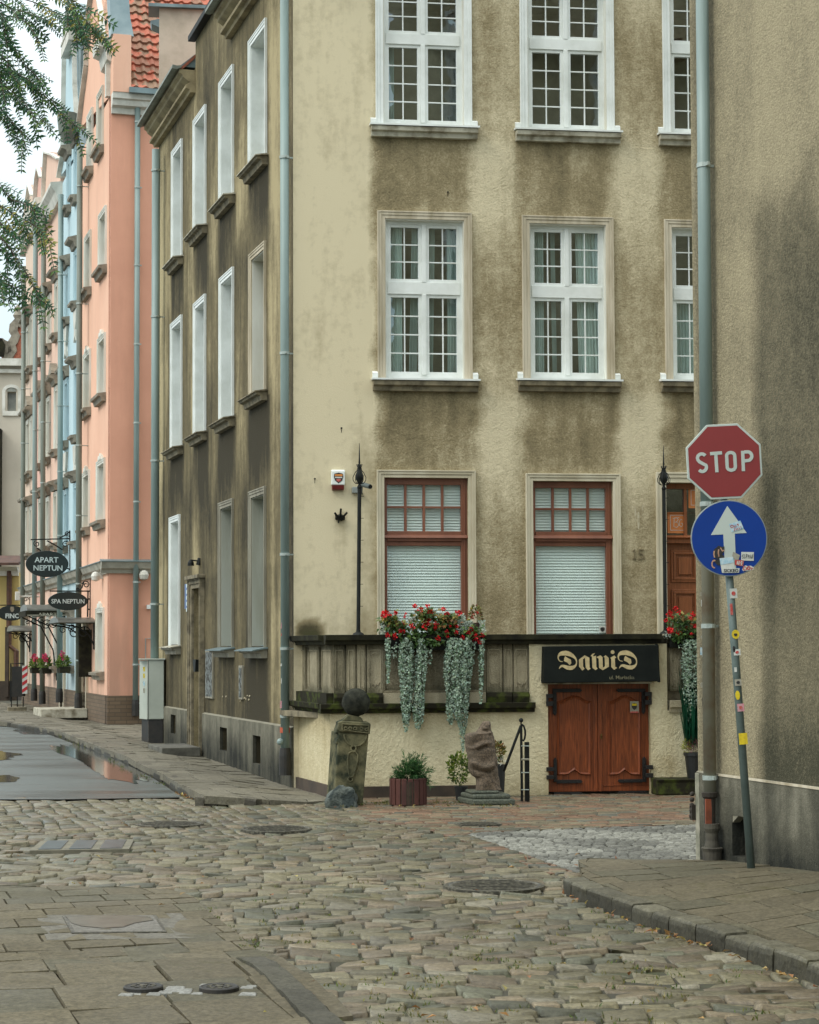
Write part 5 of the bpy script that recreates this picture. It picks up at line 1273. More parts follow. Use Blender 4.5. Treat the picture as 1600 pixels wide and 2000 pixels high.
for pts in (arc(560, 1300, 16, 16, 0, 360, 8), [(585, 1285), (590, 1310), (605, 1305)], [(608, 1280), (612, 1305)], [(622, 1275), (640, 1270)], [(632, 1272), (640, 1295)], [(600, 1330), (585, 1328), (598, 1345), (585, 1352)], [(610, 1322), (620, 1345)], [(628, 1318), (636, 1340)], [(645, 1312), (655, 1332)], [(668, 1300), (675, 1325)]): q.ribbon([GZ(x, y, -.067) for x, y in pts], 8*u5, -.0685, -.0672)
q.build('sticker_print', M['st_red'], s1)
s2 = stk([(676, 1612), (830, 1614), (828, 1720), (674, 1716)], M['st_white'])
q = MB(FG)
for pts in ([(700, 1640), (685, 1660), (700, 1680), (688, 1695)], [(712, 1640), (712, 1690), (725, 1680)], [(735, 1640), (733, 1685)], [(735, 1645), (752, 1645)], [(734, 1665), (748, 1663)], [(760, 1690), (758, 1645), (772, 1655), (762, 1670)], [(778, 1690), (785, 1640), (795, 1690)], [(803, 1692), (806, 1640), (812, 1690), (818, 1640)]): q.ribbon([GZ(x, y, -.067) for x, y in pts], 6*u5, -.0685, -.0672)
q.build('sticker_print', M['st_black'], s2)
stk([(330, 1620), (345, 1580), (400, 1535), (440, 1550), (470, 1545), (470, 1600), (440, 1640), (468, 1660), (465, 1690), (400, 1700), (340, 1680)], M['st_black']); M['st_brown'] = pm('st_brown', S(190, 150, 120), S(150, 110, 90), 30, .5, 0)
q = MB(FG)
for pts in ([(345, 1600), (340, 1640), (350, 1680)], [(400, 1580), (395, 1620), (402, 1670)], arc(345, 1760, 28, 45, 60, 290, 8), [(420, 1560), (445, 1600), (468, 1590)]): q.ribbon([GZ(x, y, -.067) for x, y in pts], 16*u5, -.069, -.0672)
q.build('sticker', M['st_brown'], dsc)
stk([(325, 1700), (415, 1705), (420, 1780), (380, 1770), (350, 1735)], M['st_black'])
s3 = stk([(410, 1690), (575, 1668), (600, 1815), (440, 1868)], M['st_white'], y=-.0685); q = MB(FG); q.prism([GZ(*p, -.07) for p in ((412, 1692), (575, 1672), (588, 1740), (425, 1770))], -.0705, -.0697); q.build('sticker_print', M['st_blue'], s3)
stk([(575, 1610), (660, 1650), (640, 1715), (560, 1690)], M['st_grey']); s4 = stk([(600, 1705), (708, 1715), (696, 1785), (595, 1770)], M['st_red'])
q = MB(FG)
for pts in ([(630, 1725), (625, 1765)], [(650, 1725), (645, 1768)], [(690, 1735), (675, 1730), (668, 1748), (685, 1755), (672, 1772)]): q.ribbon([GZ(x, y, -.067) for x, y in pts], 10*u5, -.0685, -.0672)
q.build('sticker_print', M['st_white'], s4)
s5 = stk([(445, 1815), (655, 1810), (648, 1865), (440, 1868)], M['st_white'], y=-.0675); q = MB(FG); a_, b_ = GZ(462, 1840, -.069), GZ(640, 1836, -.069); text_mb(q, 'SICKEO', (a_[0]+b_[0])/2, a_[1], 40*u5, b_[0]-a_[0], -.0695, .001, bold=.03); q.build('sticker_print', M['st_black'], s5)
s6 = stk([(688, 1830), (700, 1790), (730, 1775), (750, 1785), (790, 1778), (830, 1800), (820, 1830), (760, 1840), (700, 1845)], M['st_white'])
q = MB(FG)
for pts in (arc(715, 1812, 15, 22, 40, 320, 8), arc(765, 1808, 15, 20, 0, 360, 8), [(740, 1800), (738, 1830)], [(790, 1800), (800, 1825), (815, 1805)]): q.ribbon([GZ(x, y, -.067) for x, y in pts], 12*u5, -.0685, -.0672)
q.build('sticker_print', M['st_red'], s6)
for py in (870, 940, 1010, 1090):
    q = MB(FG); z = G(1420, py)[1]; x = lerp(pa_[0], pb2[0], (z-pa_[1])/(pb2[1]-pa_[1])); q.box(x-.045, x+.045, -.045, .034, z-.012, z+.012); q.build('clamp', M['sign_back'], ss, bevel=.003)

# ================================================================== ground
def inpoly(x, y, P):
    r = False; j = len(P)-1
    for i in range(len(P)):
        if (P[i][1] > y) != (P[j][1] > y) and x < (P[j][0]-P[i][0])*(y-P[i][1])/(P[j][1]-P[i][1])+P[i][0]: r = not r
        j = i
    return r
KR = [(1097, 1742), (1112, 1751), (1142, 1764), (1192, 1784), (1232, 1798), (1270, 1812), (1304, 1823), (1356, 1839), (1413, 1858), (1460, 1875), (1507, 1891), (1573, 1915), (1650, 1943), (1760, 1985), (1900, 2040)]
KF = [(82, 1422), (120, 1430), (152, 1444), (200, 1462), (240, 1476), (280, 1496), (316, 1512), (344, 1530), (368, 1542), (400, 1557), (428, 1565), (500, 1568), (580, 1567), (640, 1562)]
def kerb_h(x, y): return .11*sst(-1.35, -2.15, x) if y < 26 else .11
def pave_far_z(x, y): return gz(x, y)+.012+.10*sst(-1.3, -2.1, x+max(0, y-24)*.3)
KFg = [on_ground(px, py, .1 if px < 420 else .02) for px, py in KF]
KRg = [on_ground(*p) for p in KR]
P_far = [(p.x, p.y) for p in KFg]+[(OT.x+.5, OT.y+.6), (OC.x+2, OC.y+1), (-1, 60), (-30, 90), (-30, 62)]+[(on_ground(20, 1411, .1).x, on_ground(20, 1411, .1).y)]
PRi = []                                                # inner edge of the right kerb
for k, p in enumerate(KRg):
    t = (KRg[min(k+1, len(KRg)-1)]-KRg[max(k-1, 0)]); t.z = 0; t.normalize(); n = Vector((-t.y, t.x, 0))
    if n.x < 0 and n.y < 0: n = -n
    if (n.x+n.y) < 0: n = -n
    PRi.append(p+n*.16)
_g = lambda px, py, dz=0: (lambda p: (p.x, p.y))(on_ground(px, py, dz))
P_right = [(p.x, p.y) for p in PRi]+[(12, 2), (12, OR_.y+1), (OR_.x+1.0, OR_.y+.35), _g(1367, 1682, .05), _g(1200, 1690, .03), _g(1130, 1702, .02)]
P_near = [_g(*p) for p in ((-500, 1728), (60, 1735), (232, 1737), (330, 1742), (372, 1751), (407, 1785), (452, 1820), (490, 1852), (520, 1874), (568, 1882), (640, 1942), (695, 1995), (780, 2080), (900, 2250), (-900, 2250))]
P_kerbnear = [_g(*p) for p in ((520, 1874), (572, 1884), (640, 1942), (695, 1995), (800, 2090), (730, 2090), (640, 2000), (590, 1945))]
P_sett = [_g(*p) for p in ((902, 1627), (1160, 1616), (1500, 1606), (1500, 1680), (1367, 1690), (1200, 1694), (1125, 1704), (1010, 1662))]
P_brick = [_g(*p) for p in ((640, 1566), (648, 1550), (1500, 1550), (1500, 1606), (1160, 1616), (902, 1627), (1010, 1662), (1125, 1704), (1075, 1706), (960, 1660), (850, 1625), (720, 1600))]
P_asph = [_g(-1500, 1561), _g(120, 1562), _g(356, 1558)]+[(p.x, p.y) for p in [on_ground(px, py) for px, py in ((345, 1550), (330, 1541), (300, 1521), (262, 1502), (220, 1484), (180, 1468), (140, 1452), (100, 1437), (60, 1424), (20, 1413), (-60, 1400), (-200, 1386))]]+[(-34, 95), (-60, 95)]

def sheet(name, mat, x0, x1, y0, y1, nx, ny, zf, label=None, kind='structure'):
    q = MB(); v = [[q.P((lerp(x0, x1, i/nx), lerp(y0, y1, j/ny), zf(lerp(x0, x1, i/nx), lerp(y0, y1, j/ny)))) for i in range(nx+1)] for j in range(ny+1)]
    for j in range(ny):
        for i in range(nx): q.f.append([v[j][i], v[j][i+1], v[j+1][i+1], v[j+1][i]])
    return tag(q.build(name, mat), kind=kind)
M['joint'] = pm('joint_earth', (.045, .042, .027, 1), (.055, .065, .022, 1), 2.5, .95, .6, 40, lo=.5, hi=.7)
sheet('ground', M['joint'], -80, 60, -40, 160, 70, 100, lambda x, y: gz(x, y)-.024)
# wet asphalt of the side street
t = NT('wet_asphalt'); big = t.noise(1.1, 5, .65, stretch=(.3, 1, 1)); fine = t.noise(140, 3, .7)
c = t.mix(t.ramp(fine, .35, .65), (.066, .08, .074, 1), (.10, .115, .106, 1)); c = t.mix(t.ramp(big, .45, .62), c, (.042, .046, .042, 1))
t.bump(fine, .25, .003); M['asphalt'] = t.done(c, t.ramp(big, .42, .6, .5, .3), 0, .5)
q = MB(); q.f.append([q.P((x, y, gz(x, y)+.004)) for x, y in P_asph]); 
o = q.build('asphalt_road', M['asphalt']); tag(o, kind='structure')
# triangulated finely enough to follow the slope
import bmesh
bm = bmesh.new(); bm.from_mesh(o.data)
for yy in (24, 25, 27, 29, 31, 33, 35, 37, 50): bmesh.ops.bisect_plane(bm, geom=bm.verts[:]+bm.edges[:]+bm.faces[:], plane_co=(0, yy, 0), plane_no=(0, 1, 0))
for v in bm.verts: v.co.z = gz(v.co.x, v.co.y)+.004
bm.to_mesh(o.data); bm.free()
t = NT('puddle_water'); t.b.inputs['Base Color'].default_value = (.03, .032, .03, 1); t.b.inputs['Roughness'].default_value = .09; t.b.inputs['IOR'].default_value = 1.6; t.bump(t.noise(3, 2), .03, .01); M['water'] = t.m
for pts in ([(90, 1460), (150, 1454), (186, 1464), (228, 1482), (262, 1500), (296, 1520), (255, 1526), (215, 1524), (192, 1510), (168, 1494), (150, 1482), (120, 1472)], [(22, 1426), (60, 1421), (104, 1428), (92, 1434), (44, 1433)], [(-30, 1518), (12, 1513), (38, 1519), (30, 1527), (-20, 1528)], [(-300, 1470), (-60, 1462), (40, 1472), (20, 1484), (-200, 1492)]):
    q = MB(); cxp = sum(p[0] for p in pts)/len(pts); cyp = sum(p[1] for p in pts)/len(pts); PP = []
    n = len(pts)
    for k in range(n):
        for s_ in range(9):
            a, b = pts[k], pts[(k+1) % n]; tt = s_/9; px = lerp(a[0], b[0], tt); py = lerp(a[1], b[1], tt)
            k_ = 1+.16*N(px*.06, py*.2, cxp)+.16*N(px*.11, py*.6, 3); PP.append((cxp+(px-cxp)*k_, cyp+(py-cyp)*k_))
    G3 = [on_ground(px, py, .009) for px, py in PP]; zav = sum(p.z for p in G3)/len(G3)
    q.f.append([q.P((p.x, p.y, gz(p.x, p.y)+.009)) for p in G3]); tag(q.build('puddle', M['water']), kind='structure')

def snap(x, y, P):
    if inpoly(x, y, P): return x, y
    best = None
    for a, b in zip(P, P[1:]+P[:1]):
        dx, dy = b[0]-a[0], b[1]-a[1]; L2_ = dx*dx+dy*dy
        if L2_ < 1e-12: continue
        t = max(0, min(1, ((x-a[0])*dx+(y-a[1])*dy)/L2_)); qx, qy = a[0]+dx*t, a[1]+dy*t; d = (qx-x)**2+(qy-y)**2
        if best is None or d < best[0]: best = (d, qx, qy)
    return best[1], best[2]
def stones(name, test, origin, ang, rows, lens, gap, mat, zf, dome, colfn, U, V, wav=.05, drop=.03, shoulder=.02, tilt=.004, smooth=True, jit=.012, vis=True, rnd=.75, clip=None, anyc=False):
    q = MB(); ca, sa = math.cos(ang), math.sin(ang); rs = random.Random(hash(name) % 9999 if False else len(name)*17)
    def W(u, v): return (origin[0]+u*ca-v*sa, origin[1]+u*sa+v*ca)
    vk = [V[0]]
    while vk[-1] < V[1]: vk.append(vk[-1]+rs.uniform(*rows))
    def row(k, u): return vk[k]+wav*N(u*.7, k*.37, 1)+wav*.5*N(u*2.3, k*3.1, 5)
    for k in range(len(vk)-1):
        u = U[0]+rs.uniform(0, lens[1]); prev = None
        while u < U[1]:
            ln = rs.uniform(*lens); u2 = u+ln
            cx, cy = W(u+ln/2, (row(k, u+ln/2)+row(k+1, u+ln/2))/2)
            if clip or anyc:
                cs = [W(uu_, row(k+kk, uu_)) for uu_ in (u+.02, u2-.02) for kk in (0, 1)]+[(cx, cy)]
                ok = any(test(*c_) for c_ in cs)
            else: ok = test(cx, cy)
            if ok and vis:
                if cy < 1.5: ok = False
                else:
                    px, py = project((cx, cy, 0)); ok = -700 < px < 2400 and py < 2500
            sk = rs.uniform(-1, 1)*jit*1.5
            if ok:
                g = gap*rs.uniform(.7, 1.4)
                c4 = [(u+g/2+(prev or 0), row(k, u)+g/2), (u2-g/2+sk, row(k, u2)+g/2), (u2-g/2+sk+rs.uniform(-jit, jit), row(k+1, u2)-g/2), (u+g/2+(prev or 0)+rs.uniform(-jit, jit), row(k+1, u)-g/2)]
                mu = sum(p[0] for p in c4)/4; mv = sum(p[1] for p in c4)/4
                oct_ = []
                for j in range(4):
                    a, b = c4[j], c4[(j+1) % 4]; p_ = c4[j-1]
                    r1 = (1-rnd)*.5
                    oct_.append((lerp(a[0], b[0], r1)+rs.uniform(-jit, jit)*.3, lerp(a[1], b[1], r1)+rs.uniform(-jit, jit)*.3))
                    oct_.append((lerp(a[0], b[0], 1-r1)+rs.uniform(-jit, jit)*.3, lerp(a[1], b[1], 1-r1)+rs.uniform(-jit, jit)*.3))
                c = colfn(cx, cy, rs); zc_ = rs.uniform(-.5, .3)*tilt*2; tx, ty = rs.uniform(-tilt, tilt)/.1, rs.uniform(-tilt, tilt)/.1
                def PP(uv, f, dz):
                    uu = mu+(uv[0]-mu)*f; vv = mv+(uv[1]-mv)*f; X, Y = W(uu, vv)
                    if clip: X, Y = snap(X, Y, clip)
                    return q.P((X, Y, zf(X, Y)+dz+zc_+tx*(uu-mu)+ty*(vv-mv)), c)
                sz = max(.02, min(ln, vk[k+1]-vk[k])); f1 = 1-min(.5, shoulder*2/sz)
                o_ = [PP(p, 1, -drop) for p in oct_]; m1 = [PP(p, (1+f1)/2, -dome*.55) for p in oct_]; i_ = [PP(p, f1, -dome*.12) for p in oct_]
                ce = PP((mu, mv), 1, 0)
                for j in range(8):
                    j2 = (j+1) % 8; q.f += [[o_[j], o_[j2], m1[j2], m1[j]], [m1[j], m1[j2], i_[j2], i_[j]], [i_[j], i_[j2], ce]]
            prev = sk; u = u2
    return tag(q.build(name, mat, smooth=smooth), kind='structure')
def stone_mat(name, rlo, rhi, bump=.5, moss=True, spec=.25):
    t = NT(name); col = t.attr()[0]; f = t.noise(38, 5, .75); b = t.noise(1.1, 4, .6); g = t.noise(14, 4, .6)
    c = t.mix(1.0, col, t.mix(t.ramp(f, .35, .65), (.6, .6, .6, 1), (1.3, 1.3, 1.28, 1)), 'MULTIPLY')
    c = t.mix(t.ramp(g, .4, .7, 0, .7), c, t.mix(1.0, c, (.62, .62, .58, 1), 'MULTIPLY'))
    if moss: c = t.mix(t.math('MULTIPLY', t.ramp(b, .55, .72), t.ramp(g, .5, .65, 0, .7)), c, (.075, .07, .025, 1))
    t.bump(t.math('ADD', t.math('MULTIPLY', f, .5), g), bump, .01)
    return t.done(c, t.ramp(b, .35, .65, rhi, rlo), 0, spec)
M['cobble'] = stone_mat('cobble_stone', .3, .66, .9, spec=.45); M['slab'] = stone_mat('paving_slab', .5, .85, .5); M['sett'] = stone_mat('white_sett', .5, .8, .5, False); M['brickpave'] = stone_mat('brick_paver', .38, .66, .45); M['kerb'] = stone_mat('kerb_stone', .5, .8, .8)
def col_cob(x, y, rs):
    k = rs.uniform(.62, 1.25)*(.9+.25*N(x*.5, y*.5)); t = rs.random()
    b = (.168, .148, .088) if t < .5 else ((.178, .142, .090) if t < .78 else ((.118, .118, .078) if t < .92 else (.21, .19, .135)))
    return tuple(v*k for v in b)
def col_slab(x, y, rs):
    k = rs.uniform(.88, 1.1); t = rs.random(); b = (.122, .104, .066) if t < .7 else (.108, .098, .064)
    return tuple(v*k for v in b)
def col_slabf(x, y, rs):
    k = rs.uniform(.85, 1.12); return tuple(v*k for v in (.165, .150, .112))
def col_br(x, y, rs):
    k = rs.uniform(.7, 1.25); t = rs.random(); m_ = sst(-1, 1, N(x*.7, y*1.5))
    b = (.19, .12, .078) if t < .3+.3*m_ else ((.17, .145, .095) if t < .85 else (.12, .12, .095)); return tuple(v*k for v in b)
def col_sett(x, y, rs):
    k = rs.uniform(.7, 1.15)*(1 if N(x*.8, y*1.1, 3) > -.12 else .62); return tuple(v*k for v in (.25, .248, .215))
covers = []    # (centre, rx, ry) kept free of stones
def cover_free(x, y): return all(((x-c.x)/rx)**2+((y-c.y)/ry)**2 > 1 for c, rx, ry in covers)
mh1, mh2, mh3 = on_ground(540, 1620.5), on_ground(965, 1732), on_ground(935, 1611); mh4 = on_ground(330, 1611)
covers += [(mh1, .4, .4), (mh2, .42, .42), (mh3, .3, .22), (mh4, .42, .36)]
TR = [_g(30, 1668), _g(70, 1640), _g(300, 1636), _g(262, 1664)]
sd_ang = math.atan2(-SD.x, SD.y)
def t_cob(x, y):
    return y < 24.2 and not (inpoly(x, y, P_near) or inpoly(x, y, P_right) or inpoly(x, y, P_sett) or inpoly(x, y, P_brick) or inpoly(x, y, P_far) or inpoly(x, y, P_asph) or inpoly(x, y, TR)) and cover_free(x, y) and not inpoly(x, y, KRpoly)
KRpoly = [(p.x, p.y) for p in KRg]+[(p.x, p.y) for p in PRi[::-1]]
zc_f = lambda x, y: gz(x, y)+.015*N(x*.5, y*.5, 9)-.004
stones('cobblestones', lambda x, y: t_cob(x, y) and not (x < -.9 and y > 19.3+.5*math.sin(x)), (0, 8), 0.04, (.135, .19), (.15, .30), .009, M['cobble'], zc_f, .007, col_cob, (-9, 9), (-1, 17), wav=.09, jit=.014, rnd=.93, tilt=.012, shoulder=.010, anyc=True, drop=.035)
stones('cobblestones', lambda x, y: t_cob(x, y) and (x < -.9 and y > 19.3+.5*math.sin(x)), (-.5, 19), .29+math.pi/2, (.14, .2), (.14, .24), .011, M['cobble'], zc_f, .009, col_cob, (-2, 8), (-2, 9), wav=.07, jit=.014, rnd=.9, tilt=.012, shoulder=.012, anyc=True, drop=.035)
stones('brick_paving', lambda x, y: inpoly(x, y, P_brick) and cover_free(x, y) and not inpoly(x, y, P_sett), (-1, 15), .14, (.1, .125), (.2, .26), .01, M['brickpave'], lambda x, y: gz(x, y)+.008*N(x*.7, y*.7, 9), .005, col_br, (-3, 9), (-.5, 10), wav=.05, jit=.008, rnd=.88, tilt=.003, shoulder=.008, drop=.02, clip=P_brick)
stones('granite_setts', lambda x, y: inpoly(x, y, P_sett), (-1, 14), .1, (.08, .12), (.08, .14), .014, M['sett'], lambda x, y: gz(x, y)+.006*N(x*.7, y*.7, 9), .008, col_sett, (-3, 9), (0, 9), wav=.05, jit=.014, rnd=.7, tilt=.004, shoulder=.014, drop=.02, clip=P_sett)
AS = sd_ang
def near_test(x, y): return inpoly(x, y, P_near) and not inpoly(x, y, P_kerbnear)
_split = _g(200, 1872)[1]
vents = [on_ground(280, 1940), on_ground(428, 1941)]
recp = [_g(*p) for p in ((100, 1795), (325, 1793), (345, 1832), (118, 1834))]
def nz(x, y): return .02
stones('near_pavement', lambda x, y: near_test(x, y) and y > _split+.1*x and not inpoly(x, y, recp), (-3, _split-.3), AS, (.30, .42), (.26, .40), .007, M['slab'], lambda x, y: nz(x, y)+.006*N(x*.9, y*.9), .002, col_slab, (-5, 6), (-4, 6), wav=.015, jit=.004, rnd=.97, tilt=.0025, shoulder=.006, smooth=False, clip=P_near)
stones('near_pavement', lambda x, y: near_test(x, y) and y <= _split+.1*x and all((x-v.x)**2+(y-v.y)**2 > .03 for v in vents), (-3, 8), AS, (.5, .8), (.42, .56), .008, M['slab'], lambda x, y: nz(x, y)+.006*N(x*.9, y*.9), .003, col_slab, (-3, 6), (-3, 8), wav=.02, jit=.008, rnd=.97, tilt=.003, shoulder=.008, smooth=False, clip=P_near)
stones('right_pavement', lambda x, y: inpoly(x, y, P_right), (1, 15.4), AS-.12, (.34, .38), (.34, .5), .006, M['slab'], lambda x, y: zR(x, y)*sst(OR_.y+.7, OR_.y-.4, y+.25*(x-OR_.x))+.002, .002, col_slab, (-9, 14), (-14, 4), wav=.012, jit=.003, rnd=.97, tilt=.0015, shoulder=.005, smooth=False, drop=.05, clip=P_right)
stones('far_pavement', lambda x, y: inpoly(x, y, P_far) and y < 60, (-3, 23), AS, (.4, .6), (.45, .7), .007, M['slab'], lambda x, y: pave_far_z(x, y), .002, col_slabf, (-30, 8), (-3, 40), wav=.02, jit=.006, rnd=.97, tilt=.002, shoulder=.006, smooth=False, drop=.09, clip=P_far)
# kerbs as separate blocks of stone
def kerb(name, pts, zf, h, wid, label, lenr, side=1, col=(.135, .125, .088)):
    q = MB(); rs = random.Random(3)
    segs = [];
    for a, b in zip(pts, pts[1:]):
        Ls = (b-a).length; n = max(1, round(Ls/lenr)) if lenr else 1
        for k in range(n): segs.append((a.lerp(b, k/n), a.lerp(b, (k+1)/n)))
    for a, b in segs:
        t_ = (b-a); t_.z = 0; Ls = t_.length; t_.normalize(); n_ = Vector((-t_.y, t_.x, 0))*side
        g = .006; a2 = a+t_*g; b2 = b-t_*g; k = rs.uniform(.75, 1.2); c = tuple(v*k for v in col); dz = rs.uniform(-.012, .006); bt = rs.uniform(-.006, .008)
        ch = .02
        prof = [(0-bt, -.05), (.004-bt, h*.55), (ch*.25, h-ch), (ch, h-.002), (wid-.004, h+.002), (wid, -.05)]
        nseg = 5; rows_ = []
        for s_ in range(nseg+1):
            P0 = a2.lerp(b2, s_/nseg); e_ = .008 if s_ in (0, nseg) else 0
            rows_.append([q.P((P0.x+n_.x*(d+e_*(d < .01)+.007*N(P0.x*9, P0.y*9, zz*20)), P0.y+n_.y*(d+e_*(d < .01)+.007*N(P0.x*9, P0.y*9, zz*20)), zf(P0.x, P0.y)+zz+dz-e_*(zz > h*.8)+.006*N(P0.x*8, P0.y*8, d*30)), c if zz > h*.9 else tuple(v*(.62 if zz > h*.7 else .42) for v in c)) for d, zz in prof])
        for s_ in range(nseg):
            for j in range(5): q.f.append([rows_[s_][j], rows_[s_+1][j], rows_[s_+1][j+1], rows_[s_][j+1]])
        q.f.append(rows_[0][::-1]); q.f.append(rows_[-1])
    return tag(q.build(name, M['kerb']), kind='structure')
kerb('right_kerb', KRg, lambda x, y: 0, .112, .16, '', 0, side=1 if ((PRi[3]-KRg[3]).cross(KRg[4]-KRg[3])).z < 0 else -1)
knr = [on_ground(px, py, .02) for px, py in ((512, 1868), (556, 1888), (606, 1934), (652, 1978), (700, 2026), (760, 2085))]
kerb('near_kerb', knr, lambda x, y: .0, .034, .17, '', .75, side=-1, col=(.085, .08, .06))
KFb = [on_ground(px, py, .1 if px < 420 else .03) for px, py in [(-40, 1404), (20, 1412)]+KF[:-2]]
kerb('far_kerb', KFb, lambda x, y: gz(x, y), .112, .14, '', .8, side=1, col=(.115, .104, .078))
bpy.data.objects['far_kerb'].data.update()
# flatten the far kerb where it dies into the cobbles
for v in bpy.data.objects['far_kerb'].data.vertices:
    X, Y, Z_ = v.co
    k = sst(-1.3, -2.1, X+max(0, Y-24)*.3); g0 = gz(X, Y)
    if Z_ > g0+.02: v.co.z = g0+.012+(Z_-g0-.012)*k

# ================================================================== the side street: row of coloured houses
OPc = on_ground(213, 1407, .11); ZP = OPc.z; OP = Vector((OPc.x, OPc.y, 0)); FP = Frame(OP, -SD); FPS = Frame(OP, FP.uy)
def flat(name, c, c2=None, **k):
    t = NT(name); a = t.noise(.9, 5, .6); s_ = t.noise(3.0, 5, .65, stretch=(1, 1, .12)); z_ = t.n('ShaderNodeSeparateXYZ'); t.l(t.geo, z_.inputs[0])
    col = t.mix(t.ramp(a, .35, .7), c, c2 or tuple(v*.9 for v in c[:3])+(1,)); col = t.mix(t.ramp(s_, .5, .75, 0, .35), col, tuple(v*.72 for v in c[:3])+(1,))
    lowd = t.math('MULTIPLY', t.ramp(z_.outputs[2], 3.2, .6), t.ramp(s_, .35, .6, .1, .45)); col = t.mix(lowd, col, (.2, .17, .13, 1))
    t.bump(t.noise(40, 4, .6), .3, .004); return t.done(col, .88, 0, .2)
M['salmon'] = flat('salmon_render', S(232, 186, 160), S(224, 176, 150)); M['blue'] = flat('blue_render', S(190, 212, 218), S(180, 204, 210))
M['pale_pink'] = flat('pale_pink_render', S(226, 192, 172), S(216, 182, 162)); M['pale_rose'] = flat('pale_rose_render', S(218, 176, 160), S(210, 168, 152)); M['pale_cream'] = flat('pale_cream_render', S(222, 198, 178), S(214, 188, 168))
t = NT('brick_base'); br = t.n('ShaderNodeTexBrick'); mp = t.n('ShaderNodeMapping'); tco = t.n('ShaderNodeTexCoord'); 
sxyz = t.n('ShaderNodeSeparateXYZ'); t.l(t.geo, sxyz.inputs[0]); cb = t.n('ShaderNodeCombineXYZ'); t.l(t.math('ADD', t.math('MULTIPLY', sxyz.outputs[0], 1.0), sxyz.outputs[1]), cb.inputs[0]); t.l(sxyz.outputs[2], cb.inputs[1])
t.l(cb.outputs[0], br.inputs['Vector']); br.inputs['Scale'].default_value = 1; br.inputs['Brick Width'].default_value = .32; br.inputs['Row Height'].default_value = .085; br.inputs['Mortar Size'].default_value = .008
br.inputs['Color1'].default_value = S(112, 94, 74); br.inputs['Color2'].default_value = S(94, 78, 60); br.inputs['Mortar'].default_value = S(76, 66, 54)
t.bump(br.outputs['Fac'], -.5, .01); M['brick_base'] = t.done(br.outputs['Color'], .85)
M['white_cornice'] = pm('white_cornice', S(214, 212, 202), S(186, 184, 172), 3, .8, .2, 30)
M['string_grey'] = pm('string_grey', S(176, 172, 158), S(146, 142, 128), 3, .85, .2, 30)
M['sill_grey'] = pm('sill_grey', S(146, 138, 122), S(112, 104, 90), 5, .8, .3)
M['tile'] = None
t = NT('red_pantiles'); f = t.noise(1.7, 4, .6); cell_ = t.n('ShaderNodeTexVoronoi'); cell_.inputs['Scale'].default_value = 3.2; t.l(t.geo, cell_.inputs['Vector'])
sc_ = t.n('ShaderNodeSeparateColor'); t.l(cell_.outputs['Color'], sc_.inputs[0]); c = t.mix(t.ramp(sc_.outputs[0], .45, .6), S(182, 108, 84), S(140, 112, 90)); c = t.mix(t.ramp(f, .4, .65, 0, .4), c, S(150, 72, 54)); M['tile'] = t.done(c, .75)
zsc = hz(FP, 213, 1098); zsc2 = hz(FP, 213, 1120); zbr = hz(FP, 213, 1359)
def simple_window(fr, rc, par, sur, sill_m, d=.2, crown=False, ped=False, frame='white', su=.11):
    x0, x1, z0, z1 = rc; f = MB(fr); cx_ = (x0+x1)/2; yb = d-.06
    f.box(x0, x0+.06, yb, d, z0, z1); f.box(x1-.06, x1, yb, d, z0, z1); f.box(x0+.06, x1-.06, yb, d, z1-.06, z1); f.box(x0+.06, x1-.06, yb, d, z0, z0+.07); zz = z0+(z1-z0)*.62
    f.box(x0+.06, x1-.06, yb-.01, d, zz-.04, zz+.04); f.box(cx_-.04, cx_+.04, yb-.01, d, z0+.07, zz-.04); f.box(cx_-.04, cx_+.04, yb-.01, d, zz+.04, z1-.06)
    w_ = f.build('window', M[frame], par)
    g = MB(fr); g.face([(x0+.06, d-.03, z0+.07), (x1-.06, d-.03, z0+.07), (x1-.06, d-.03, z1-.06), (x0+.06, d-.03, z1-.06)]); g.build('glass', M['glass'], w_)
    g = MB(fr); g.face([(x0, d+.5, z0), (x1, d+.5, z0), (x1, d+.5, z1), (x0, d+.5, z1)]); g.build('room_behind', M['room'], w_)
    s = MB(fr); surround(s, x0, x1, z0, z1, su, .05)
    if crown: s.prism([(cx_-.28, z1+su), (cx_+.28, z1+su), (cx_+.22, z1+su+.10), (cx_+.09, z1+su+.07), (cx_, z1+su+.15), (cx_-.09, z1+su+.07), (cx_-.22, z1+su+.10)], -.06, 0)
    s.build('window_surround', M[sur], w_)
    r = MB(fr); reveal_box(r, x0, x1, z0, z1, 0, yb); r.build('reveal', M[sur], w_)
    s = MB(fr); s.prism_x([(-.2, z0-.03), (0, z0), (0, z0-.2), (-.1, z0-.2), (-.13, z0-.1), (-.19, z0-.09)], x0-.14, x1+.14); s.build('window_sill', M[sill_m], w_)
    if ped:
        s = MB(fr); s.prism_x([(-.28, z1+.36), (0, z1+.44), (0, z1+.14), (-.1, z1+.14), (-.14, z1+.26), (-.26, z1+.3)], x0-.18, x1+.18)
        if ped == 2: s.prism([(x0-.18, z1+.42), (x1+.18, z1+.42), (cx_, z1+.75)], -.2, 0)
        s.build('pediment', M['sill_grey'], w_)
    return w_
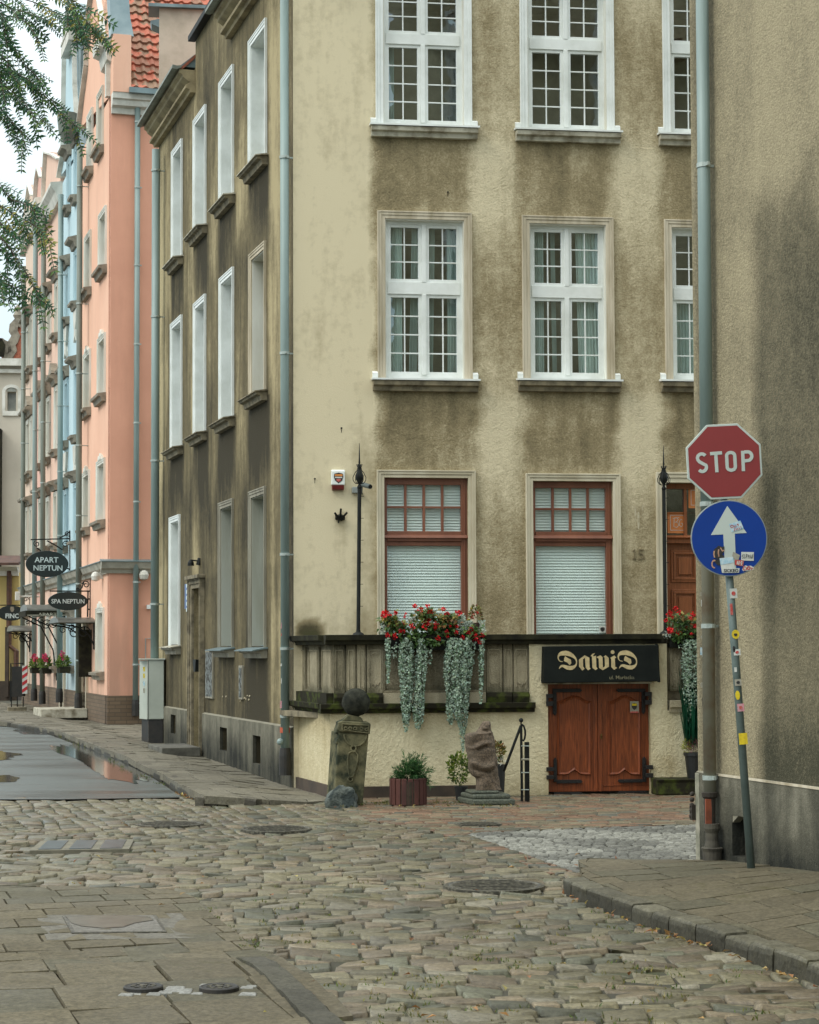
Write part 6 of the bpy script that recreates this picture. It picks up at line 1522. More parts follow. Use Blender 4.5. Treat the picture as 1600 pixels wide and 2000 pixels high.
def row_house(name, pa, pb, label, wallmat, ztop, wins, sur, d=.2, outline=None, ped=False, crown=False, fr=FP, depth=7, door=None, frame='white', brick=True, loc=None):
    xb, xa = hx(fr, pa), hx(fr, pb)                  # xb nearer the camera, xa farther
    e = empty(name, fr.w(xb, 0, ZP), label, 'house')
    rcs = [wrect(fr, *w_) for w_ in wins]; rcs = [(r[0]+.1, r[1]-.1, r[2], r[3]-.1) for r in rcs]
    mb = MB(fr); ops_ = [r+(d,) for r in rcs]
    dr = wrect(fr, *door) if door else None
    z0w = zbr if brick else ZP-.3
    grid_wall(mb, xa, xb, z0w, ztop, ops_+([dr[:2]+(z0w, dr[3], .3)] if dr else []), 3.0, lambda x, z: (1, 1, 1)); mb.build('wall', wallmat, e)
    for r in rcs:
        simple_window(fr, r, e, sur, 'sill_grey', d, crown and r[2] < ztop-4, (2 if (ped == 2 and .38 < (r[2]-ZP)/(ztop-ZP) < .62) else (1 if ped else 0)), frame=frame)
    if brick:
        q = MB(fr)
        if dr: q.box(xa, dr[0], -.05, .2, ZP-.3, zbr); q.box(dr[1], xb, -.05, .2, ZP-.3, zbr)
        else: q.box(xa, xb, -.05, .2, ZP-.3, zbr)
        q.build('brick_plinth', M['brick_base'], e)
    s = MB(fr); s.prism_x([(-.2, zsc), (-.0, zsc+.04), (0, zsc2), (-.05, zsc2), (-.07, zsc2+.07), (-.14, zsc2+.11), (-.18, zsc-.05)], xa, xb); s.build('string_course', M['string_grey'], e)
    s = MB(fr); s.prism_x([(-.22, zsc), (-.22, zsc+.02), (0, zsc+.065), (0, zsc+.04)], xa, xb); s.build('string_flashing', M['sheet'], e)
    if dr:
        q = MB(fr); q.box(dr[0], dr[1], .28, .34, ZP, dr[3]); q.build('house_door', M['cap_dark'], e)
        q = MB(fr); q.box(dr[0]-.16, dr[0], -.06, .1, ZP-.1, dr[3]+.16); q.box(dr[1], dr[1]+.16, -.06, .1, ZP-.1, dr[3]+.16); q.box(dr[0], dr[1], -.06, .1, dr[3], dr[3]+.16); q.build('door_frame', M['stone_trim'], e)
    if outline:
        q = MB(fr); q.prism([fr.hit(*p) for p in outline], 0, .35); q.build('gable', wallmat, e)
        q = MB(fr); P_ = [fr.hit(*p) for p in outline]
        for a, b in zip(P_[1:-1], P_[2:]): 
            dv = Vector(b)-Vector(a); 
            if dv.length > .01: nn_ = Vector((-dv.y, dv.x)).normalized()*.05; q.prism([a, b, (b[0]-nn_.x*-1, b[1]-nn_.y*-1), (a[0]+nn_.x, a[1]+nn_.y)], -.12, .45)
        q.build('gable_coping', M['white_cornice'], e)
    q = MB(fr); q.box(xa, xb, .6, depth, ZP-.3, ztop-.05); q.build('building_core', wallmat, e)
    return e, xa, xb
# salmon house at the corner of the gap
ztP = hz(FPS, 240, 224); ztC = hz(FPS, 240, 187)
pink, xa, xb = row_house('salmon_house', 213, 157, 'salmon pink gabled house with white trim and red pantile roof beside the gap', M['salmon'], ztC, [
    (192, 203, 178, 291), (172.5, 182.5, 220, 332), (195, 209, 412, 525), (167, 179, 458, 567), (193, 207, 657, 772), (165, 178, 688, 800), (191, 206, 899, 1017), (163, 176, 922, 1031), (190, 204, 1188, 1311)], 'white_reveal', crown=True,
    outline=[(213, 190), (213, 76), (207, 72), (202, 20), (188, -60), (176, 30), (172, 128), (164, 190), (157, 250)], door=(163, 171, 1225, 1396))
q = MB(FPS); q.box(.0, 9, 0, .3, zbr, ztC); q.build('side_wall', flat('salmon_side_shaded', S(222, 164, 138), S(212, 155, 130)), pink)  # darker copy of the salmon paint, shade of the side face put into the colour
q = MB(FPS); q.box(-.05, 9, -.05, .3, ZP-.4, zbr); q.build('brick_plinth', M['brick_base'], pink)
q = MB(FPS); q.prism_x([(-.3, ztC), (0, ztC), (0, ztP), (-.08, ztP), (-.1, ztP+.12), (-.2, ztP+.16), (-.22, ztP+.28), (-.28, ztP+.3)], .0, 9); q.build('eaves_cornice', M['white_cornice'], pink)
q = MB(FPS); q.prism_x([(-.2, zsc), (-.0, zsc+.04), (0, zsc2), (-.05, zsc2), (-.07, zsc2+.07), (-.14, zsc2+.11), (-.18, zsc-.05)], -.2, 9); q.build('string_course', M['string_grey'], pink)
q = MB(FPS); q.prism_x([(-.22, zsc), (-.22, zsc+.02), (0, zsc+.065), (0, zsc+.04)], -.22, 9); q.build('string_flashing', M['sheet'], pink)
q = MB(FPS); q.prism_x([(-.42, ztC-.02), (-.42, ztC+.1), (-.28, ztC+.1), (-.28, ztC-.02)], .35, 9); q.build('gutter', M['sheet'], pink)
# pantiled roof, waves modelled
q = MB(FPS); x0r = hx(FPS, 252, 150); nx_, nz_ = 420, 24; rise = math.tan(R(55)); TW, TH = .225, .27
for i in range(nx_):
    for k in range(nz_):
        for (u0, u1) in ((i/nx_, (i+1)/nx_),):
            xa_, xb_ = x0r+(9-x0r)*u0, x0r+(9-x0r)*u1
            wv = lambda x: .035*max(-.3, math.sin(2*math.pi*x/TW))
            l0, l1 = k*TH, (k+1)*TH; co, si = math.cos(R(55)), math.sin(R(55))
            def RP(x, l, up): return (x, -.3+l*co-up*si, ztC+.1+l*si+up*co)
            q.face([RP(xa_, l0, wv(xa_)+.06), RP(xb_, l0, wv(xb_)+.06), RP(xb_, l1+.02, wv(xb_)), RP(xa_, l1+.02, wv(xa_))])
            q.face([RP(xa_, l0, wv(xa_)), RP(xb_, l0, wv(xb_)), RP(xb_, l0, wv(xb_)+.06), RP(xa_, l0, wv(xa_)+.06)])
q.build('pantile_roof', M['tile'], pink)
# parapet of the gable seen from the side, with metal cap
q = MB(FPS); zpA = hz(FPS, 235, 75); w1 = hx(FPS, 252, 150); q.box(0, w1, -.32, .15, ztC, zpA); q.build('gable_shoulder', M['salmon'], pink)
q = MB(FPS); pts = [(0-.04, zpA), (w1+.06, zpA-.02), (w1-.02, zpA+.4), (w1-.08, zpA+1.2), (w1-.02, zpA+2.4), (.0-.16, zpA+2.4), (-.1, zpA+1.0), (-.06, zpA+.35)]; q.prism(pts, -.3, .1); q.build('gable_cap', pm('zinc_cap', S(160, 176, 178), S(136, 154, 158), 1.5, .45, .1, 20, metal=.3), pink)
q = MB(FP); q.prism_x([(-.3, zpA+.0), (0, zpA), (0, zpA-.55), (-.1, zpA-.5), (-.14, zpA-.25), (-.28, zpA-.2)], -1.0, 0.02); q.box(-.3, -.12, -.1, 0, zpA-1.3, zpA-.55); q.build('gable_moulding', M['white_cornice'], pink)
drainpipe(FPS, 269, 190, 264.5, 1398, .062, -.12, M['zinc'], pink, (238, 366, 518, 672, 826, 980, 1137, 1298, 1374), M['black_foot'], foot_h=.3)
for px, py in ((201, 1127), (279, 1125)):
    q = MB(FPS if px > 213 else FP); f_ = FPS if px > 213 else FP; x, z = f_.hit(px, py); q.lathe([(.02, 0), (.09, .03), (.11, .12), (.08, .19), (.03, .22)], x, -.16, 12, z0=z-.1); q.box(x-.07, x+.07, -.12, 0, z-.04, z+.1); q.build('wall_lamp', M['white_cornice'], pink)
q = MB(FPS); x, z = FPS.hit(290, 1186); q.box(x-.05, x+.05, -.12, 0, z-.04, z+.05); q.build('sensor', M['white'], pink)
q = MB(FPS); x, z = FPS.hit(284, 1247); x2, z2 = FPS.hit(297, 1290); q.tube([(x, -.03, z2), (x, -.03, z), (x2, -.03, z)], .012, 6); q.build('conduit', M['clamp'], pink)
# blue house
blue, xa, xb = row_house('blue_house', 157, 118, 'tall light blue gabled house between salmon and pale pink neighbours', M['blue'], hz(FP, 157, 290), [
    (147, 152, 288, 383), (133, 139, 312, 404), (147, 153, 490, 590), (129, 136, 527, 622), (147, 153, 722, 850), (127, 134, 742, 862), (146, 152, 945, 1056), (126, 133, 958, 1066), (139, 145, 1210, 1300)], 'blue_trim' if 'blue_trim' in M else 'blue', ped=1,
    outline=[(157, 290), (155, 240), (151, 165), (149, 60), (141, 5), (132, 42), (129, 105), (126, 300), (118, 345)], door=(121, 127, 1225, 1385))
for (a, b, py) in ((147, 153, 606), (128, 134, 640), (146, 152, 870), (126, 133, 885)):
    q = MB(FP); x0, x1, z0, z1 = wrect(FP, a, b, py, py+50); q.prism([(x0, z1), (x1, z1), (x1-.1, z1-.35), (x1-.2, z1-.5), (x1-.1, z1-.8), ((x0+x1)/2, z0), (x0+.1, z1-.8), (x0+.2, z1-.5), (x0+.1, z1-.35)], -.06, 0); q.build('stucco_ornament', M['white_cornice'], blue)
q = MB(FP); x, z = FP.hit(155, 262); q.lathe([(.1, -.25), (.22, .0), (.26, .35), (.26, .5)], x, -.3, 10, z0=z); q.build('rainwater_hopper', M['zinc_dull'], blue)
q = MB(FP)   # grey mansard cheek and upper cornices of the blue gable
for (px, a, b) in ((150, 62, 80), (149, 52, 58)): x, z = FP.hit(px, a); z2 = hz(FP, px, b); q.box(x-1.6, x+.1, -.22, .3, z2, z)
q.build('gable_cornice', M['white_cornice'], blue)
q = MB(FPS); x0m = hx(FPS, 150, 100); 
blue_top = hz(FP, 150, 62)
q = MB(FP); xg = hx(FP, 151, 165); q.prism_x([(0.02, hz(FP, 157, 290)), (1.6, hz(FP, 157, 290)), (1.0, blue_top-1.4), (.5, blue_top), (.02, blue_top)], xg, xg+.5); q.build('mansard_cheek', M['sheet'], blue)
# pale houses farther on
def zt_(px, py): return hz(FP, px, py)
h3, xa, xb = row_house('pale_pink_house', 118, 86, 'pale pink house with white windows just beyond the blue one', M['pale_pink'], zt_(118, 372), [
    (109, 115, 552, 652), (94, 101, 578, 674), (108, 114, 756, 878), (92, 99, 777, 894), (107, 113, 962, 1060), (91, 98, 972, 1066), (107, 113, 1200, 1300), (92, 99, 1205, 1300)], 'white_reveal', ped=2, outline=[(118, 372), (118, 308), (106, 300), (92, 296), (90, 330), (86, 425)])
h4, xa, xb = row_house('rose_house', 86, 68, 'narrow dull rose house with one column of tall windows', M['pale_rose'], zt_(86, 402), [
    (78, 83, 600, 700), (78, 82, 786, 905), (77, 82, 975, 1070), (77, 82, 1208, 1300)], 'white_reveal', ped=2, outline=[(86, 402), (84, 345), (78, 326), (74, 350), (68, 440)])
h5, xa, xb = row_house('cream_pink_house', 68, 46, 'farthest cream pink house of the row next to the beige tower', M['pale_cream'], zt_(68, 430), [
    (60, 65, 618, 716), (52, 58, 640, 732), (60, 65, 815, 920), (52, 58, 822, 930), (59, 64, 990, 1080), (51, 56, 992, 1080), (49, 55, 1212, 1300)], 'white_reveal', ped=2, outline=[(68, 430), (66, 380), (60, 360), (55, 395), (46, 500)])
for (h, px, pt, n, cols_) in ((blue, 156, 285, 8, (366, 594, 730, 870, 1007, 1140, 1290)), (h3, 119, 380, 8, (538, 667, 793, 921, 1046)), (h4, 85.5, 420, 6, (585, 706, 825, 943)), (h4, 69.5, 450, 6, (600, 725, 840, 960)), (h5, 46.5, 520, 6, (651, 760, 866, 975))):
    yb_ = {156: 1383, 119: 1372, 85.5: 1375, 69.5: 1369, 46.5: 1360}[px]
    drainpipe(FP, px, pt, px-3, yb_, .07, -.22, M['zinc' if px in (119, 69.5) else 'zinc_dull'], h, cols_, M['black_foot'], foot_h=.3)
# grey eaves roofs of the pale houses
for (h, a, b, py) in ((h3, 118, 86, 372), (h4, 86, 68, 402), (h5, 68, 46, 430)):
    q = MB(FP); z = zt_(a, py); q.prism_x([(-.32, z), (-.32, z+.1), (0, z+.14), (0, z-.4), (-.12, z-.4), (-.2, z-.15)], hx(FP, b), hx(FP, a)); q.build('eaves_cornice', M['white_cornice'], h)
# end of the street
FE = Frame(at_depth(46, 1300, 72)*1.0, (1, 0)); FE.O.z = 0; FE = Frame(FE.O, (1, .1))
e = empty('beige_tower_house', FE.w(0, 0, ZP), 'beige rendered house closing the street with one arched window', 'house')
z = lambda py, px=20: hz(FE, px, py)
xl = hx(FE, -150); mb = MB(FE); aw = (hx(FE, 11), hx(FE, 28.5), z(803), z(765)); grid_wall(mb, xl, 0.6, 0, z(705), [aw+(.3,)], 4, lambda a, b: (1, 1, 1)); mb.build('wall', flat('beige_render', S(196, 188, 172), S(184, 176, 160)), e)
q = MB(FE); q.box(xl, .7, -.3, 0, z(716), z(702)); q.box(xl, .65, -.15, 0, z(729), z(722)); q.build('cornice', M['white_cornice'], e)
q = MB(FE); cx_ = (aw[0]+aw[1])/2; rr = (aw[1]-aw[0])/2
for r0 in (1.75,): q.ribbon([(cx_-rr*r0, aw[2])]+[(cx_-rr*r0*math.cos(t*math.pi/12), aw[3]+rr*1.3*math.sin(t*math.pi/12)) for t in range(13)]+[(cx_+rr*r0, aw[2])], rr*.7, -.05, 0)
q.box(cx_-rr*2, cx_+rr*2, -.06, 0, z(812), z(803)); q.build('window_surround', M['white_cornice'], e)
q = MB(FE); q.face([(aw[0], .2, aw[2]), (aw[1], .2, aw[2]), (aw[1], .2, aw[3]), (aw[0], .2, aw[3])]); q.prism([(cx_-rr*math.cos(t*math.pi/12), aw[3]+rr*math.sin(t*math.pi/12)) for t in range(13)], -.012, 0); q.build('glass', pm('dusty_glass', S(150, 150, 138), S(96, 100, 96), 1.2, .3, 0), e)
q = MB(FE); q.box(hx(FE, -20), hx(FE, 2), -.5, 0, ZP-.3, z(840)); q.build('dark_buttress', M['cap_dark'], e)
FG2 = Frame(FE.w(0, 5, 0), (1, .1)); e2 = empty('brick_gable_house', FG2.w(0, 0, ZP), 'old red brick gable with grey scrolls and finial above the beige house', 'house')
H6 = lambda x, y: FG2.hit(x/4, 500+y/4)
q = MB(FG2); q.prism([H6(*p) for p in ((-400, 830), (400, 830), (400, 560), (175, 540), (150, 545), (112, 560), (110, 620), (90, 680), (60, 760), (10, 800), (-400, 800))], 0, .5); q.box(hx(FG2, -100), hx(FG2, 80), .02, 3, 0, H6(0, 830)[1]); q.build('gable_wall', pm('old_brick', S(196, 116, 90), S(150, 96, 76), 9, .9, .3), e2)
q = MB(FG2); P_ = [H6(*p) for p in ((0, 670), (25, 690), (55, 700), (60, 740), (40, 775), (75, 790), (100, 740), (90, 690), (110, 665), (125, 625), (105, 590), (110, 550), (135, 520), (170, 530))]; q.ribbon(P_, .35, -.15, .3); x, z_ = H6(138, 520); q.lathe([(.15, 0), (.22, .12), (.12, .25), (.2, .4), (.1, .6), (.16, .68), (.02, .85)], x, .1, 8, z0=z_-.1); q.build('scroll_coping', M['sill_grey'], e2)
q = MB(FG2); q.prism([H6(*p) for p in ((-300, 640), (20, 650), (45, 700), (35, 790), (-300, 800))], -.3, -.1); q.build('dark_roof', M['cap_dark'], e2)
FY = Frame(at_depth(33, 1300, 66), (1, .05)); FY.O.z = 0; FY = Frame(FY.O, (1, .05)); e = empty('yellow_house', FY.w(0, 0, ZP), 'low yellow house with tiled roof at the end of the street', 'house')
z = lambda py, px=20: hz(FY, px, py)
xl = hx(FY, -120); xr2 = hx(FY, 36); q = MB(FY); q.box(xl, xr2, 0, 4, z(1330), z(1118)); q.build('wall', flat('yellow_render', S(206, 184, 122), S(190, 168, 108)), e)
q = MB(FY); q.box(xl, xr2, -.08, 4, ZP-.3, z(1330)); q.build('plinth', M['plinth_brown'], e)
q = MB(FY); q.prism_x([(-.5, z(1108)), (0, z(1108)), (0, z(1125)), (-.15, z(1125)), (-.2, z(1116))], xl, xr2); q.build('cornice', M['white_cornice'], e)
q = MB(FY); q.prism_x([(-.8, z(1106)), (-.8, z(1101)), (2.5, z(1078)), (2.5, z(1086))], xl, xr2+.1); q.build('tile_roof', pm('dark_tiles', S(92, 64, 52), S(60, 46, 40), 4, .85, .4, 20), e)
q = MB(FY); q.tube([(xr2-.3, -.15, z(1108)), (xr2-.3, -.15, z(1260)), (xr2-.05, -.15, z(1272)), (xr2-.05, -.15, z(1345))], .09, 8); q.build('drainpipe', pm('brown_pipe', S(74, 52, 38), S(96, 60, 42), 8, .6, .2), e)
q = MB(FY); q.box(hx(FY, 12), hx(FY, 19), -.25, -.1, ZP, z(1225)); q.build('pilaster', M['plinth_brown'], e)

# ---- hanging signs, canopies, menu board
def oval(fr, cx, cz, rx, rz, n=40): return [(cx+rx*math.cos(2*math.pi*k/n), cz+rz*math.sin(2*math.pi*k/n)) for k in range(n)]
M['letter'] = pm('sign_letter_white', S(196, 208, 204), S(186, 198, 194), 8, .5, 0)
M['sign_green'] = pm('sign_dark_green', S(22, 36, 34), S(18, 30, 28), 3, .4, .05, 20)
def scroll(mb, fr, cx, cz, r, turns, a0, y, th, sgn=1):
    pts = []
    n = int(18*turns)
    for k in range(n+1):
        t = k/n; rr = r*(1-.8*t); an = a0+sgn*turns*2*math.pi*t; pts.append((cx+rr*math.cos(an), y, cz+rr*math.sin(an)))
    mb.tube(pts, th, 5)
def hang_sign(pxw, cx, cy, rx, ry, label, lines, bars, name='hanging_sign', font=0, emblem=False):
    xw = hx(FP, pxw, 1150); fr = Frame(FP.w(xw, 0, 0), FP.uy)          # faces the camera, perpendicular to the houses
    e = empty(name, fr.w(0, 0, hz(fr, pxw, cy)), label, 'sign', 'oval hanging signs')
    u = (fr.hit(pxw+1, cy)[0]-fr.hit(pxw, cy)[0]); c = fr.hit(cx, cy)
    q = MB(fr); q.prism(oval(fr, c[0], c[1], rx*u, ry*u), -.03, .03); q.build('sign_board', M['sign_green'], e, bevel=.01)
    q = MB(fr)
    for (s_, tx, ty, w_, h_) in lines:
        a, b = fr.hit(tx, ty); text_mb(q, s_, a, b, h_*u, w_*u, -.034, .003, bold=.012 if not font else .03)
    q.build('sign_lettering', M['letter'], e)
    if emblem:
        q = MB(fr); a, b = fr.hit(23.5, 1190); q.prism([(a-3*u, b+5*u), (a+3*u, b+5*u), (a+4*u, b), (a+2*u, b-5*u), (a-2*u, b-5*u), (a-4*u, b)], -.034, -.031); q.build('emblem', M['sill_grey'], e)
    q = MB(fr)
    for b in bars:
        if b[0] == 'l': q.tube([(fr.hit(x, y)[0], 0, fr.hit(x, y)[1]) for x, y in b[1]], .018, 6)
        else: cc = fr.hit(b[1], b[2]); scroll(q, fr, cc[0], cc[1], b[3]*u, b[4], b[5], 0, .013, b[6])
    q.build('bracket', M['black_iron'], e)
hang_sign(137, 92, 1101.5, 41.5, 26, 'dark oval hanging sign reading Apart Neptun on a scrolled bracket', [('APART', 90.5, 1093.5, 46, 10.5), ('NEPTUN', 93.5, 1109.5, 56, 10.5)],
    [('l', [(136, 1036), (137, 1124)]), ('l', [(60, 1054), (137, 1052)]), ('l', [(92, 1056), (110, 1066), (122, 1074)]), ('s', 128, 1063, 7, 1.4, 0, 1), ('s', 131, 1043, 6, 1.3, -1, 1), ('s', 72, 1062, 6.5, 1.3, 2, 1), ('l', [(116, 1051), (126, 1046), (134, 1040)]), ('l', [(72, 1070), (80, 1076)]), ('l', [(130, 1110), (137, 1112)])])
hang_sign(177, 132.5, 1174, 38.5, 18, 'black oval hanging sign reading Spa Neptun under a curled bracket', [('SPA NEPTUN', 132.5, 1174.5, 64, 8.8)],
    [('l', [(176.5, 1131), (176, 1220)]), ('l', [(97, 1154.5), (176, 1154.5)]), ('l', [(172, 1155), (171, 1205)]), ('l', [(171, 1170), (176, 1170)]), ('l', [(171, 1190), (176, 1190)]), ('s', 168, 1142, 8, 1.3, 3, -1), ('l', [(152, 1154), (160, 1148), (164, 1136)]), ('s', 151, 1151, 3, 1.2, 0, 1)])
hang_sign(58, 22, 1197.5, 27, 15, 'small dark oval hanging sign reading Fino with a crest', [('FINO', 24.5, 1203, 28, 9.5)],
    [('l', [(58, 1165), (58, 1225)]), ('l', [(-10, 1182), (58, 1182)]), ('s', 51, 1171, 5, 1.3, 0, 1), ('s', 53, 1215, 5, 1.3, 2, -1)], font=1, emblem=True)
def canopy(pxw, px_l, y_t, y_m, y_b, label, fascia=None, dep=1.1, arm=None, curve=True):
    xw = hx(FP, pxw, 1200); fr = Frame(FP.w(xw, 0, 0), FP.uy); e = empty('door_canopy', fr.w(0, 0, hz(fr, pxw, y_b)), label, 'canopy', 'metal canopies over the shop doors')
    xl_, zt = fr.hit(px_l, y_t); zm, zb_ = hz(fr, px_l, y_m), hz(fr, px_l, y_b); L_ = -xl_
    q = MB(fr); n = 8; w_ = 1.9
    n = 16
    for k in range(n):       # barrel roof, axis square to the wall
        a0, a1 = math.pi*k/n, math.pi*(k+1)/n; f_ = lambda t: (-w_/2*math.cos(t), zm+(zt-zm)*math.sin(t))
        p0, p1 = f_(a0), f_(a1); q.face([(-L_, p0[0], p0[1]), (0, p0[0], p0[1]), (0, p1[0], p1[1]), (-L_, p1[0], p1[1])])
        q.face([(-L_, p0[0], p0[1]), (-L_, p1[0], p1[1]), (-L_, p1[0], zm), (-L_, p0[0], zm)])
    q.build('canopy_roof', pm('canopy_metal', S(112, 112, 104), S(86, 86, 80), 3, .35, .1, metal=.4), e, smooth=False)
    q = MB(fr); q.box(-L_-.02, 0, -w_/2-.03, -w_/2, zb_, zm); q.box(-L_-.04, -L_, -w_/2, w_/2, zb_, zm); q.build('fascia', M['cap_dark'], e)
    if fascia:
        q = MB(fr); s_, tx, ty, tw, th_ = fascia; a, b = fr.hit(tx, ty, -w_/2-.03); u = fr.hit(pxw+1, ty)[0]-fr.hit(pxw, ty)[0]; text_mb(q, s_, a, b, th_*u, tw*u, -w_/2-.034, .003, bold=.01); q.build('fascia_lettering', M['sill_light'], e)
        q = MB(fr); q.box(-L_, 0, -w_/2-.034, -w_/2-.03, zb_+.02, zb_+.04); q.build('fascia_line', M['sill_light'], e)
    q = MB(fr)
    for yy in (-w_/2+.1, w_/2-.1):
        za = zb_-(arm or .6); q.tube([(-.02, yy, za), (-.12, yy, za+(zb_-za)*.45), (-L_*.45, yy, za+(zb_-za)*.85), (-L_*.95, yy, zb_)], .02, 6); q.tube([(-.02, yy, za-.1), (-.02, yy, zb_)], .02, 6)
        scroll(q, fr, -L_*.3, zb_-.2, .16, 1.3, 0, yy, .014); scroll(q, fr, -L_*.62, zb_-.12, .1, 1.2, 1, yy, .012)
    q.build('bracket', M['black_iron'], e)
canopy(120, 46, 1181, 1194, 1205, 'long dark canopy lettered Apart over the pale house door', ('APART', 93, 1200, 36, 6), arm=1.6)
canopy(176, 105, 1206, 1217, 1219.5, 'curved metal canopy below the black oval sign', None, arm=.5)
canopy(65, 19, 1222, 1233, 1235, 'small curved canopy at the far end of the row', None, arm=.5)
# menu cases, geraniums, bin, lamp
q = MB(FP); x, z = FP.hit(178, 1276); z0, z1 = hz(FP, 178, 1322), hz(FP, 178, 1230); q.box(x-.02, x+.12, -.3, 0, z0, z1); o = q.build('menu_case', M['cap_dark'], None, root=FP.w(x, 0, z0)); tag(o, 'tall dark menu case hung on the salmon wall', 'display case')
q = MB(FP); x = hx(FP, 173, 1276); q.box(x-.25, x+.2, -.1, 0, z0+.1, z1-.02); q.build('menu_panel', M['st_grey'], o)
for (px, py, lab, red) in ((86, 1304, 'pink geraniums and green leaves on the sill left of the downpipe', 1), (107, 1304, 'pink geraniums on the sill next to the canopy post', 1), (143, 1302, 'bushy green geranium hung on the light blue wall', .35)):
    x, z = FP.hit(px, py); e = empty('geranium_box', FP.w(x, -.15, z), lab, 'flower box', 'geraniums on the window sills')
    q = MB(FP); bush(q, FP, (x, -.25, z+.1), (.3, .14, .17), 240, .09, .06, [(.12, .2, .04), (.2, .26, .06), (.07, .12, .03)], .2); q.build('foliage', M['leaf'], e)
    q = MB(FP)
    for k in range(int(12*red)): blossom(q, (x+random.uniform(-.3, .3)+.15, -.28, z+.27+random.uniform(-.06, .07)), .07, (.5, .06, .13), n=8)
    q.build('blossom', M['petal'], e)
    q = MB(FP); q.prism_x([(-.38, z), (-.1, z), (-.12, z-.16), (-.36, z-.16)], x-.3, x+.3); q.build('trough', M['cap_dark'], e)
p = on_ground(110, 1377, .05); q = MB(Frame(p, FP.uy)); q.prism([(-.13, 0), (.13, 0), (.10, 1.0), (-.16, 1.0)], -.12, .12); o = q.build('litter_bin', pm('bin_grey', S(96, 96, 88), S(76, 76, 70), 4, .5, .1), None, bevel=.02, root=p); tag(o, 'grey steel litter bin leaning by the brick plinth', 'litter bin')
q = MB(Frame(p, FP.uy)); q.box(-.15, .09, -.126, -.12, .78, .9); q.build('bin_slot', M['dark_hole'], o)
p = on_ground(30, 1393, .05); fr = Frame(p, (1, .25)); e = empty('menu_board', p, 'black menu board standing on a block beside the red white striped guard', 'sign board')
u = .0158
q = MB(fr); q.box(-.2, .28, -.1, .25, 0, .16); q.build('stone_block', M['sill_dark'], e, bevel=.02)
q = MB(fr)
for x in (-.1, .05, .2): q.tube([(x, .05, .16), (x, .05, .42)], .016, 6)
q.tube([(-.12, .05, .3), (-.12, .05, 1.28), (.2, .05, 1.28)], .02, 6); q.build('frame', M['black_iron'], e)
q = MB(fr); q.box(-.1, .16, .02, .06, .42, 1.2); q.build('board', M['black_foot'], e)
q = MB(fr); q.box(.17, .30, .0, .03, .5, 1.22); gd = q.build('striped_guard', M['st_white'], e)
q = MB(fr)
for k in range(4): zz = .52+k*.18; q.prism([(.17, zz), (.30, zz+.09), (.30, zz+.18), (.17, zz+.09)], -.004, 0)
q.build('red_stripes', pm('stripe_red', S(186, 44, 50)), gd)
q = MB(FP); x, z = FP.hit(50, 1165, -.4); q.box(x-.06, x+.06, -.7, -.56, z-.12, z+.14); q.tube([(x, -.6, z), (x, 0, z)], .03, 6); o = q.build('street_lamp', M['white_cornice'], None, bevel=.03, root=FP.w(x, 0, z)); tag(o, 'small white wall lantern above the far shop signs', 'lamp')
p = _g(116, 1396, .1); q = MB(FP); xs0, xs1 = hx(FP, 158, 1395), hx(FP, 176, 1395); q.box(xs0, xs1, -1.15, -.06, ZP-.05, ZP+.17); o = q.build('door_step', M['sill_light'], None, bevel=.015, root=FP.w(xs0, 0, ZP)); tag(o, 'pale concrete doorstep at the salmon house entrance', 'step')

# ---- utility cabinet
p = on_ground(299, 1441, .11); Yc = p.y; fr = Frame((p.x, p.y, 0), MD); e = empty('utility_cabinet', p, 'grey electrical cabinet on a black base between two downpipes', 'utility box')
a = hx(fr, 288, 1350); b = hx(fr, 320.5, 1350); zb_ = hz(fr, 300, 1405); zt = hz(fr, 300, 1289); dpt = .42
M['cab'] = pm('cabinet_grey', S(170, 176, 164), S(158, 164, 152), 2, .5, .08, 30)
q = MB(fr); q.box(a, b, 0, dpt, zb_, zt); q.build('housing', M['cab'], e, bevel=.012)
q = MB(fr); q.prism_z([(a-.14, dpt), (a-.002, 0), (a-.002, dpt)], zb_, zt-.01); c_ = q.build('side_panel', M['cab'], e)
q = MB(fr); q.box(a-.16, b+.02, -.02, dpt+.02, zt, zt+.025); q.build('lid', M['cab'], e, bevel=.005)
q = MB(fr); q.box(a+.02, b-.02, .02, dpt, p.z-.1, zb_); q.prism_z([(a-.1, dpt), (a+.018, .03), (a+.018, dpt)], p.z-.1, zb_); q.build('base', M['black_foot'], e)
q = MB(fr); q.box(a+.012, a+.02, -.004, 0, zb_+.01, zt-.01); q.build('door_gap', M['black_iron'], e)
for k, (py, mt) in enumerate(((1307, 'st_yellow'), (1320, 'st_yellow'), (1335, 'st_blue'), (1349, 'st_grey'))): sticker(fr, 282, py, 4.5, 9, .14, M[mt], c_, tilt=.1)
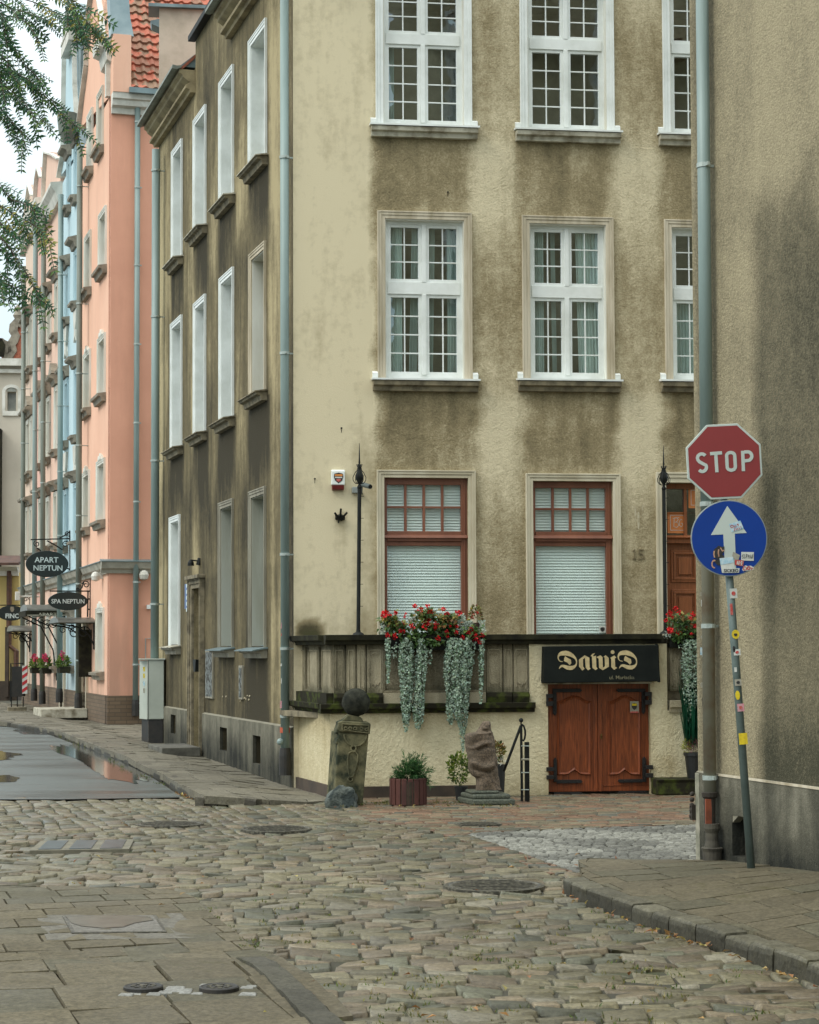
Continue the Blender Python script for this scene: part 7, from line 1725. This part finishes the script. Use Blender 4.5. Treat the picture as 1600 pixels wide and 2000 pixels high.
# ---- things on the grimy side wall
q = MB(FS); x, z = FS.hit(376, 1164); x2 = hx(FS, 370, 1164, -.05); q.box(x-.45, x, -.05, -.02, hz(FS, 373, 1189), hz(FS, 373, 1140)); o = q.build('street_name_plate', pm('enamel_blue', S(76, 104, 152), S(60, 84, 130), 5, .4, .1), None, root=FS.w(x, 0, z), bevel=.004); tag(o, 'blue enamel street name plate beside the side door', 'street sign')
q = MB(FS); zz = hz(FS, 373, 1165)
for k in range(5): q.box(x-.3, x-.15, -.053, -.05, zz-.25+k*.1, zz-.19+k*.1)
q.build('plate_lettering', M['letter'], o)
q = MB(FS); x, z = FS.hit(391, 1099); q.lathe([(.02, .05), (.05, .0), (.055, -.05)][::-1], x-.02, -.15, 10, z0=z); q.tube([(x-.02, -.15, z+.04), (x, -.05, z+.03), (x, 0, z)], .014, 6); q.tube([(x, -.03, z-.04), (x, -.0, z+.07)], .04, 8); o = q.build('wall_spotlight', M['black_iron'], None, root=FS.w(x, 0, z)); tag(o, 'small black wall lamp above the side door', 'lamp')
M['torn'] = pm('torn_paper', S(112, 118, 116), S(54, 54, 48), 14, .9, .3, 40, lo=.46, hi=.54)
for (a, b, t_, bo, lab) in ((405, 419, 1270, 1364, 'weathered notice board with torn posters by the side door'), (470.5, 477.5, 1300, 1366, 'narrow strip of torn poster on the grimy wall')):
    x0, x1, z0, z1 = wrect(FS, a, b, t_, bo); q = MB(FS); q.box(x0, x1, -.035, 0, z0, z1); o = q.build('notice_board', M['grey_trim'], None, root=FS.w(x0, 0, z0), bevel=.004); tag(o, lab, 'notice board')
    q = MB(FS); q.box(x0+.03, x1-.03, -.038, -.035, z0+.03, z1-.03); q.build('poster_remains', M['torn'], o)
q = MB(FS); x0, x1, z0, z1 = wrect(FS, 393, 399, 1288, 1312); q.prism([(x0, z1), (x1, z1), (x1-.05, z0), (x0+.08, z0)], -.14, -.02); o = q.build('letter_box', M['black_iron'], None, root=FS.w(x0, 0, z0)); tag(o, 'black tapered letter box right of the side door', 'letter box')
q = MB(FS)
for k in range(12):
    px = random.uniform(432, 495); py = 1362+random.gauss(0, 4)-(px-432)*.0; x, z = FS.hit(px, py); w_ = random.uniform(.02, .07); h_ = random.uniform(.006, .016)
    q.prism([(x-w_, z-h_*.3), (x-w_*.3, z-h_), (x+w_, z), (x+w_*.3, z+h_)], -.004-.0007*(k+1), 0)
q.build('chipped_render', M['filler'], bld)

# ---- covers in the paving
t = NT('cast_cover'); ck = t.n('ShaderNodeTexVoronoi'); ck.inputs['Scale'].default_value = 34; t.l(t.geo, ck.inputs['Vector']); cc = t.mix(t.ramp(ck.outputs['Distance'], .2, .6), S(112, 108, 94), S(64, 62, 54)); t.bump(ck.outputs['Distance'], -.8, .01); M['cover'] = t.done(cc, .45, .3)
def cover(c, r, label, z=.012, name='manhole_cover', ry=None):
    q = MB(); ry = ry or r; n = 40
    ringp = lambda s_, zz: [q.P((c.x+r*s_*math.cos(2*math.pi*k/n), c.y+ry*s_*math.sin(2*math.pi*k/n), zz)) for k in range(n)]
    g = gz(c.x, c.y); R0 = ringp(1.0, g+z-.06); R1 = ringp(1.0, g+z); R2 = ringp(.91, g+z+.002); R3 = ringp(.89, g+z-.006); R4 = ringp(.87, g+z); 
    for A_, B_ in ((R0, R1), (R1, R2), (R2, R3), (R3, R4)):
        for k in range(n): q.f.append([A_[k], A_[(k+1) % n], B_[(k+1) % n], B_[k]])
    q.f.append(R4); o = q.build(name, M['cover'], None, root=(c.x, c.y, g)); tag(o, label, 'manhole cover'); 
    qq = MB()
    for k in range(7):
        a = (k-3)/3.6; hw = math.sqrt(1-a*a)*.8; qq.box(c.x-r*hw, c.x+r*hw, c.y+ry*a*.85-.012, c.y+ry*a*.85+.012, g+z+.0005, g+z+.006)
    qq.build('cover_ribs', M['cover'], o); return o
cover(mh1, .36, 'round iron manhole cover left of the stone post in the cobbles'); cover(mh2, .385, 'round iron manhole cover near the right kerb end'); cover(mh3, .24, 'small dark cover in the brick paving before the sculpture', ry=.18); cover(mh4, .36, 'round manhole cover in the cobbles nearest the asphalt', ry=.3)
for v, lab in zip(vents, ('left of two small round valve covers in the near pavement', 'right of two small round valve covers in the near pavement')):
    q = MB(); q.lathe([(.105, -.02), (.105, .008), (.097, .013), (.085, .010)], v.x, v.y, 24, z0=.028); o = q.build('valve_cover', M['black_foot'], None, root=(v.x, v.y, .03)); tag(o, lab, 'valve cover')
    q = MB()
    for k in range(9): a = k*2*math.pi/9; q.box(v.x+.055*math.cos(a)-.012, v.x+.055*math.cos(a)+.012, v.y+.055*math.sin(a)-.008, v.y+.055*math.sin(a)+.008, .038, .043)
    q.lathe([(.022, 0), (.022, .006)], v.x, v.y, 8, z0=.038); q.build('cover_pattern', M['cover'], o)
q = MB()
for v in vents:
    for k in range(16):
        a = random.uniform(0, 6.28); rr = random.uniform(.13, .2); X, Y = v.x+rr*1.3*math.cos(a), v.y+rr*.8*math.sin(a); s_ = random.uniform(.03, .045)
        q.prism_z([(X-s_, Y-s_*.8), (X+s_, Y-s_), (X+s_*.9, Y+s_*.7), (X-s_*.8, Y+s_)], -.01, .018+random.uniform(0, .006), (.24, .24, .22))
tag(q.build('pavement_fill', M['cobble'], bevel=.006), kind='structure')
def gpoly(name, pts, z, mat, label=None, cat=None, kind=None, th=.04):
    q = MB(); q.prism_z(pts, z-th, z); o = q.build(name, mat, None, root=(pts[0][0], pts[0][1], 0)); return tag(o, label, cat, None, kind)
def inset(P, k): cx_ = sum(p[0] for p in P)/len(P); cy_ = sum(p[1] for p in P)/len(P); return [(cx_+(x-cx_)*k, cy_+(y-cy_)*k) for x, y in P]
rc_ = [_g(*p) for p in ((122, 1796), (305, 1795), (326, 1828), (140, 1830))]
o = gpoly('rectangular_cover', rc_, .026, M['cover'], 'rectangular pavement cover holding a shallow puddle', 'cover')
q = MB(); q.prism_z(inset(rc_, .93), .02, .0275, (.17, .16, .14)); q.build('gravel_fill', M['slab'], o)
pw = [_g(*p) for p in ((128, 1798), (235, 1797), (292, 1799), (300, 1806), (262, 1812), (240, 1820), (200, 1822), (160, 1818), (140, 1812))]
q = MB(); q.f.append([q.P((x, y, .031)) for x, y in pw]); q.build('standing_water', pm('thin_water', S(96, 94, 84), S(74, 72, 62), 9, .3, .1), o)
fr_p = [_g(*p) for p in ((70, 1793), (362, 1789), (392, 1838), (92, 1842))]
q = MB(); q.prism_z(fr_p, -.02, .019, (.15, .14, .115)); tag(q.build('cover_bedding', M['slab']), kind='structure')
tr_ = [_g(58, 1663), _g(80, 1643.5), _g(262, 1641), _g(252, 1660)]
o = gpoly('triple_cover', tr_, .008, pm('concrete_frame', S(118, 113, 96), S(92, 88, 74), 6, .8, .4), 'concrete framed set of three bluish service covers in the cobbles', 'cover')
for k in range(3):
    t0, t1 = .06+k*.31, .06+k*.31+.26; L2p = lambda A, B, t: (lerp(A[0], B[0], t), lerp(A[1], B[1], t))
    a, b, c_, d_ = L2p(tr_[0], tr_[3], t0), L2p(tr_[0], tr_[3], t1), L2p(tr_[1], tr_[2], t1), L2p(tr_[1], tr_[2], t0)
    q = MB(); q.prism_z(inset([a, b, c_, d_], .86), 0, .014); q.build('service_cover', pm('blue_cover', S(88, 100, 104), S(70, 80, 82), 8, .3, .3, metal=.3), o)
bigs = _g(500, 1876)
# ---- joints: weeds, moss, fallen leaves
q = MB(); rs = random.Random(5)
def tuft(X, Y, z, n, h, cols):
    for _ in range(n): leaf(q, (X+rs.gauss(0, .025), Y+rs.gauss(0, .02), z), Vector((rs.uniform(-.8, .8), rs.uniform(-.8, .8), 1)), rvec(), h*rs.uniform(.5, 1.3), .009, vcol(rs.choice(cols), .3))
WC = [(.10, .14, .03), (.16, .16, .04), (.07, .11, .03), (.2, .17, .05)]
for k in range(520):
    px, py = rs.uniform(380, 1500), rs.uniform(1715, 2005)
    if N(px*.006, py*.02, 4) < .0: continue
    p = on_ground(px, py); 
    if t_cob(p.x, p.y): tuft(p.x, p.y, -.012, 5, .028, WC)
for (a, b, n, sp) in (((378, 1755), (520, 1875), 30, 5), ((520, 1875), (640, 1995), 26, 6), ((85, 1422), (330, 1540), 22, 4), ((230, 1472), (250, 1480), 12, 3), ((640, 1572), (760, 1568), 26, 5), ((860, 1572), (1015, 1574), 14, 3), ((60, 1392), (75, 1388), 12, 5), ((235, 1405), (272, 1402), 34, 4), ((690, 1568), (900, 1566), 30, 3)):
    for k in range(n):
        t = rs.random(); px, py = lerp(a[0], b[0], t)+rs.gauss(0, sp), lerp(a[1], b[1], t)+rs.gauss(0, sp*.4); p = on_ground(px, py, .02)
        tuft(p.x, p.y, p.z-.012, 5, .02 if py > 1700 else (.035 if py > 1500 else .08), WC)
o = q.build('weeds', M['leaf']); tag(o, 'green weeds and moss growing in the joints of the paving', 'weeds', kind='stuff')
q = MB()
LC = [(.30, .15, .05), (.24, .10, .04), (.36, .2, .07), (.22, .15, .06), (.38, .3, .1)]
def fallen(px, py, dz):
    p = on_ground(px, py, dz); leaf(q, (p.x, p.y, p.z+.012), Vector((rs.uniform(-1, 1), rs.uniform(-1, 1), rs.uniform(-.1, .5))), Vector((rs.uniform(-.4, .4), rs.uniform(-.4, .4), 1)), rs.uniform(.035, .06), rs.uniform(.02, .035), vcol(rs.choice(LC), .35))
KB = [(1098, 1746), (1192, 1788), (1270, 1816), (1340, 1838), (1413, 1862), (1507, 1897), (1600, 1930)]
for k in range(110):
    i = rs.randrange(len(KB)-1); t = rs.random(); cl_ = N(i*3.1+t*4, 7)
    if cl_ < -.05: continue
    fallen(lerp(KB[i][0], KB[i+1][0], t), lerp(KB[i][1], KB[i+1][1], t)+abs(rs.gauss(0, 3)), 0)
for k in range(60): t = rs.random(); fallen(lerp(345, 420, t), lerp(1553, 1572, t)+rs.gauss(0, 2), 0)
for k in range(70): fallen(rs.uniform(520, 1560), rs.uniform(1600, 2000), 0)
for k in range(26): fallen(rs.uniform(0, 600), rs.uniform(1560, 1780), .02)
for k in range(30): fallen(rs.uniform(645, 1010), rs.uniform(1568, 1580), 0)
o = q.build('fallen_leaves', M['leaf']); tag(o, 'orange and yellow fallen leaves in the gutter and on the cobbles', 'leaves', kind='stuff')

# ================================================================== tree at the upper left
TB = Vector((-5.6, 15.5, 0)); tree = empty('locust_tree', TB, 'pinnate leaved street tree whose green branches hang in from the left', 'tree')
rs = random.Random(11)
M['bark'] = pm('bark', S(84, 76, 60), S(50, 46, 38), 9, .9, .8, 30)
q = MB(); q.tube([TB+Vector((0, 0, -.1)), TB+Vector((.03, 0, 1.2)), TB+Vector((.12, .05, 3)), TB+Vector((.3, .1, 4.6))], [.24, .19, .16, .13], 12)
limbs = []
def limb(pts, r0, r1, n=8):
    pts = [Vector(p) for p in pts]; out = []
    for k in range(len(pts)-1):
        for s_ in range(4): out.append(pts[k].lerp(pts[k+1], s_/4)+rvec()*.03*(k > 0 or s_ > 0))
    out.append(pts[-1]); q.tube(out, [lerp(r0, r1, i/(len(out)-1)) for i in range(len(out))], n); return out
fork = TB+Vector((.3, .1, 4.6))
A = lambda px, py, Y=14: at_depth(px, py, Y)
main1 = limb([fork, fork+Vector((.9, -.4, 1.3)), A(-160, -60), A(-40, 20)], .11, .03); main2 = limb([fork, fork+Vector((.6, -.6, .4)), A(-260, 300), A(-60, 380)], .09, .025)
limb([fork, fork+Vector((-.9, .3, 1.6)), fork+Vector((-1.8, .4, 2.6))], .1, .03); limb([fork, fork+Vector((.2, .9, 1.8)), fork+Vector((.5, 1.6, 3.0))], .1, .03); limb([fork, fork+Vector((-.2, -1.0, 1.5)), fork+Vector((-.5, -2.0, 2.3))], .09, .03)
q.build('trunk', M['bark'], tree, smooth=True)
lv = MB(); tw = MB()
GT = [(.035, .11, .055), (.03, .085, .045), (.06, .15, .055), (.11, .2, .05)]
def compound(p, d, ln, yl=0):
    d = d.normalized(); side = d.cross(Vector((rs.uniform(-.5, .5), -1, rs.uniform(-.3, .6)))).normalized(); nrm = side.cross(d); n = rs.randint(6, 10)
    pts = []
    for k in range(n+1):
        t = k/n; pp = p+d*ln*t+Vector((0, 0, -.25*ln*t*t)); pts.append(pp)
        if k > 0:
            c = vcol(rs.choice(GT) if rs.random() > yl else (.28, .26, .05), .3); L_ = ln*.235*rs.uniform(.65, 1.15)
            for sg_ in (-1, 1): leaf(lv, pp, side*sg_+d*.35+Vector((0, 0, -.2)), nrm, L_, L_*rs.uniform(.32, .42), c, .05)
    leaf(lv, pts[-1], d, nrm, ln*.18, ln*.065, vcol(rs.choice(GT)), .05)
    tw.tube([pts[0], pts[n//2], pts[-1]], 0.0028, 3, cap=False)
def spray(pts, per, ln, spread=.6, yl=.05):
    P_ = [Vector(p) for p in pts]; tw.tube(P_, [.006-.004*k/(len(P_)-1) for k in range(len(P_))], 5)
    for k in range(len(P_)-1):
        for s_ in range(per):
            t = (s_+rs.random())/per; p = P_[k].lerp(P_[k+1], t); ax = (P_[k+1]-P_[k]).normalized()
            compound(p, ax+rvec()*spread+Vector((0, 0, -.35)), ln*rs.uniform(.7, 1.15), yl)
# sprays that reach into the picture (hanging, each at its own distance)
for (Y, pl_, per, yl) in (
    (14.0, [(-60, -30), (0, -10), (60, 5), (110, 20), (150, 40), (185, 62)], 3, .15), (13.6, [(60, -20), (110, -12), (150, 0), (180, 18)], 3, .3), (13.8, [(-60, 0), (-10, 20), (40, 40), (80, 72)], 4, .02),
    (14.2, [(-60, 40), (-10, 60), (25, 90), (50, 130), (62, 145)], 4, 0), (14.1, [(-60, 70), (-10, 100), (25, 140), (60, 165), (100, 205)], 4, .03), (13.9, [(-60, 110), (-20, 150), (20, 180), (60, 205), (82, 240)], 4, .03),
    (14.3, [(10, 130), (50, 160), (90, 195), (130, 228), (158, 250)], 3, .1), (14.2, [(-60, 150), (-20, 190), (10, 215), (30, 250)], 4, 0), (14.1, [(-40, 190), (0, 220), (35, 250), (50, 272)], 3, 0),
    (13.8, [(-60, 20), (-30, 60), (-10, 110), (5, 170)], 5, 0), (13.7, [(-60, -40), (-20, -10), (10, 30), (20, 80)], 5, 0), (14.0, [(-50, 60), (-20, 100), (10, 130), (40, 150)], 4, 0),
    (13.9, [(120, -30), (140, 5), (145, 40), (150, 66)], 3, .1), (14.0, [(130, 10), (160, 30), (185, 55), (192, 70)], 3, .2), (13.8, [(-40, -20), (20, 10), (60, 30), (90, 40)], 4, 0),
    (13.2, [(-60, 340), (-10, 365), (25, 385), (60, 400), (75, 430)], 4, .12), (13.1, [(-60, 360), (-10, 390), (30, 420), (70, 445), (100, 470)], 3, .3),
    (13.3, [(-60, 420), (-20, 470), (5, 505), (15, 545)], 4, 0), (13.2, [(-20, 440), (20, 480), (50, 520), (68, 560), (70, 580)], 3, .1), (13.0, [(-50, 500), (-15, 530), (10, 550), (30, 565)], 4, 0), (13.4, [(-60, 350), (-30, 400), (0, 440), (20, 450)], 4, .02)):
    spray([A(px, py, Y)+rvec()*.03 for px, py in pl_], per, .2, .6, yl)
# the rest of the crown, outside the frame
for k in range(150):
    v = rvec(); r_ = rs.uniform(.4, 1)**.5; p = TB+Vector((-.9+v.x*2.3*r_, .3+v.y*2.6*r_, 6.3+v.z*1.9*r_))
    d = (Vector((v.x, v.y, -.3))).normalized(); spray([p, p+d*.4, p+d*.75+Vector((0, 0, -.2))], 4, .24, .9)
lv.build('foliage', M['leaf'], tree); tw.build('twigs', M['bark'], tree)

# ---- far front of the right-hand house, facing the corner house (mirrored in its panes)
fr = Frame(OR_+MD*9, -MD); ops_ = [(a, a+1.15, z_, z_+2.0) for z_ in (4.6, 8.2, 11.6) for a in (1.0, 3.9, 6.7)]
mb = MB(fr); grid_wall(mb, 0, 9, 0, 15.2, [o_+(.2,) for o_ in ops_], 1.0, lambda x, z: (.35+.3*N(x, z), .8, 0)); mb.build('end_wall', M['plaster_main'], rb)
for o_ in ops_: simple_window(fr, o_, rb, 'white_cornice', 'sill_grey')
q = MB(fr); q.prism([(0, 15.2), (9, 15.2), (7.6, 16.6), (5.4, 18.6), (3.6, 18.6), (1.4, 16.6)], 0, .4); q.build('end_gable', M['plaster_main'], rb)
q = MB(fr); q.box(-.1, 9.1, -.3, 0, 15.0, 15.2); q.build('end_cornice', M['white_cornice'], rb)
